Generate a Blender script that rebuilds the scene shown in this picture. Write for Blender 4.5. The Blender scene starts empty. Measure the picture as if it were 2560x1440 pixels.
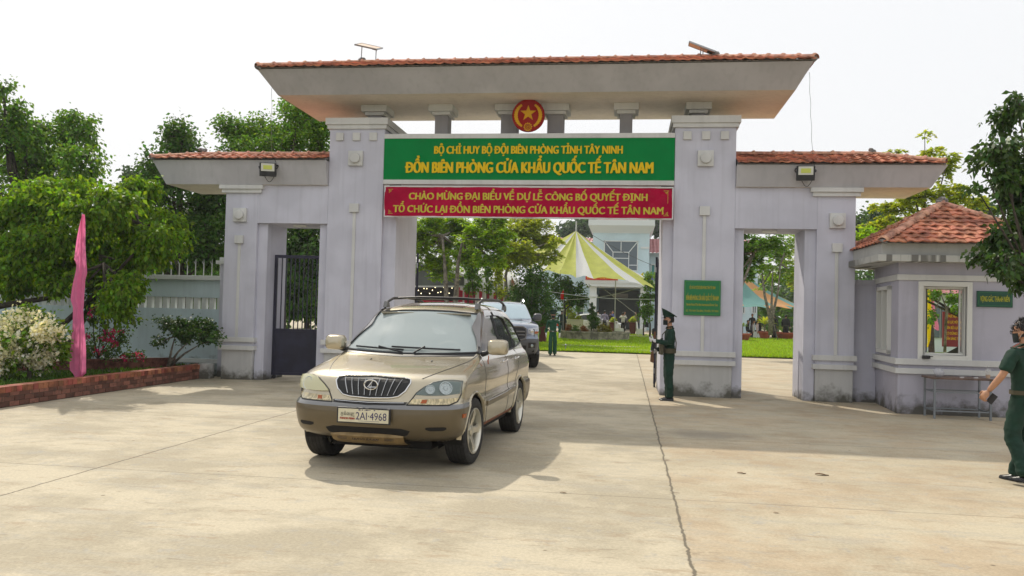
import bpy, bmesh, math, random
import numpy as np
from mathutils import Vector, Matrix
from mathutils.bvhtree import BVHTree

scene = bpy.context.scene
COL = scene.collection
rng = np.random.default_rng(7)
random.seed(7)
R = math.radians
PI = math.pi

# ---------------------------------------------------------------- camera
CF, CPITCH, CROLL, CYAW = 2100.0, .0294, -.0254, .1365
CAM = np.array([2.2334, -17.9547, 1.66])
def _rot(pitch, roll, yaw):
    cz, sz = math.cos(yaw), math.sin(yaw)
    c, s = math.cos(pitch), math.sin(pitch)
    c2, s2 = math.cos(roll), math.sin(roll)
    return (np.array([[cz, -sz, 0], [sz, cz, 0], [0, 0, 1]]) @
            np.array([[1, 0, 0], [0, c, -s], [0, s, c]]) @
            np.array([[c2, 0, s2], [0, 1, 0], [-s2, 0, c2]]))
CM = _rot(CPITCH, CROLL, CYAW)
cd = bpy.data.cameras.new('camera'); cam = bpy.data.objects.new('camera', cd); COL.objects.link(cam)
cd.sensor_width = 36; cd.lens = CF / 2560 * 36; cd.clip_start = .1; cd.clip_end = 3000
_m = Matrix.Identity(4)
for i in range(3):
    _m[i][0] = CM[i, 0]; _m[i][1] = CM[i, 2]; _m[i][2] = -CM[i, 1]; _m[i][3] = CAM[i]
cam.matrix_world = _m
scene.camera = cam

def ray(px, py):
    return CM @ np.array([(px - 1280) / CF, 1, -(py - 720) / CF])
def at(px, py, Y):
    """point of the photograph (full-size pixels) at world distance Y"""
    d = ray(px, py); t = (Y - CAM[1]) / d[1]
    return Vector((CAM + d * t).tolist())
def atz(px, py, Z=0.0):
    d = ray(px, py); t = (Z - CAM[2]) / d[2]
    return Vector((CAM + d * t).tolist())

# ---------------------------------------------------------------- light
SUND = Vector((-.55, .87, 1.0)).normalized()      # towards the sun
SUN_EL = math.asin(SUND.z); SUN_AZ = math.atan2(SUND.x, SUND.y)
world = bpy.data.worlds.new('World'); scene.world = world; world.use_nodes = True
wn = world.node_tree; wn.nodes.clear()
sky = wn.nodes.new('ShaderNodeTexSky'); sky.sky_type = 'NISHITA'; sky.sun_disc = False
sky.sun_elevation = SUN_EL; sky.sun_rotation = SUN_AZ
sky.air_density = 1.0; sky.dust_density = 6.0; sky.ozone_density = 1.0; sky.altitude = 20
sc_ = wn.nodes.new('ShaderNodeVectorMath'); sc_.operation = 'SCALE'; sc_.inputs['Scale'].default_value = 0.085
mixw = wn.nodes.new('ShaderNodeMixRGB'); mixw.inputs['Fac'].default_value = .92
mixw.inputs['Color2'].default_value = (.985, .995, 1.01, 1)      # the milky haze of the sky
bgw = wn.nodes.new('ShaderNodeBackground'); bgw.inputs['Strength'].default_value = .975
ow = wn.nodes.new('ShaderNodeOutputWorld')
wn.links.new(sky.outputs[0], sc_.inputs[0]); wn.links.new(sc_.outputs[0], mixw.inputs['Color1'])
wn.links.new(mixw.outputs[0], bgw.inputs['Color']); wn.links.new(bgw.outputs[0], ow.inputs['Surface'])
sl = bpy.data.lights.new('sun', 'SUN'); sl.energy = 3.2; sl.angle = R(.9); sl.color = (1.0, .92, .78)
so = bpy.data.objects.new('sun', sl); COL.objects.link(so)
so.rotation_euler = SUND.to_track_quat('Z', 'Y').to_euler()
scene.view_settings.view_transform = 'Standard'; scene.view_settings.look = 'None'
scene.view_settings.exposure = 0.06; scene.view_settings.gamma = 1
scene.cycles.max_bounces = 7; scene.cycles.diffuse_bounces = 4; scene.cycles.transparent_max_bounces = 8

# ---------------------------------------------------------------- materials
MATS = {}
def mat(name, col, rough=.8, metal=0., var=.0, vscale=6., bump=0., bscale=40., spec=.5, col2=None, transl=0., coat=0., island=0., trans=0., ior=1.45, alpha=1., emit=None, detail=4, stretch=None):
    if name in MATS: return MATS[name]
    m = bpy.data.materials.new(name); MATS[name] = m; m.use_nodes = True
    nt = m.node_tree; b = nt.nodes['Principled BSDF']
    L = nt.links.new
    c4 = (*col, 1)
    b.inputs['Base Color'].default_value = c4
    b.inputs['Roughness'].default_value = rough; b.inputs['Metallic'].default_value = metal
    b.inputs['Specular IOR Level'].default_value = spec
    b.inputs['IOR'].default_value = ior
    if coat: b.inputs['Coat Weight'].default_value = coat; b.inputs['Coat Roughness'].default_value = .05
    if trans: b.inputs['Transmission Weight'].default_value = trans
    if emit: b.inputs['Emission Color'].default_value = (*emit[0], 1); b.inputs['Emission Strength'].default_value = emit[1]
    if alpha < 1: b.inputs['Alpha'].default_value = alpha
    tc = nt.nodes.new('ShaderNodeTexCoord')
    src = tc.outputs['Object']
    if stretch:
        mp = nt.nodes.new('ShaderNodeMapping'); mp.inputs['Scale'].default_value = stretch; L(src, mp.inputs[0]); src = mp.outputs[0]
    cs = None
    if var or col2:
        n = nt.nodes.new('ShaderNodeTexNoise'); n.inputs['Scale'].default_value = vscale; n.inputs['Detail'].default_value = detail
        n.inputs['Roughness'].default_value = .6
        L(src, n.inputs['Vector'])
        r = nt.nodes.new('ShaderNodeValToRGB')
        r.color_ramp.elements[0].position = .40; r.color_ramp.elements[1].position = .60
        a = tuple(max(0, x * (1 - var)) for x in col) if var else col
        d = col2 if col2 else tuple(min(1, x * (1 + var)) for x in col)
        r.color_ramp.elements[0].color = (*a, 1); r.color_ramp.elements[1].color = (*d, 1)
        L(n.outputs[0], r.inputs[0]); L(r.outputs[0], b.inputs['Base Color']); cs = r.outputs[0]
    if island:
        g = nt.nodes.new('ShaderNodeNewGeometry')
        hs = nt.nodes.new('ShaderNodeHueSaturation')
        mr = nt.nodes.new('ShaderNodeMapRange'); mr.inputs[3].default_value = 1 - island; mr.inputs[4].default_value = 1 + island
        L(g.outputs['Random Per Island'], mr.inputs[0]); L(mr.outputs[0], hs.inputs['Value'])
        mr2 = nt.nodes.new('ShaderNodeMapRange'); mr2.inputs[3].default_value = .5 - island * .06; mr2.inputs[4].default_value = .5 + island * .05
        mth = nt.nodes.new('ShaderNodeMath'); mth.operation = 'FRACT'
        mm = nt.nodes.new('ShaderNodeMath'); mm.operation = 'MULTIPLY'; mm.inputs[1].default_value = 7.31
        L(g.outputs['Random Per Island'], mm.inputs[0]); L(mm.outputs[0], mth.inputs[0]); L(mth.outputs[0], mr2.inputs[0]); L(mr2.outputs[0], hs.inputs['Hue'])
        hs.inputs['Color'].default_value = c4
        if cs: L(cs, hs.inputs['Color'])
        L(hs.outputs[0], b.inputs['Base Color']); cs = hs.outputs[0]
    if bump:
        n2 = nt.nodes.new('ShaderNodeTexNoise'); n2.inputs['Scale'].default_value = bscale; n2.inputs['Detail'].default_value = 5
        L(src, n2.inputs['Vector'])
        bp = nt.nodes.new('ShaderNodeBump'); bp.inputs['Strength'].default_value = bump; bp.inputs['Distance'].default_value = .02
        L(n2.outputs[0], bp.inputs['Height']); L(bp.outputs[0], b.inputs['Normal'])
    if transl:
        t = nt.nodes.new('ShaderNodeBsdfTranslucent'); mx = nt.nodes.new('ShaderNodeMixShader'); mx.inputs[0].default_value = transl
        if cs:
            tw = nt.nodes.new('ShaderNodeMixRGB'); tw.blend_type = 'MULTIPLY'; tw.inputs[0].default_value = 1
            tw.inputs['Color2'].default_value = (1.35, 1.2, .55, 1) if island else (1, 1, 1, 1)
            L(cs, tw.inputs['Color1']); L(tw.outputs[0], t.inputs['Color'])
        else: t.inputs['Color'].default_value = c4
        out = [q for q in nt.nodes if q.type == 'OUTPUT_MATERIAL'][0]
        L(b.outputs[0], mx.inputs[1]); L(t.outputs[0], mx.inputs[2]); L(mx.outputs[0], out.inputs['Surface'])
    return m

# ---------------------------------------------------------------- mesh builder
ORG = {}
def link(o, parent=None):
    COL.objects.link(o)
    if parent is not None: o.parent = parent
    return o
def tag(o, label=None, cat=None, group=None, kind=None):
    if label: o['label'] = label
    if cat: o['category'] = cat
    if group: o['group'] = group
    if kind: o['kind'] = kind
    return o
def thing(name, label, cat, loc=(0, 0, 0), group=None, local=False):
    """Empty at the base of a thing; parts built under it are given in world coordinates unless local"""
    o = bpy.data.objects.new(name, None); o.empty_display_size = .2; link(o)
    tag(o, label, cat, group)
    o.location = loc
    ORG[o.name] = Vector((0, 0, 0)) if local else Vector(loc)
    return o
def org(o): return ORG.get(o.name, Vector((0, 0, 0)))

class MB:
    def __init__(s): s.v = []; s.f = []; s.m = []; s.ms = []
    def mi(s, m):
        if m is None: return 0
        if m not in s.ms: s.ms.append(m)
        return s.ms.index(m)
    def add(s, vs, fs, m=None):
        o = len(s.v); s.v += [tuple(p) for p in vs]; s.f += [tuple(i + o for i in f) for f in fs]
        s.m += [s.mi(m)] * len(fs); return s
    def box(s, x0, x1, y0, y1, z0, z1, m=None):
        v = [(x0, y0, z0), (x1, y0, z0), (x1, y1, z0), (x0, y1, z0), (x0, y0, z1), (x1, y0, z1), (x1, y1, z1), (x0, y1, z1)]
        return s.add(v, [(0, 3, 2, 1), (4, 5, 6, 7), (0, 1, 5, 4), (1, 2, 6, 5), (2, 3, 7, 6), (3, 0, 4, 7)], m)
    def cbox(s, c, sx, sy, sz, rz=0, m=None, M=None):
        MM = M or Matrix.Rotation(rz, 3, 'Z')
        v = []
        for dz in (-.5, .5):
            for dx, dy in ((-.5, -.5), (.5, -.5), (.5, .5), (-.5, .5)):
                v.append(Vector(c) + MM @ Vector((dx * sx, dy * sy, dz * sz)))
        return s.add(v, [(0, 3, 2, 1), (4, 5, 6, 7), (0, 1, 5, 4), (1, 2, 6, 5), (2, 3, 7, 6), (3, 0, 4, 7)], m)
    def frustum(s, b, t, m=None):
        """b, t: (x0,x1,y0,y1,z)"""
        v = [(b[0], b[2], b[4]), (b[1], b[2], b[4]), (b[1], b[3], b[4]), (b[0], b[3], b[4]), (t[0], t[2], t[4]), (t[1], t[2], t[4]), (t[1], t[3], t[4]), (t[0], t[3], t[4])]
        return s.add(v, [(0, 3, 2, 1), (4, 5, 6, 7), (0, 1, 5, 4), (1, 2, 6, 5), (2, 3, 7, 6), (3, 0, 4, 7)], m)
    def tube(s, pts, rad, n=8, m=None, caps=True, flat=1.0):
        pts = [Vector(p) for p in pts]
        if not hasattr(rad, '__len__'): rad = [rad] * len(pts)
        vs = []; up = None
        for i, p in enumerate(pts):
            d = (pts[min(i + 1, len(pts) - 1)] - pts[max(i - 1, 0)])
            if d.length < 1e-9: d = Vector((0, 0, 1))
            d.normalize()
            if up is None: up = Vector((0, 0, 1)) if abs(d.z) < .9 else Vector((1, 0, 0))
            a = d.cross(up)
            if a.length < 1e-6: a = d.cross(Vector((0, 1, 0)))
            a.normalize(); b = a.cross(d).normalized(); up = b
            for k in range(n):
                t = 2 * PI * k / n
                vs.append(p + a * math.cos(t) * rad[i] + b * math.sin(t) * rad[i] * flat)
        fs = []
        for i in range(len(pts) - 1):
            for k in range(n):
                a0 = i * n + k; a1 = i * n + (k + 1) % n
                fs.append((a0, a1, a1 + n, a0 + n))
        if caps:
            fs.append(tuple(range(n - 1, -1, -1))); fs.append(tuple((len(pts) - 1) * n + k for k in range(n)))
        return s.add(vs, fs, m)
    def lathe(s, prof, c=(0, 0, 0), n=24, M=None, m=None, caps=True):
        """prof: (r, z) pairs about the local Z axis"""
        vs = []; fs = []
        for r, z in prof:
            for k in range(n):
                t = 2 * PI * k / n; q = Vector((r * math.cos(t), r * math.sin(t), z))
                if M is not None: q = M @ q
                vs.append(q + Vector(c))
        for i in range(len(prof) - 1):
            for k in range(n):
                a0 = i * n + k; a1 = i * n + (k + 1) % n
                fs.append((a0, a1, a1 + n, a0 + n))
        if caps:
            fs.append(tuple(range(n - 1, -1, -1))); fs.append(tuple((len(prof) - 1) * n + k for k in range(n)))
        return s.add(vs, fs, m)
    def prism(s, poly, d, m=None, M=None, c=(0, 0, 0)):
        """poly in the local XZ plane, extruded by d along local +Y"""
        n = len(poly); MM = M or Matrix.Identity(3)
        v = [Vector(c) + MM @ Vector((x, 0, z)) for x, z in poly] + [Vector(c) + MM @ Vector((x, d, z)) for x, z in poly]
        f = [tuple(range(n)), tuple(range(2 * n - 1, n - 1, -1))] + [(i, i + n, (i + 1) % n + n, (i + 1) % n) for i in range(n)]
        return s.add(v, f, m)
    def grid(s, P, m=None, closeu=False):
        """P[i][j] points"""
        h = len(P); w = len(P[0]); vs = [p for r in P for p in r]; fs = []
        for i in range(h - 1):
            for j in range(w - (0 if closeu else 1)):
                fs.append((i * w + j, i * w + (j + 1) % w, (i + 1) * w + (j + 1) % w, (i + 1) * w + j))
        return s.add(vs, fs, m)
    def ell(s, c, rx, ry, rz, n=12, m=None, M=None):
        vs = []; fs = []; h = n // 2 + 2
        for i in range(h):
            ph = -PI / 2 + PI * i / (h - 1)
            for k in range(n):
                t = 2 * PI * k / n; q = Vector((rx * math.cos(ph) * math.cos(t), ry * math.cos(ph) * math.sin(t), rz * math.sin(ph)))
                if M is not None: q = M @ q
                vs.append(q + Vector(c))
        for i in range(h - 1):
            for k in range(n):
                fs.append((i * n + k, i * n + (k + 1) % n, (i + 1) * n + (k + 1) % n, (i + 1) * n + k))
        return s.add(vs, fs, m)
    def build(s, name, m=None, parent=None, smooth=False, bevel=0, loc=None, local=False, merge=True):
        me = bpy.data.meshes.new(name)
        o_ = org(parent) if parent is not None else (Vector(loc) if loc is not None else Vector((0, 0, 0)))
        if local: o_ = Vector((0, 0, 0))
        vs = [(p[0] - o_.x, p[1] - o_.y, p[2] - o_.z) for p in s.v]
        me.from_pydata(vs, [], s.f)
        for q in (s.ms or [m]): me.materials.append(q)
        me.polygons.foreach_set('material_index', s.m)
        if merge or bevel:
            bm = bmesh.new(); bm.from_mesh(me)
            bmesh.ops.remove_doubles(bm, verts=bm.verts, dist=1e-5)
            bmesh.ops.recalc_face_normals(bm, faces=bm.faces)
            if bevel:
                es = [e for e in bm.edges if len(e.link_faces) == 2 and e.calc_face_angle(0) > .5]
                bmesh.ops.bevel(bm, geom=es, offset=bevel, segments=2, affect='EDGES', profile=.6)
            bm.to_mesh(me); bm.free()
        if smooth:
            me.polygons.foreach_set('use_smooth', [True] * len(me.polygons))
            if smooth != 'all': me.set_sharp_from_angle(angle=R(40))
        ob = bpy.data.objects.new(name, me)
        link(ob, parent)
        if parent is None and loc is not None: ob.location = loc
        if parent is not None: ORG[ob.name] = org(parent)
        return ob
def npmesh(name, V, F, m, parent=None, k=4, smooth=False, mi=None, loc=None):
    """fast mesh out of numpy arrays; F is (n,k)"""
    o_ = org(parent) if parent is not None else Vector(loc or (0, 0, 0))
    V = np.asarray(V, np.float32) - np.array(o_, np.float32)
    me = bpy.data.meshes.new(name)
    me.vertices.add(len(V)); me.vertices.foreach_set('co', V.ravel())
    nf = len(F); me.loops.add(nf * k); me.loops.foreach_set('vertex_index', np.asarray(F, np.int32).ravel())
    me.polygons.add(nf); me.polygons.foreach_set('loop_start', np.arange(0, nf * k, k, dtype=np.int32))
    for q in (m if isinstance(m, (list, tuple)) else [m]): me.materials.append(q)
    if mi is not None: me.polygons.foreach_set('material_index', np.asarray(mi, np.int32))
    if smooth: me.polygons.foreach_set('use_smooth', np.ones(nf, bool))
    me.update(calc_edges=True)
    ob = bpy.data.objects.new(name, me); link(ob, parent)
    if parent is None and loc: ob.location = loc
    if parent is not None: ORG[ob.name] = org(parent)
    return ob

def copy_tree(o, parent=None):
    c = o.copy(); COL.objects.link(c); c.parent = parent
    ORG[c.name] = org(o)
    for ch in list(o.children): copy_tree(ch, c)
    return c

def _text_raw(s):
    cu = bpy.data.curves.new('lettering', 'FONT'); cu.body = s; cu.size = 1; cu.resolution_u = 3
    ob = bpy.data.objects.new('lettering', cu); COL.objects.link(ob)
    me = bpy.data.meshes.new_from_object(ob.evaluated_get(bpy.context.evaluated_depsgraph_get()))
    vs = np.array([v.co[:] for v in me.vertices]); fs = [tuple(p.vertices) for p in me.polygons]
    bpy.data.objects.remove(ob); bpy.data.curves.remove(cu); bpy.data.meshes.remove(me)
    return vs, fs
_DW = []
def text_poly(s, cap_w, cap_h, ext=.0):
    """evaluated text as (verts, faces) scaled into width cap_w, capital height cap_h, centred on x, baseline z=0; front faces -Y"""
    src = s; s = s.replace('Đ', 'D'); cu = bpy.data.curves.new('lettering', 'FONT'); cu.body = s; cu.size = 1; cu.extrude = 0
    cu.resolution_u = 3
    ob = bpy.data.objects.new('lettering', cu); COL.objects.link(ob)
    dg = bpy.context.evaluated_depsgraph_get()
    me = bpy.data.meshes.new_from_object(ob.evaluated_get(dg))
    vs = np.array([v.co[:] for v in me.vertices]); fs = [tuple(p.vertices) for p in me.polygons]
    bpy.data.objects.remove(ob); bpy.data.curves.remove(cu); bpy.data.meshes.remove(me)
    if 'Đ' in src:       # the barred D: a plain D with its bar laid across the stem
        if not _DW: dv = _text_raw('D')[0]; _DW.append(float(dv[:, 0].max() - dv[:, 0].min()))
        for i, ch in enumerate(src):
            if ch != 'Đ': continue
            xr = float(_text_raw(s[:i] + 'D')[0][:, 0].max()); xl = xr - _DW[0]; n0 = len(vs)
            vs = np.vstack([vs, [(xl - .085, .325, 0), (xl + _DW[0] * .52, .325, 0), (xl + _DW[0] * .52, .425, 0), (xl - .085, .425, 0)]]); fs.append((n0, n0 + 1, n0 + 2, n0 + 3))
    x0, x1 = vs[:, 0].min(), vs[:, 0].max()
    sx = cap_w / (x1 - x0); sz = cap_h / .727
    # contours that cross (the bar of a barred D) come as loose pieces on one plane: give each its own depth
    par = list(range(len(vs)))
    def find(a):
        while par[a] != a: par[a] = par[par[a]]; a = par[a]
        return a
    for f in fs:
        for q in f[1:]: par[find(q)] = find(f[0])
    ids = {}; lay = [ids.setdefault(find(i), len(ids)) % 2 for i in range(len(vs))]
    return [((v[0] - (x0 + x1) / 2) * sx, v[1] * sz, l * .00045) for v, l in zip(vs, lay)], fs
def text_mb(mb, s, c, w, h, m, bold=.02, ext=.01, M=None):
    """letters of depth ext standing proud of a face; c = centre of baseline, front to local -Y"""
    vs, fs = text_poly(s, w, h)
    if bold > .001:      # heavier strokes: the same letter repeated a hair's breadth aside, each copy a little further back
        for k_, q_ in enumerate((-1, -.5, 0, .5, 1)):
            text_mb(mb, s, Vector(c) + (M or Matrix.Identity(3)) @ Vector((q_ * bold * h * .9, .0011 * k_, (k_ - 2) * .5 * bold * h * .25)), w, h, m, 0, ext, M)
        return mb
    MM = M or Matrix.Identity(3); c = Vector(c)
    n = len(vs)
    V = [c + MM @ Vector((x, -ext - l, z)) for x, z, l in vs]
    if ext > .004:
        V += [c + MM @ Vector((x, 0, z)) for x, z, l in vs]
        cnt = {}
        for f in fs:
            for a, b in zip(f, f[1:] + f[:1]):
                cnt[(a, b)] = 1
        sides = [(a, b, b + n, a + n) for (a, b) in cnt if (b, a) not in cnt]
        mb.add(V, list(fs) + sides, m)
    else: mb.add(V, fs, m)
    return mb

# ---------------------------------------------------------------- common materials
M_PAINT = None
def wall_material(name, col, stain=True, zst=.42, streak=True):
    m = bpy.data.materials.new(name); MATS[name] = m; m.use_nodes = True
    nt = m.node_tree; b = nt.nodes['Principled BSDF']; L = nt.links.new; N = nt.nodes.new
    b.inputs['Roughness'].default_value = .85; b.inputs['Specular IOR Level'].default_value = .25
    geo = N('ShaderNodeNewGeometry'); sep = N('ShaderNodeSeparateXYZ'); L(geo.outputs['Position'], sep.inputs[0])
    n1 = N('ShaderNodeTexNoise'); n1.inputs['Scale'].default_value = 1.3; n1.inputs['Detail'].default_value = 6; L(geo.outputs['Position'], n1.inputs[0])
    r1 = N('ShaderNodeValToRGB'); r1.color_ramp.elements[0].position = .42; r1.color_ramp.elements[1].position = .58
    r1.color_ramp.elements[0].color = (*[c * .95 for c in col], 1); r1.color_ramp.elements[1].color = (*[min(1, c * 1.05) for c in col], 1)
    L(n1.outputs[0], r1.inputs[0]); cur = r1.outputs[0]
    if streak:   # faint run-off streaks
        mp = N('ShaderNodeMapping'); mp.inputs['Scale'].default_value = (9, 9, .5); L(geo.outputs['Position'], mp.inputs[0])
        n3 = N('ShaderNodeTexNoise'); n3.inputs['Scale'].default_value = 1.0; n3.inputs['Detail'].default_value = 4; L(mp.outputs[0], n3.inputs[0])
        r3 = N('ShaderNodeMapRange'); r3.inputs[1].default_value = .52; r3.inputs[2].default_value = .64; r3.inputs[3].default_value = 0; r3.inputs[4].default_value = .15
        L(n3.outputs[0], r3.inputs[0])
        mx = N('ShaderNodeMixRGB'); mx.inputs['Color2'].default_value = (*[c * .6 for c in col], 1)
        L(r3.outputs[0], mx.inputs[0]); L(cur, mx.inputs['Color1']); cur = mx.outputs[0]
    if stain:    # mould creeping up from the ground, an irregular growth
        n2 = N('ShaderNodeTexNoise'); n2.inputs['Scale'].default_value = 2.6; n2.inputs['Detail'].default_value = 9; n2.inputs['Roughness'].default_value = .68
        L(geo.outputs['Position'], n2.inputs[0])
        mr = N('ShaderNodeMapRange'); mr.inputs[1].default_value = 0; mr.inputs[2].default_value = zst; mr.inputs[3].default_value = .26; mr.inputs[4].default_value = -.28
        L(sep.outputs[2], mr.inputs[0])
        ad = N('ShaderNodeMath'); L(mr.outputs[0], ad.inputs[0]); L(n2.outputs[0], ad.inputs[1])
        r2 = N('ShaderNodeMapRange'); r2.inputs[1].default_value = .50; r2.inputs[2].default_value = .74; r2.inputs[4].default_value = .9; L(ad.outputs[0], r2.inputs[0])
        mx = N('ShaderNodeMixRGB'); mx.inputs['Color2'].default_value = (.075, .07, .05, 1); L(r2.outputs[0], mx.inputs[0]); L(cur, mx.inputs['Color1']); cur = mx.outputs[0]
        # below the mould line the paint is a bare yellowish plaster
    L(cur, b.inputs['Base Color'])
    nb = N('ShaderNodeTexNoise'); nb.inputs['Scale'].default_value = 60; nb.inputs['Detail'].default_value = 3; L(geo.outputs['Position'], nb.inputs[0])
    bp = N('ShaderNodeBump'); bp.inputs['Strength'].default_value = .15; bp.inputs['Distance'].default_value = .01; L(nb.outputs[0], bp.inputs['Height']); L(bp.outputs[0], b.inputs['Normal'])
    return m
M_LAV = wall_material('lavender_paint', (.545, .545, .62))
M_LAVG = wall_material('fascia_shaded_lavender', (.455, .445, .46), stain=False)  # wall lavender greyed: the leaning face's weaker sky light is in the colour
M_SOFF = wall_material('soffit_warm_bounce', (.72, .65, .58), stain=False)  # off-white warmed: light bounced from the tiles is put into the colour
M_TRIM = wall_material('trim_paint', (.60, .60, .585), stain=False)
M_BASE = wall_material('pillar_base_paint', (.50, .50, .49), zst=.6)
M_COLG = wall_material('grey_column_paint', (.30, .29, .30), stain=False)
M_TILE = mat('terracotta_tile', (.44, .165, .095), .8, var=.42, vscale=3.2, bump=.3, bscale=30, island=.12)
M_RIDGE = mat('ridge_tile_clay', (.52, .27, .18), .8, var=.3, vscale=7, bump=.3, island=.15)
M_MORTAR = mat('grey_mortar', (.22, .21, .20), .95, var=.4, vscale=12, bump=.5)
M_BLACK = mat('black_plastic', (.02, .02, .022), .45)
M_STEEL = mat('grey_steel', (.35, .36, .37), .4, .8)
M_GLASS = mat('tinted_glass', (.05, .06, .065), .05, spec=.7)
# ================================================================ GROUND
def gz(y):  # courtyard rises very gently towards the main building
    t = min(1, max(0, (y - 20) / 28)); return .32 * t * t * (3 - 2 * t)
def sheet(name, x0, x1, y0, y1, z, m, ny=24, nx=1, zf=True):
    mb = MB(); P = []
    for j in range(ny + 1):
        y = y0 + (y1 - y0) * j / ny
        P.append([(x0 + (x1 - x0) * i / nx, y, z + (gz(y) if zf else 0)) for i in range(nx + 1)])
    mb.grid(P); return tag(mb.build(name, m), kind='structure')

def ground_material():
    m = bpy.data.materials.new('poured_concrete'); m.use_nodes = True
    nt = m.node_tree; b = nt.nodes['Principled BSDF']; L = nt.links.new; N = nt.nodes.new
    geo = N('ShaderNodeNewGeometry'); pos = geo.outputs['Position']; sep = N('ShaderNodeSeparateXYZ'); L(pos, sep.inputs[0])
    def noise(scale, detail=6, rough=.6, vec=None, stretch=None):
        v = vec or pos
        if stretch:
            mp = N('ShaderNodeMapping'); mp.inputs['Scale'].default_value = stretch; L(v, mp.inputs[0]); v = mp.outputs[0]
        n = N('ShaderNodeTexNoise'); n.inputs['Scale'].default_value = scale; n.inputs['Detail'].default_value = detail; n.inputs['Roughness'].default_value = rough
        L(v, n.inputs[0]); return n.outputs[0]
    def rng_(x, a, b_, c=0., d=1.):
        r = N('ShaderNodeMapRange'); r.inputs[1].default_value = a; r.inputs[2].default_value = b_; r.inputs[3].default_value = c; r.inputs[4].default_value = d
        L(x, r.inputs[0]); return r.outputs[0]
    def mix(f, a, c2, mode='MIX'):
        x = N('ShaderNodeMixRGB'); x.blend_type = mode
        if isinstance(f, float): x.inputs[0].default_value = f
        else: L(f, x.inputs[0])
        if isinstance(a, tuple): x.inputs[1].default_value = a
        else: L(a, x.inputs[1])
        if isinstance(c2, tuple): x.inputs[2].default_value = c2
        else: L(c2, x.inputs[2])
        return x.outputs[0]
    def math_(op, a, c=None):
        x = N('ShaderNodeMath'); x.operation = op
        for i, q in enumerate((a, c)):
            if q is None: continue
            if isinstance(q, (int, float)): x.inputs[i].default_value = q
            else: L(q, x.inputs[i])
        return x.outputs[0]
    base = mix(rng_(noise(.6, 9, .72), .43, .56), (.37, .32, .228, 1), (.50, .437, .318, 1))
    # the bay right of the long joint is rougher and more ochre
    right = rng_(math_('ADD', sep.outputs[0], 0), 2.66, 2.72)
    ochre = mix(rng_(noise(.9, 8, .75), .43, .58), (.485, .418, .295, 1), (.40, .28, .165, 1))
    base = mix(math_('MULTIPLY', right, .45), base, ochre)
    # grey scuffs, stretched along the trowel direction
    sc = rng_(noise(1.0, 9, .75, stretch=(.8, 3.0, 1)), .51, .60)
    base = mix(math_('MULTIPLY', sc, .50), base, (.37, .34, .275, 1))
    st = rng_(noise(.9, 9, .78, stretch=(1.6, 4.5, 1)), .555, .61)
    base = mix(math_('MULTIPLY', st, .60), base, (.34, .26, .17, 1))
    bl = rng_(noise(3.2, 7, .75), .575, .63)
    base = mix(math_('MULTIPLY', bl, .35), base, (.30, .30, .29, 1))
    fine = noise(38, 5, .7)
    base = mix(.5, base, mix(rng_(fine, .3, .7), (.34, .34, .34, 1), (.66, .66, .66, 1)), 'OVERLAY')
    dsh = rng_(noise(1.0, 4, .6, stretch=(4.0, 15.0, 1)), .64, .68)
    base = mix(math_('MULTIPLY', dsh, .40), base, (.20, .16, .11, 1))
    # pits and specks
    vo = N('ShaderNodeTexVoronoi'); vo.inputs['Scale'].default_value = 2.3; L(pos, vo.inputs['Vector'])
    sp = rng_(vo.outputs['Distance'], .03, .05, 1, 0)
    vn = N('ShaderNodeTexVoronoi'); vn.inputs['Scale'].default_value = 2.3; L(pos, vn.inputs['Vector'])
    ws = N('ShaderNodeSeparateColor'); L(vn.outputs['Color'], ws.inputs[0])
    spk = math_('MULTIPLY', sp, rng_(ws.outputs[0], .55, .6))
    base = mix(math_('MULTIPLY', spk, .75), base, (.12, .09, .05, 1))
    # oil-grey traffic wear beside the gate, a mark with its own outline
    dx = math_('DIVIDE', math_('SUBTRACT', sep.outputs[0], 3.35), .75); dy = math_('DIVIDE', math_('ADD', sep.outputs[1], 5.75), .55)
    rr = math_('SQRT', math_('ADD', math_('MULTIPLY', dx, dx), math_('MULTIPLY', dy, dy)))
    pz = rng_(math_('ADD', rr, math_('MULTIPLY', noise(2.5, 6, .7), 1.2)), .9, 1.7, 1, 0)
    base = mix(math_('MULTIPLY', pz, .5), base, (.16, .15, .135, 1))
    hl = None
    # joints
    wob = rng_(noise(3.2, 8, .8), 0, 1, -.10, .10); wob2 = rng_(noise(.5, 3, .6), 0, 1, -.05, .05)
    def joint(coord, pos_, w, k, wobn):
        d = math_('ABSOLUTE', math_('ADD', math_('SUBTRACT', coord, pos_), math_('MULTIPLY', wobn, k)))
        return rng_(d, w * .5, w, 1, 0)
    J = None
    L1 = [(sep.outputs[0], 2.70, .014, .5, wob, .85), (sep.outputs[0], -2.99, .014, .35, wob, .85),
          (sep.outputs[1], -10.12, .010, .6, wob2, .62), (sep.outputs[1], -6.20, .010, .6, wob2, .62),
          (sep.outputs[1], -14.1, .010, .6, wob2, .62), (sep.outputs[1], -2.2, .010, .6, wob2, .5), (sep.outputs[1], 2.6, .012, .5, wob2, .5),
          (sep.outputs[0], -8.6, .012, .5, wob2, .5), (sep.outputs[0], 8.4, .012, .5, wob2, .5), (sep.outputs[1], 7.6, .014, .5, wob2, .5), (sep.outputs[1], 13.0, .016, .5, wob2, .5)]
    for c_, p_, w_, k_, wn_, a_ in L1:
        j = math_('MULTIPLY', joint(c_, p_, w_, k_, wn_), a_)
        base = mix(j, base, (.10, .085, .06, 1)); J = j if J is None else math_('MAXIMUM', J, j)
    # crumbled, dirty shoulder of the long crack
    dcr = math_('ABSOLUTE', math_('ADD', math_('SUBTRACT', sep.outputs[0], 2.72), math_('MULTIPLY', wob, .6)))
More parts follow.
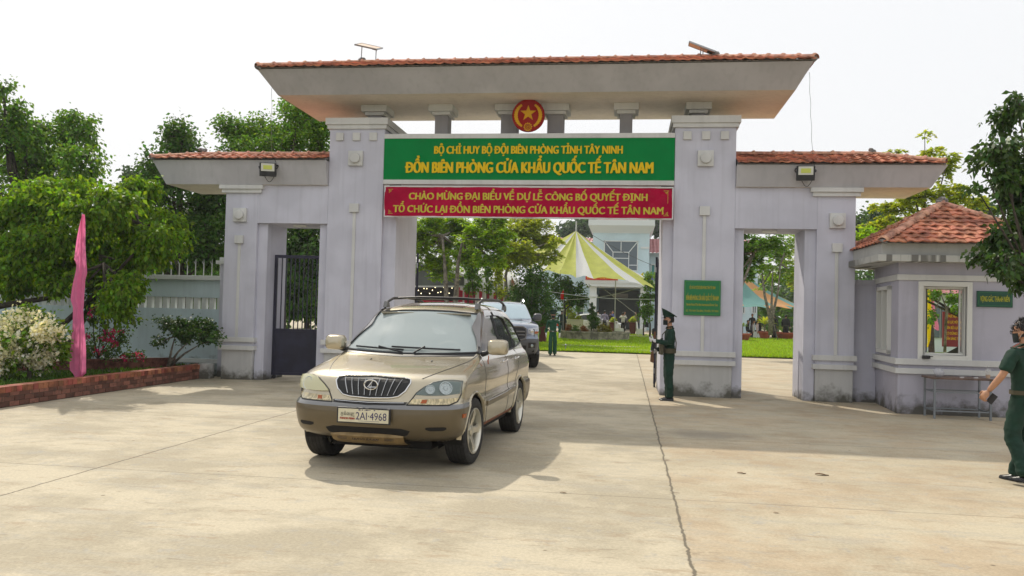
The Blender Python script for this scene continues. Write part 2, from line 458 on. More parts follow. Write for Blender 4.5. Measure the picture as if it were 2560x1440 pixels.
    cr = math_('MULTIPLY', rng_(dcr, .01, .06, 1, 0), rng_(noise(2.2, 8, .8), .54, .60))
    base = mix(math_('MULTIPLY', cr, .75), base, (.16, .12, .08, 1))
    # patchy darker brown along the foot of the gate
    gy = math_('ABSOLUTE', math_('ADD', sep.outputs[1], .12)); mo = math_('MULTIPLY', rng_(gy, .1, .55, 1, 0), rng_(noise(2.2, 7, .7), .45, .6))
    inx = rng_(math_('ABSOLUTE', sep.outputs[0]), 3.1, 3.4)
    base = mix(math_('MULTIPLY', math_('MULTIPLY', mo, inx), .5), base, (.15, .135, .08, 1))
    L(base, b.inputs['Base Color'])
    b.inputs['Roughness'].default_value = .82; b.inputs['Specular IOR Level'].default_value = .35
    h = math_('SUBTRACT', math_('ADD', math_('MULTIPLY', fine, .35), noise(9, 6, .65)), math_('MULTIPLY', math_('MAXIMUM', J, cr), 1.5))
    bp = N('ShaderNodeBump'); bp.inputs['Strength'].default_value = .35; bp.inputs['Distance'].default_value = .012; L(h, bp.inputs['Height']); L(bp.outputs[0], b.inputs['Normal'])
    return m
M_CONC = ground_material()
M_EARTH = mat('dry_earth', (.20, .16, .09), .95, var=.3, vscale=.8, col2=(.12, .17, .05), bump=.5, bscale=8)
M_LAWN = mat('mown_lawn', (.20, .31, .02), .9, var=.3, vscale=1.2, bump=.9, bscale=60)
g = sheet('ground', -900, 900, -120, 1500, -.02, M_EARTH, ny=400)
pv = sheet('pavement', -7.24, 14, -30, 19.0, 0, M_CONC, ny=30, nx=8)
sheet('courtyard_pavement', -40, 14, 19.0, 90, .0, M_CONC, ny=60)
# a second strip to the right of the gate so that the ped opening looks onto paving too
sheet('side_pavement', 14.004, 40, -30, 90, -.004, M_CONC, ny=60)
lw = MB(); P = []
lx0, lx1 = -4.6, 13.5
for j in range(41):
    y = 19.0 + (43.0 - 19.0) * j / 40
    P.append([(lx0 - .25 * (y - 19) + i * (lx1 - lx0 + .3 * (y - 19)) / 20, y, .05 + gz(y)) for i in range(21)])
lw.grid(P); tag(lw.build('lawn', M_LAWN), kind='structure')
# paving slabs set in the lawn
M_SLAB = mat('lawn_slab_stone', (.42, .38, .29), .9, var=.2, vscale=3, bump=.4)
for (px, py, w, d) in ((1590, 876, 2.1, 1.1), (1600, 849, 3.3, 2.6), (1485, 866, 4.6, .8)):
    p = atz(px, py, .07); mb = MB(); mb.cbox((p.x, p.y, .075 + gz(p.y)), w, d, .03, rz=.04)
    o = mb.build('stepping_slab', M_SLAB); tag(o, {1590: 'small pale stone slab in the grass nearest the driveway', 1600: 'wide pale stone slab in the grass behind the small one', 1485: 'long thin strip of stone slab crossing the lawn before the round planter'}[px], 'paving slab', 'stone slabs set in the lawn')
# grass blades
def grass(name, x0, x1, y0, y1, n, h, m, zoff=.05, edge=None):
    x = rng.uniform(x0, x1, n); y = y0 + (y1 - y0) * rng.random(n) ** 1.6
    z = zoff + np.array([gz(q) for q in y])
    a = rng.uniform(0, 2 * PI, n); hh = h * rng.uniform(.5, 1.3, n); w = .012 + .012 * rng.random(n)
    if h > .06: w *= 1.6
    ln = rng.normal(0, .35, (n, 2)) * hh[:, None]
    V = np.zeros((n, 3, 3)); 
    V[:, 0] = np.c_[x - np.cos(a) * w, y - np.sin(a) * w, z]; V[:, 1] = np.c_[x + np.cos(a) * w, y + np.sin(a) * w, z]
    V[:, 2] = np.c_[x + ln[:, 0], y + ln[:, 1], z + hh]
    return tag(npmesh(name, V.reshape(-1, 3), np.arange(n * 3).reshape(-1, 3), m, k=3), kind='stuff')
M_BLADE = mat('grass_blade', (.27, .43, .02), .7, transl=.45, island=.35)
o = grass('grass', -4.6, 13.3, 18.98, 42, 60000, .10, M_BLADE, .04)
tag(o, 'bright green mown grass of the courtyard lawn', 'grass')

# ================================================================ GATE
gate = thing('entrance_gate', 'lavender painted gateway with tall tiled roof and two side passages', 'gateway', (0, 0, 0))
MI, MO, OI, OO = 3.17, 4.43, 6.08, 6.84
DM, DS = 1.92, 1.17
def medallion(mb, x, z, w, rr):
    mb.box(x - w, x + w, -.07, -.002, z - w, z + w); 
    mb.lathe([(rr, 0), (rr, .05), (rr * .9, .065)], c=(x, -.07, z), n=28, M=Matrix.Rotation(PI / 2, 3, 'X'))
for s in (-1, 1):
    # ---- main pillar
    x0, x1 = sorted((s * MI, s * MO)); mb = MB()
    mb.box(x0, x1, 0, DM - .02, .67, 5.68)
    pil = mb.build('pillar', M_LAV, gate, bevel=.008)
    mb = MB(); mb.box(x0 + .012, x1 - .012, .012, DM - .03, -.1, .668); mb.build('plinth', M_BASE, pil, bevel=.01)
    # stepped jamb set back from the face, towards the drive
    mb = MB(); a, b = sorted((s * (MI - (.30 if s < 0 else .22)), s * (MI + .002))); mb.box(a, b, .10, DM, -.1, 4.42); mb.build('jamb', M_LAV, pil, bevel=.006)
    mb = MB(); a, b = sorted((s * (MO - .002), s * (MO + .20))); mb.box(a, b, .10, DS, -.1, 3.54); mb.build('jamb', M_LAV, pil, bevel=.006)
    mb = MB()
    mb.box(x0 - .05, x1 + .05, -.05, DM, 5.66, 5.75); mb.box(x0 - .085, x1 + .085, -.085, DM + .03, 5.75, 5.90)
    mb.build('cornice', M_TRIM, pil, bevel=.006)
    mb = MB()
    for za, zb in ((.665, .765), (.845, .955)): MB().box(x0 - .055, x1 + .055, -.055, DM + .02, za, zb).build('base_band', M_TRIM, pil, bevel=.008)
    xc = s * 3.805
    for dx in (-.385, 0, .385): MB().box(xc + dx - .085, xc + dx + .085, -.05, -.002, 5.40, 5.575).build('square_boss', M_TRIM, pil, bevel=.006)
    mb = MB(); medallion(mb, xc, 5.0, .165, .115); mb.build('medallion', M_TRIM, pil, smooth=True, bevel=.004)
    mb = MB(); mb.box(xc - .105, xc + .105, -.07, -.002, 3.80, 3.99); mb.box(xc - .035, xc + .035, -.022, -.001, .955, 3.80)
    mb.build('drop_strip', M_TRIM, pil, bevel=.004)
    # ---- outer pillar
    x0, x1 = sorted((s * OI, s * OO)); mb = MB(); mb.box(x0, x1, 0, DS, .67, 4.39)
    pil = mb.build('side_pillar', M_LAV, gate, bevel=.008)
    mb = MB(); mb.box(x0 + .012, x1 - .012, .012, DS - .01, -.1, .668); mb.build('plinth', M_BASE, pil, bevel=.01)
    mb = MB(); a, b = sorted((s * (OI - .22), s * (OI + .002))); mb.box(a, b, .10, DS, -.1, 3.54); mb.build('jamb', M_LAV, pil, bevel=.006)
    mb = MB()
    for za, zb in ((.665, .765), (.845, .955)): MB().box(x0 - .05, x1 + .05, -.05, DS + .02, za, zb).build('base_band', M_TRIM, pil, bevel=.008)
    xc = s * 6.475; mb = MB(); medallion(mb, xc, 3.715, .155, .108); mb.build('medallion', M_TRIM, pil, smooth=True, bevel=.004)
    mb = MB(); mb.box(xc - .10, xc + .10, -.07, -.002, 3.07, 3.25); mb.box(xc - .033, xc + .033, -.022, -.001, .955, 3.07)
    mb.build('drop_strip', M_TRIM, pil, bevel=.004)
    mb = MB(); a, b = sorted((s * 5.93, s * 6.97)); 
    mb.box(a, b, -.10, -.002, 4.30, 4.392); mb.box(a + .05, b - .05, -.06, -.002, 4.215, 4.30)
    mb.build('cornice', M_TRIM, pil, bevel=.005)
    # ---- lintel over the side passage
    a, b = sorted((s * (MO + .002), s * (OI - .001))); mb = MB(); mb.box(a, b, .003, DS, 3.54, 4.398)
    lin = mb.build('side_lintel', M_LAV, gate)
    # ceiling lamp under the lintel
    mb = MB(); xm = s * 5.18; mb.box(xm - .15, xm + .15, .25, .36, 3.49, 3.538); mb.build('ceiling_lamp', mat('lamp_white', (.7, .7, .66), .4), lin, bevel=.012)
    # ---- side canopy
    a, b = sorted((s * (MO + .004), s * 8.27)); ta, tb = sorted((s * (MO + .004), s * 8.54))
    fr = dict(zb=4.27, zt=4.80)
    mb = MB(); 
    zt_ = 4.93 if s < 0 else 4.84; v = [(a, -.07, 4.40), (b, -.07, 4.40), (b, 1.55, 4.40), (a, 1.55, 4.40), (ta, -.22, zt_), (tb, -.22, zt_), (tb, 1.85, zt_), (ta, 1.85, zt_)]
    mb.add(v, [(0, 3, 2, 1)], M_SOFF); mb.add(v, [(4, 5, 6, 7), (0, 1, 5, 4), (1, 2, 6, 5), (2, 3, 7, 6), (3, 0, 4, 7)], M_LAVG)
    can = mb.build('side_canopy', M_LAVG, gate)
# ---- beam
mb = MB(); mb.box(-MI + .002, MI - .002, .06, DM - .04, 4.44, 5.44)
beam = mb.build('beam', M_LAV, gate)
MB().box(-MI + .004, MI - .004, -.03, DM - .06, 5.442, 5.545).build('beam_moulding', M_TRIM, beam, bevel=.005)
mb = MB(); mb.box(-MI + .004, MI - .004, -.03, DM - .06, 4.43, 4.53)
mb.box(-MI + .004, MI - .004, .04, DM - .08, 4.36, 4.43)
mb.build('beam_moulding', M_TRIM, beam, bevel=.005)
# ---- main roof slab
v = [(-5.42, -.60, 6.28), (5.50, -.60, 6.28), (5.50, 1.9, 6.28), (-5.42, 1.9, 6.28), (-5.72, -1.02, 6.735), (5.76, -1.02, 6.735), (5.76, 2.4, 6.735), (-5.72, 2.4, 6.735)]
mb = MB(); mb.add(v, [(0, 3, 2, 1)], M_SOFF); mb.add(v, [(4, 5, 6, 7), (0, 1, 5, 4), (1, 2, 6, 5), (2, 3, 7, 6), (3, 0, 4, 7)], M_LAVG)
roof = mb.build('main_canopy', M_LAVG, gate)
# ---- short columns carrying it
def stub(x0, x1, y0=.42, y1=.82):
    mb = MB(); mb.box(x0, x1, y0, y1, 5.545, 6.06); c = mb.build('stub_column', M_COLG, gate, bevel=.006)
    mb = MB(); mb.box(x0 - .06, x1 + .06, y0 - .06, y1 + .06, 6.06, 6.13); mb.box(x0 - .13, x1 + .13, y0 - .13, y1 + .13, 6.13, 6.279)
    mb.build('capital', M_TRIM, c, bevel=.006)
for pxa, pxb in ((920, 955), (1087, 1119), (1252, 1292), (1368, 1408), (1549, 1581), (1729, 1762)):
    xa = at(pxa, 315, .42).x; xb = at(pxb, 315, .42).x; stub(xa, xb)

# ---- tiled roofs
def tiled_slope(mb, A, B, C_, D, pitch=.17, col_w=.20, amp=.022, mt=None):
    """eave A->B, ridge D->C_ (D above A). Individual overlapping wavy tiles."""
    A, B, C_, D = map(Vector, (A, B, C_, D))
    up = ((D - A) + (C_ - B)) / 2
    e = (B - A).normalized(); upn = (up - e * up.dot(e)).normalized(); n = e.cross(upn).normalized()
    if n.z < 0: n = -n
    hgt = (D - A).dot(upn); rows = max(1, int(round(hgt / pitch))); ph = hgt / rows
    for r in range(rows):
        v0 = r * ph - .02; v1 = (r + 1) * ph + .01
        tA, tB = (D - A).dot(e) * (r / rows), (B - A).length + ((C_ - B).dot(e)) * (r / rows)
        nc = max(1, int((tB - tA) / col_w)); w = (tB - tA) / nc
        for c in range(nc):
            u0 = tA + c * w; off = 0
            prof = [(0, 0), (.16, .55), (.32, 1), (.5, .6), (.66, .12), (.85, .05), (1.0, .0)]
            jit = random.uniform(-.008, .008)
            P = []
            for (vv, lift) in ((v0, .032), (v1, .004)):
                P.append([A + e * (u0 + w * p) + upn * vv + n * (lift + jit + amp * q) for p, q in prof])
            low = [p - n * .024 for p in P[0]]
            mb.grid([low, P[0], P[1]], mt)
def ridge_caps(mb, p, q, r=.085, step=.36, m=None):
    p, q = Vector(p), Vector(q); d = q - p; n = max(1, int(d.length / step)); d.normalize(); st = (q - p).length / n
    side = d.cross(Vector((0, 0, 1))).normalized(); up = side.cross(d).normalized()
    for i in range(n):
        a = p + d * (i * st - .02); b = p + d * ((i + 1) * st + .03); P = []
        for c, rr in ((a, r * 1.0), (a + d * .035, r * 1.28), (a + d * .06, r * 1.28), (a + d * .075, r), (b, r * .92)):
            P.append([c + side * math.cos(t) * rr + up * (math.sin(t) * rr * .85 - .02) for t in [PI * k / 8 for k in range(9)]])
        mb.grid(P, m)
def hip_roof(parent, x0, x1, y0, y1, z, rx0, rx1, ry, rz, endl=True, endr=True):
    mb = MB()
    tiled_slope(mb, (x0, y0, z), (x1, y0, z), (rx1, ry, rz), (rx0, ry, rz))
    tiled_slope(mb, (x1, y1, z), (x0, y1, z), (rx0, ry, rz), (rx1, ry, rz))
    if endl: tiled_slope(mb, (x0, y1, z), (x0, y0, z), (rx0, ry, rz), (rx0, ry, rz))
    if endr: tiled_slope(mb, (x1, y0, z), (x1, y1, z), (rx1, ry, rz), (rx1, ry, rz))
    t = mb.build('roof_tiles', M_TILE, parent, merge=False)
    mb = MB(); v = [(x0 + .02, y0 + .02, z - .004), (x1 - .02, y0 + .02, z - .004), (x1 - .02, y1 - .02, z - .004), (x0 + .02, y1 - .02, z - .004), (rx0, ry, rz - .015), (rx1, ry, rz - .015)]
    mb.add(v, [(0, 3, 2, 1), (0, 1, 5, 4), (1, 2, 5), (2, 3, 4, 5), (3, 0, 4)]); mb.build('roof_deck', M_MORTAR, parent)
    mb = MB(); ridge_caps(mb, (rx0, ry, rz + .02), (rx1, ry, rz + .02))
    if endl:
        ridge_caps(mb, (x0, y0, z + .04), (rx0, ry, rz + .02)); ridge_caps(mb, (x0, y1, z + .04), (rx0, ry, rz + .02))
    if endr:
        ridge_caps(mb, (x1, y0, z + .04), (rx1, ry, rz + .02)); ridge_caps(mb, (x1, y1, z + .04), (rx1, ry, rz + .02))
    mb.build('ridge_tiles', M_RIDGE, parent, smooth=True, merge=False)
    mb = MB()
    def lump(p, r):
        mb = MB()
        for _ in range(7): mb.ell(Vector(p) + Vector([random.uniform(-r, r) * .6 for _ in range(3)]), r * random.uniform(.5, .9), r * random.uniform(.5, .9), r * .55, n=7)
        mb.build('mortar', M_MORTAR, parent, smooth=True)
    if endl: lump((x0 + .03, y0 + .03, z + .02), .06); lump((rx0, ry, rz + .07), .08)
    if endr: lump((x1 - .03, y0 + .03, z + .02), .06); lump((rx1, ry, rz + .07), .08)
hip_roof(roof, -5.70, 5.78, -1.10, 2.48, 6.755, -3.98, 4.02, .70, 7.36)
for s in (-1, 1):
    can = [o for o in gate.children if o.name.startswith('side_canopy')][0 if s < 0 else 1]
    xe = s * (8.54 if s < 0 else 8.46); xr = s * (7.75 if s < 0 else 7.30); ze_ = 4.95 if s < 0 else 4.86; zr_ = 5.20; xi = s * (MO + .006)
    if s < 0: hip_roof(can, xe, xi, -.29, 1.93, ze_, xr, xi, .60, zr_, endl=True, endr=False)
    else: hip_roof(can, xi, xe, -.29, 1.93, ze_, xi, xr, .60, zr_, endl=False, endr=True)

# ================================================================ SIGNS
M_YEL = mat('yellow_letter', (.74, .50, .012), .6, spec=.2)
M_GRN = mat('green_board', (.0, .20, .045), .6, spec=.12, var=.05, vscale=2)
s_ = thing('name_board', 'long green name board with yellow letters on the gate beam', 'sign', (0, -.03, 4.53))
mb = MB(); mb.box(-MI + .006, MI - .006, -.015, .058, 4.531, 5.441); mb.build('board', M_GRN, s_)
mb = MB()
a0, a1 = at(1086, 384, -.03), at(1556, 384, -.03)
text_mb(mb, 'BỘ CHỈ HUY BỘ ĐỘI BIÊN PHÒNG TỈNH TÂY NINH', ((a0.x + a1.x) / 2, -.016, 5.105), a1.x - a0.x, .175, None, bold=.055, ext=.02)
a0, a1 = at(1014, 431, -.03), at(1632, 431, -.03)
text_mb(mb, 'ĐỒN BIÊN PHÒNG CỬA KHẨU QUỐC TẾ TÂN NAM', ((a0.x + a1.x) / 2, -.016, 4.685), a1.x - a0.x, .245, None, bold=.065, ext=.028)
mb.build('lettering', M_YEL, s_, merge=False)
s_ = thing('welcome_banner', 'red cloth banner with two lines of yellow words under the green board', 'banner', (0, -.12, 3.7))
M_RED = mat('red_banner_cloth', (.40, .004, .042), .7, spec=.12, var=.12, vscale=1.5, transl=.12)
bx0, bx1, bz1, bz0 = at(962, 500, -.14).x, at(1682, 500, -.14).x, at(1320, 469, -.14).z, at(1320, 543, -.14).z
def banner_y(x, z): return -.15 + .016 * math.sin(x * 2.3 + z * 3) + .013 * math.sin(x * 7 - z * 9) + .006 * math.sin(x * 19 + z * 14) + .012 * math.exp(-((x - z * 1.2 + 2.2) % 2.4) * 6)
mb = MB(); nx, nz = 160, 12
mb.grid([[(bx0 + (bx1 - bx0) * i / nx, banner_y(bx0 + (bx1 - bx0) * i / nx, bz0 + (bz1 - bz0) * j / nz), bz0 + (bz1 - bz0) * j / nz) for i in range(nx + 1)] for j in range(nz + 1)])
cl = mb.build('cloth', M_RED, s_, smooth='all')
mb = MB(); hgt = bz1 - bz0
def warp(m_, d=.006):
    m_.v = [(x, banner_y(x, z) - d + (y if abs(y) < .012 else 0), z) for x, y, z in m_.v]
t1 = MB(); a0, a1 = at(1023, 490, -.14), at(1618, 494, -.14)
text_mb(t1, 'CHÀO MỪNG ĐẠI BIỂU VỀ DỰ LỄ CÔNG BỐ QUYẾT ĐỊNH', ((a0.x + a1.x) / 2, 0, bz0 + hgt * .575), a1.x - a0.x, hgt * .245, None, bold=.06, ext=0)
a0, a1 = at(984, 522, -.14), at(1658, 527, -.14)
text_mb(t1, 'TỔ CHỨC LẠI ĐỒN BIÊN PHÒNG CỬA KHẨU QUỐC TẾ TÂN NAM', ((a0.x + a1.x) / 2, 0, bz0 + hgt * .13), a1.x - a0.x, hgt * .25, None, bold=.06, ext=0)
# gold corner ornaments and side lines
for sx in (0, 1):
    X = lambda d: bx0 + .10 + d if sx == 0 else bx1 - .10 - d
    def bar(xa, xb, za, zb):
        xa, xb = sorted((X(xa), X(xb))); t1.add([(xa, 0, za), (xb, 0, za), (xb, 0, zb), (xa, 0, zb)], [(0, 1, 2, 3)])
    bar(0, .006, bz0 + .06, bz1 - .06)
    for zc, sg in ((bz1 - .05, -1), (bz0 + .05, 1)):
        for k in range(3):
            o_ = .03 * k
            za, zb = sorted((zc + sg * o_, zc + sg * (o_ + .008))); bar(o_ * .6 - .02, .09 - o_, za, zb)
            za, zb = sorted((zc + sg * o_, zc + sg * (.085 - o_ * .5))); bar(o_ * .8, o_ * .8 + .008, za, zb)
warp(t1); t1.build('lettering', mat('banner_yellow', (.56, .47, .06), .7, spec=.15), s_, merge=False)
mb = MB()
for z_ in (bz0 - .012, bz1 + .012): mb.tube([(bx0 - .01, -.14, z_), (bx1 + .01, -.14, z_)], .017, 8)
for x_ in (bx0, bx1): mb.tube([(x_, -.14, bz0 - .01), (x_, -.14, bz1 + .01)], .017, 8)
mb.build('frame', mat('white_pipe', (.62, .62, .62), .4), s_, smooth=True)
mb = MB()
for px, s in ((990, -1), (1668, 1)):
    p = at(px, 467, -.08); mb.tube([(p.x - .13, -.12, bz1 + .04), (p.x + .13, -.12, bz1 + .045)], .008, 6); 
mb.build('tie_wire', M_BLACK, s_)

# emblem
ec = at(1320.5, 288, -.02); er = .355
s_ = thing('state_emblem', 'round red emblem with gold star, wheat wreath and cog above the board', 'emblem', (ec.x, -.02, ec.z - er))
MX = Matrix.Rotation(PI / 2, 3, 'X')
M_ERED = mat('emblem_red', (.30, .010, .008), .6, spec=.2); M_EGOLD = mat('emblem_gold', (.62, .33, .012), .6, spec=.2)
mb = MB(); mb.lathe([(er, 0), (er, .06), (er * .97, .075), (0.001, .075)], c=(ec.x, .06, ec.z), n=48, M=MX, caps=True); mb.build('disc', M_ERED, s_, smooth=True)
mb = MB(); pts = []
for k in range(10):
    rr = er * (.50 if k % 2 == 0 else .2); t = PI / 2 + k * PI / 5; pts.append((rr * math.cos(t), rr * math.sin(t) + .04))
mb.prism(pts, .02, c=(ec.x, -.035, ec.z)); mb.build('star', M_EGOLD, s_)
for sg in (-1, 1):
    mb = MB(); P0 = []; P1 = []
    for k in range(25):
        t = R(-62 + k * 5.0); w_ = er * (.055 + .045 * math.sin(PI * k / 24)) * (1.25 if k % 2 else .85)
        rm = er * (.76 - .02 * k / 24); P0.append((sg * (rm - w_) * math.cos(t), (rm - w_) * math.sin(t))); P1.append((sg * (rm + w_) * math.cos(t), (rm + w_) * math.sin(t)))
    for k in range(24): mb.prism([P0[k], P1[k], P1[k + 1], P0[k + 1]], .02, c=(ec.x, -.035, ec.z))
    mb.build('wreath', M_EGOLD, s_, merge=False)
mb = MB(); pts = []
for k in range(48):
    rr = er * (.27 if (k // 2) % 2 == 0 else .22); t = 2 * PI * k / 48; pts.append((rr * math.cos(t), rr * math.sin(t) - er * .72))
pts = [(x, z) for x, z in pts if True]
mb.prism(pts, .015, c=(ec.x, -.033, ec.z)); mb.build('cog', M_EGOLD, s_)
mb = MB()
for rr in (.17, .09): mb.lathe([(er * rr, 0), (er * rr, .012), (er * (rr - .035), .012), (er * (rr - .035), 0)], c=(ec.x, -.035, ec.z - er * .72), n=20, M=MX, caps=False)
mb.build('cog_ring', M_ERED, s_)

# small plaque on the right pillar
pa, pb = at(1711, 700, -.05), at(1801, 790, -.05)
s_ = thing('wall_plaque', 'small green plaque with yellow lines fixed to the right pillar behind the sentry', 'sign', ((pa.x + pb.x) / 2, -.05, pb.z))
mb = MB(); mb.box(pa.x, pb.x, -.045, -.024, pb.z, pa.z); mb.build('board', mat('plaque_green', (.002, .16, .045), .35), s_, bevel=.003)
mb = MB(); W_ = pb.x - pa.x; H_ = pa.z - pb.z; cx = (pa.x + pb.x) / 2
for t_, zz, w_, h_, b_ in (('BỘ CHỈ HUY BỘ ĐỘI BIÊN PHÒNG TỈNH TÂY NINH', .755, .70, .085, .02), ('ĐỒN BIÊN PHÒNG CỬA KHẨU QUỐC TẾ TÂN NAM', .435, .88, .135, .03),
        ('Border Post of Tan Nam International Border Gate', .275, .85, .075, .02), ('ĐC: TÂN NAM, TÂN BÌNH, TÂN BIÊN, TÂY NINH', .105, .88, .06, .0)):
    text_mb(mb, t_, (cx, -.0465, pb.z + H_ * zz), W_ * w_, H_ * h_, None, bold=b_ * .5, ext=.003)
mb.build('lettering', mat('plaque_yellow', (.50, .42, .02), .5), s_, merge=False)
mb = MB(); i_ = .022
for xa, xb, za, zb in ((pa.x + i_, pb.x - i_, pb.z + i_, pb.z + i_ + .006), (pa.x + i_, pb.x - i_, pa.z - i_ - .006, pa.z - i_), (pa.x + i_, pa.x + i_ + .006, pb.z + i_, pa.z - i_), (pb.x - i_ - .006, pb.x - i_, pb.z + i_, pa.z - i_)):
    mb.box(xa, xb, -.048, -.046, za, zb)
mb.build('border_line', mat('plaque_line', (.10, .30, .05), .5), s_, merge=False)

# ================================================================ FLOODLIGHTS, CABLES, PANELS
M_LENS = mat('flood_lens', (.62, .62, .56), .25); M_LED = mat('led_array', (.55, .60, .12), .4)
def floodlight(px, py, yaw, label, side):
    c = at(px, py, -.34); Mz = Matrix.Rotation(yaw, 3, 'Z') @ Matrix.Rotation(R(8), 3, 'X')
    f = thing('floodlight', label, 'floodlight', c, 'floodlights on the side canopies')
    mb = MB(); mb.cbox(c, .36, .07, .30, M=Mz); 
    hs = mb.build('housing', M_BLACK, f, bevel=.012)
    mb = MB(); mb.cbox(c + Mz @ Vector((0, -.037, .05)), .29, .012, .17, M=Mz); mb.build('reflector', M_LENS, f, bevel=.004)
    mb = MB(); mb.cbox(c + Mz @ Vector((0, -.045, .05)), .19, .008, .09, M=Mz); mb.build('led_panel', M_LED, f)
    mb = MB(); 
    for sx in (-1, 1): mb.tube([c + Mz @ Vector((sx * .19, .0, .02)), c + Mz @ Vector((sx * .205, .03, .06)), c + Vector((sx * .17, .16, .12))], .011, 6)
    mb.cbox(c + Vector((0, .145, .12)), .34, .02, .03); mb.build('bracket', M_BLACK, f)
    mb = MB(); pts = [c + Mz @ Vector((-.07 + .2 * t, .01, -.15 - .12 * math.sin(PI * t))) for t in [k / 10 for k in range(11)]]
    pts += [c + Mz @ Vector((.17, .05, .15)), Vector((c.x + .14, -.33, 4.93))]
    mb.tube(pts, .007, 5); mb.build('flex', M_BLACK, f, smooth=True)
floodlight(670, 424, R(14), 'black floodlight turned sideways on the left canopy fascia', -1)
floodlight(2014, 433, R(-4), 'black floodlight facing front on the right canopy fascia', 1)
def hang(label, p, q, sag=0., r=.004, name='hanging_wire', m=None, cat='cable'):
    p, q = Vector(p), Vector(q); mb = MB(); n = 24
    pts = [p.lerp(q, k / n) + Vector((.007 * math.sin(k * .9), 0, -sag * math.sin(PI * k / n))) for k in range(n + 1)]
    mb.tube(pts, r, 5, caps=False); o = mb.build(name, m or mat('grey_wire', (.22, .22, .22), .6), loc=tuple(p), smooth=True); return tag(o, label, cat)
hang('thin wire hanging from the left end of the main roof', at(680, 190, -.6), at(678, 385, .3))
hang('thin wire hanging from the right end of the main roof to the floodlight', at(2023, 180, -.6), at(2031, 385, .3))
def solar(px, py, w, h, Mr, label, legs, Y):
    c = at(px, py, Y); f = thing('solar_panel', label, 'solar panel', (c.x, c.y, 7.3), 'solar panels on the main roof')
    mb = MB(); mb.cbox(c, w, h, .02, M=Mr); mb.build('cell_plate', mat('solar_back', (.60, .42, .30), .5), f)
    mb = MB(); 
    for sx in (-1, 1): mb.cbox(c + Mr @ Vector((sx * w / 2, 0, .0)), .02, h + .02, .035, M=Mr)
    for sy in (-1, 1): mb.cbox(c + Mr @ Vector((0, sy * h / 2, 0)), w + .02, .02, .035, M=Mr)
    mb.build('rim', M_STEEL, f)
    mb = MB(); mb.cbox(c + Mr @ Vector((w * .3, 0, -.03)), .10, .08, .04, M=Mr); mb.build('junction_box', M_BLACK, f)
    for a, b in legs:
        p = c + Mr @ Vector((a * w, 0, -.01)); MB().tube([p, (c.x + b * w, c.y, 7.28)], .012, 6).build('prop', M_STEEL, f)
solar(922, 116, .52, .40, Matrix.Rotation(R(13), 3, 'Y') @ Matrix.Rotation(R(22), 3, 'X'), 'small solar panel on two thin props on the left of the roof', ((-.32, -.34), (.36, .33)), .7)
solar(1755, 121, .60, .34, Matrix.Rotation(R(22), 3, 'Y') @ Matrix.Rotation(R(5), 3, 'X'), 'small solar panel tilted steeply on the right of the roof', ((-.04, -.06), (.05, .03)), .7)

# ================================================================ IRON GATES
M_IRON = mat('dark_blue_iron', (.022, .022, .042), .45, .2, var=.2, vscale=3)
def leaf_gate(name, label, p, q, z0, z1, panel_z, bars, t=.05, group='iron gate leaves', arrow=False):
    p, q = Vector((*p, 0)), Vector((*q, 0)); d = (q - p); L_ = d.length; ang = math.atan2(d.y, d.x); Mz = Matrix.Rotation(ang, 3, 'Z')
    f = thing(name, label, 'gate', (p.x, p.y, 0), group)
    def bx(u0, u1, za, zb, th, mb): mb.cbox(p + Mz @ Vector(((u0 + u1) / 2, 0, (za + zb) / 2)), u1 - u0, th, zb - za, M=Mz)
    mb = MB(); bx(0, .07, z0, z1, t, mb); bx(L_ - .07, L_, z0, z1, t, mb); bx(.07, L_ - .07, z1 - .07, z1, t, mb); bx(.07, L_ - .07, panel_z - .06, panel_z, t * .96, mb); bx(.07, L_ - .07, z0, z0 + .06, t * .96, mb)
    mb.build('frame', M_IRON, f, bevel=.003)
    mb = MB(); bx(.071, L_ - .071, z0 + .061, panel_z - .061, t * .5, mb); mb.build('sheet_panel', M_IRON, f)
    for k in range(bars):
        u = .07 + (L_ - .14) * (k + 1) / (bars + 1); mb = MB(); bx(u - .011, u + .011, panel_z, z1 - .07, .022, mb); mb.build('bar', M_IRON, f)
    for z_ in (z0 + .3, z1 - .3): MB().tube([p + Vector((-.01, 0, z_ - .06)), p + Vector((-.01, 0, z_ + .06))], .02, 8).build('hinge', M_STEEL, f)
    mb = MB(); w = p + Mz @ Vector((.06, 0, .05)); mb.lathe([(.048, -.02), (.05, 0), (.048, .02)], c=w, n=14, M=Mz @ MX); mb.build('caster', M_BLACK, f, smooth=True)
    return f
# left side passage: leaf seen from the front; it starts at the left jamb and runs towards the pillar
p0 = at(692, 800, .62); p1 = at(812, 800, .62)
leaf_gate('side_gate', 'dark blue iron gate leaf standing closed in the left side passage', (-5.86, .55), (-4.62, .70), .09, 2.86, 1.16, 10)
leaf_gate('side_gate', 'dark iron gate leaf folded back beside the right side passage', (4.66, 1.0), (4.82, 2.2), .09, 2.86, 1.16, 8)
leaf_gate('drive_gate', 'dark iron gate leaf swung open on the left of the drive', (-2.84, 1.98), (-3.50, 4.60), .09, 3.05, 1.2, 14)
leaf_gate('drive_gate', 'dark iron gate leaf swung open beside the sentry', (2.90, 1.98), (3.07, 4.6), .09, 3.05, 1.2, 14)

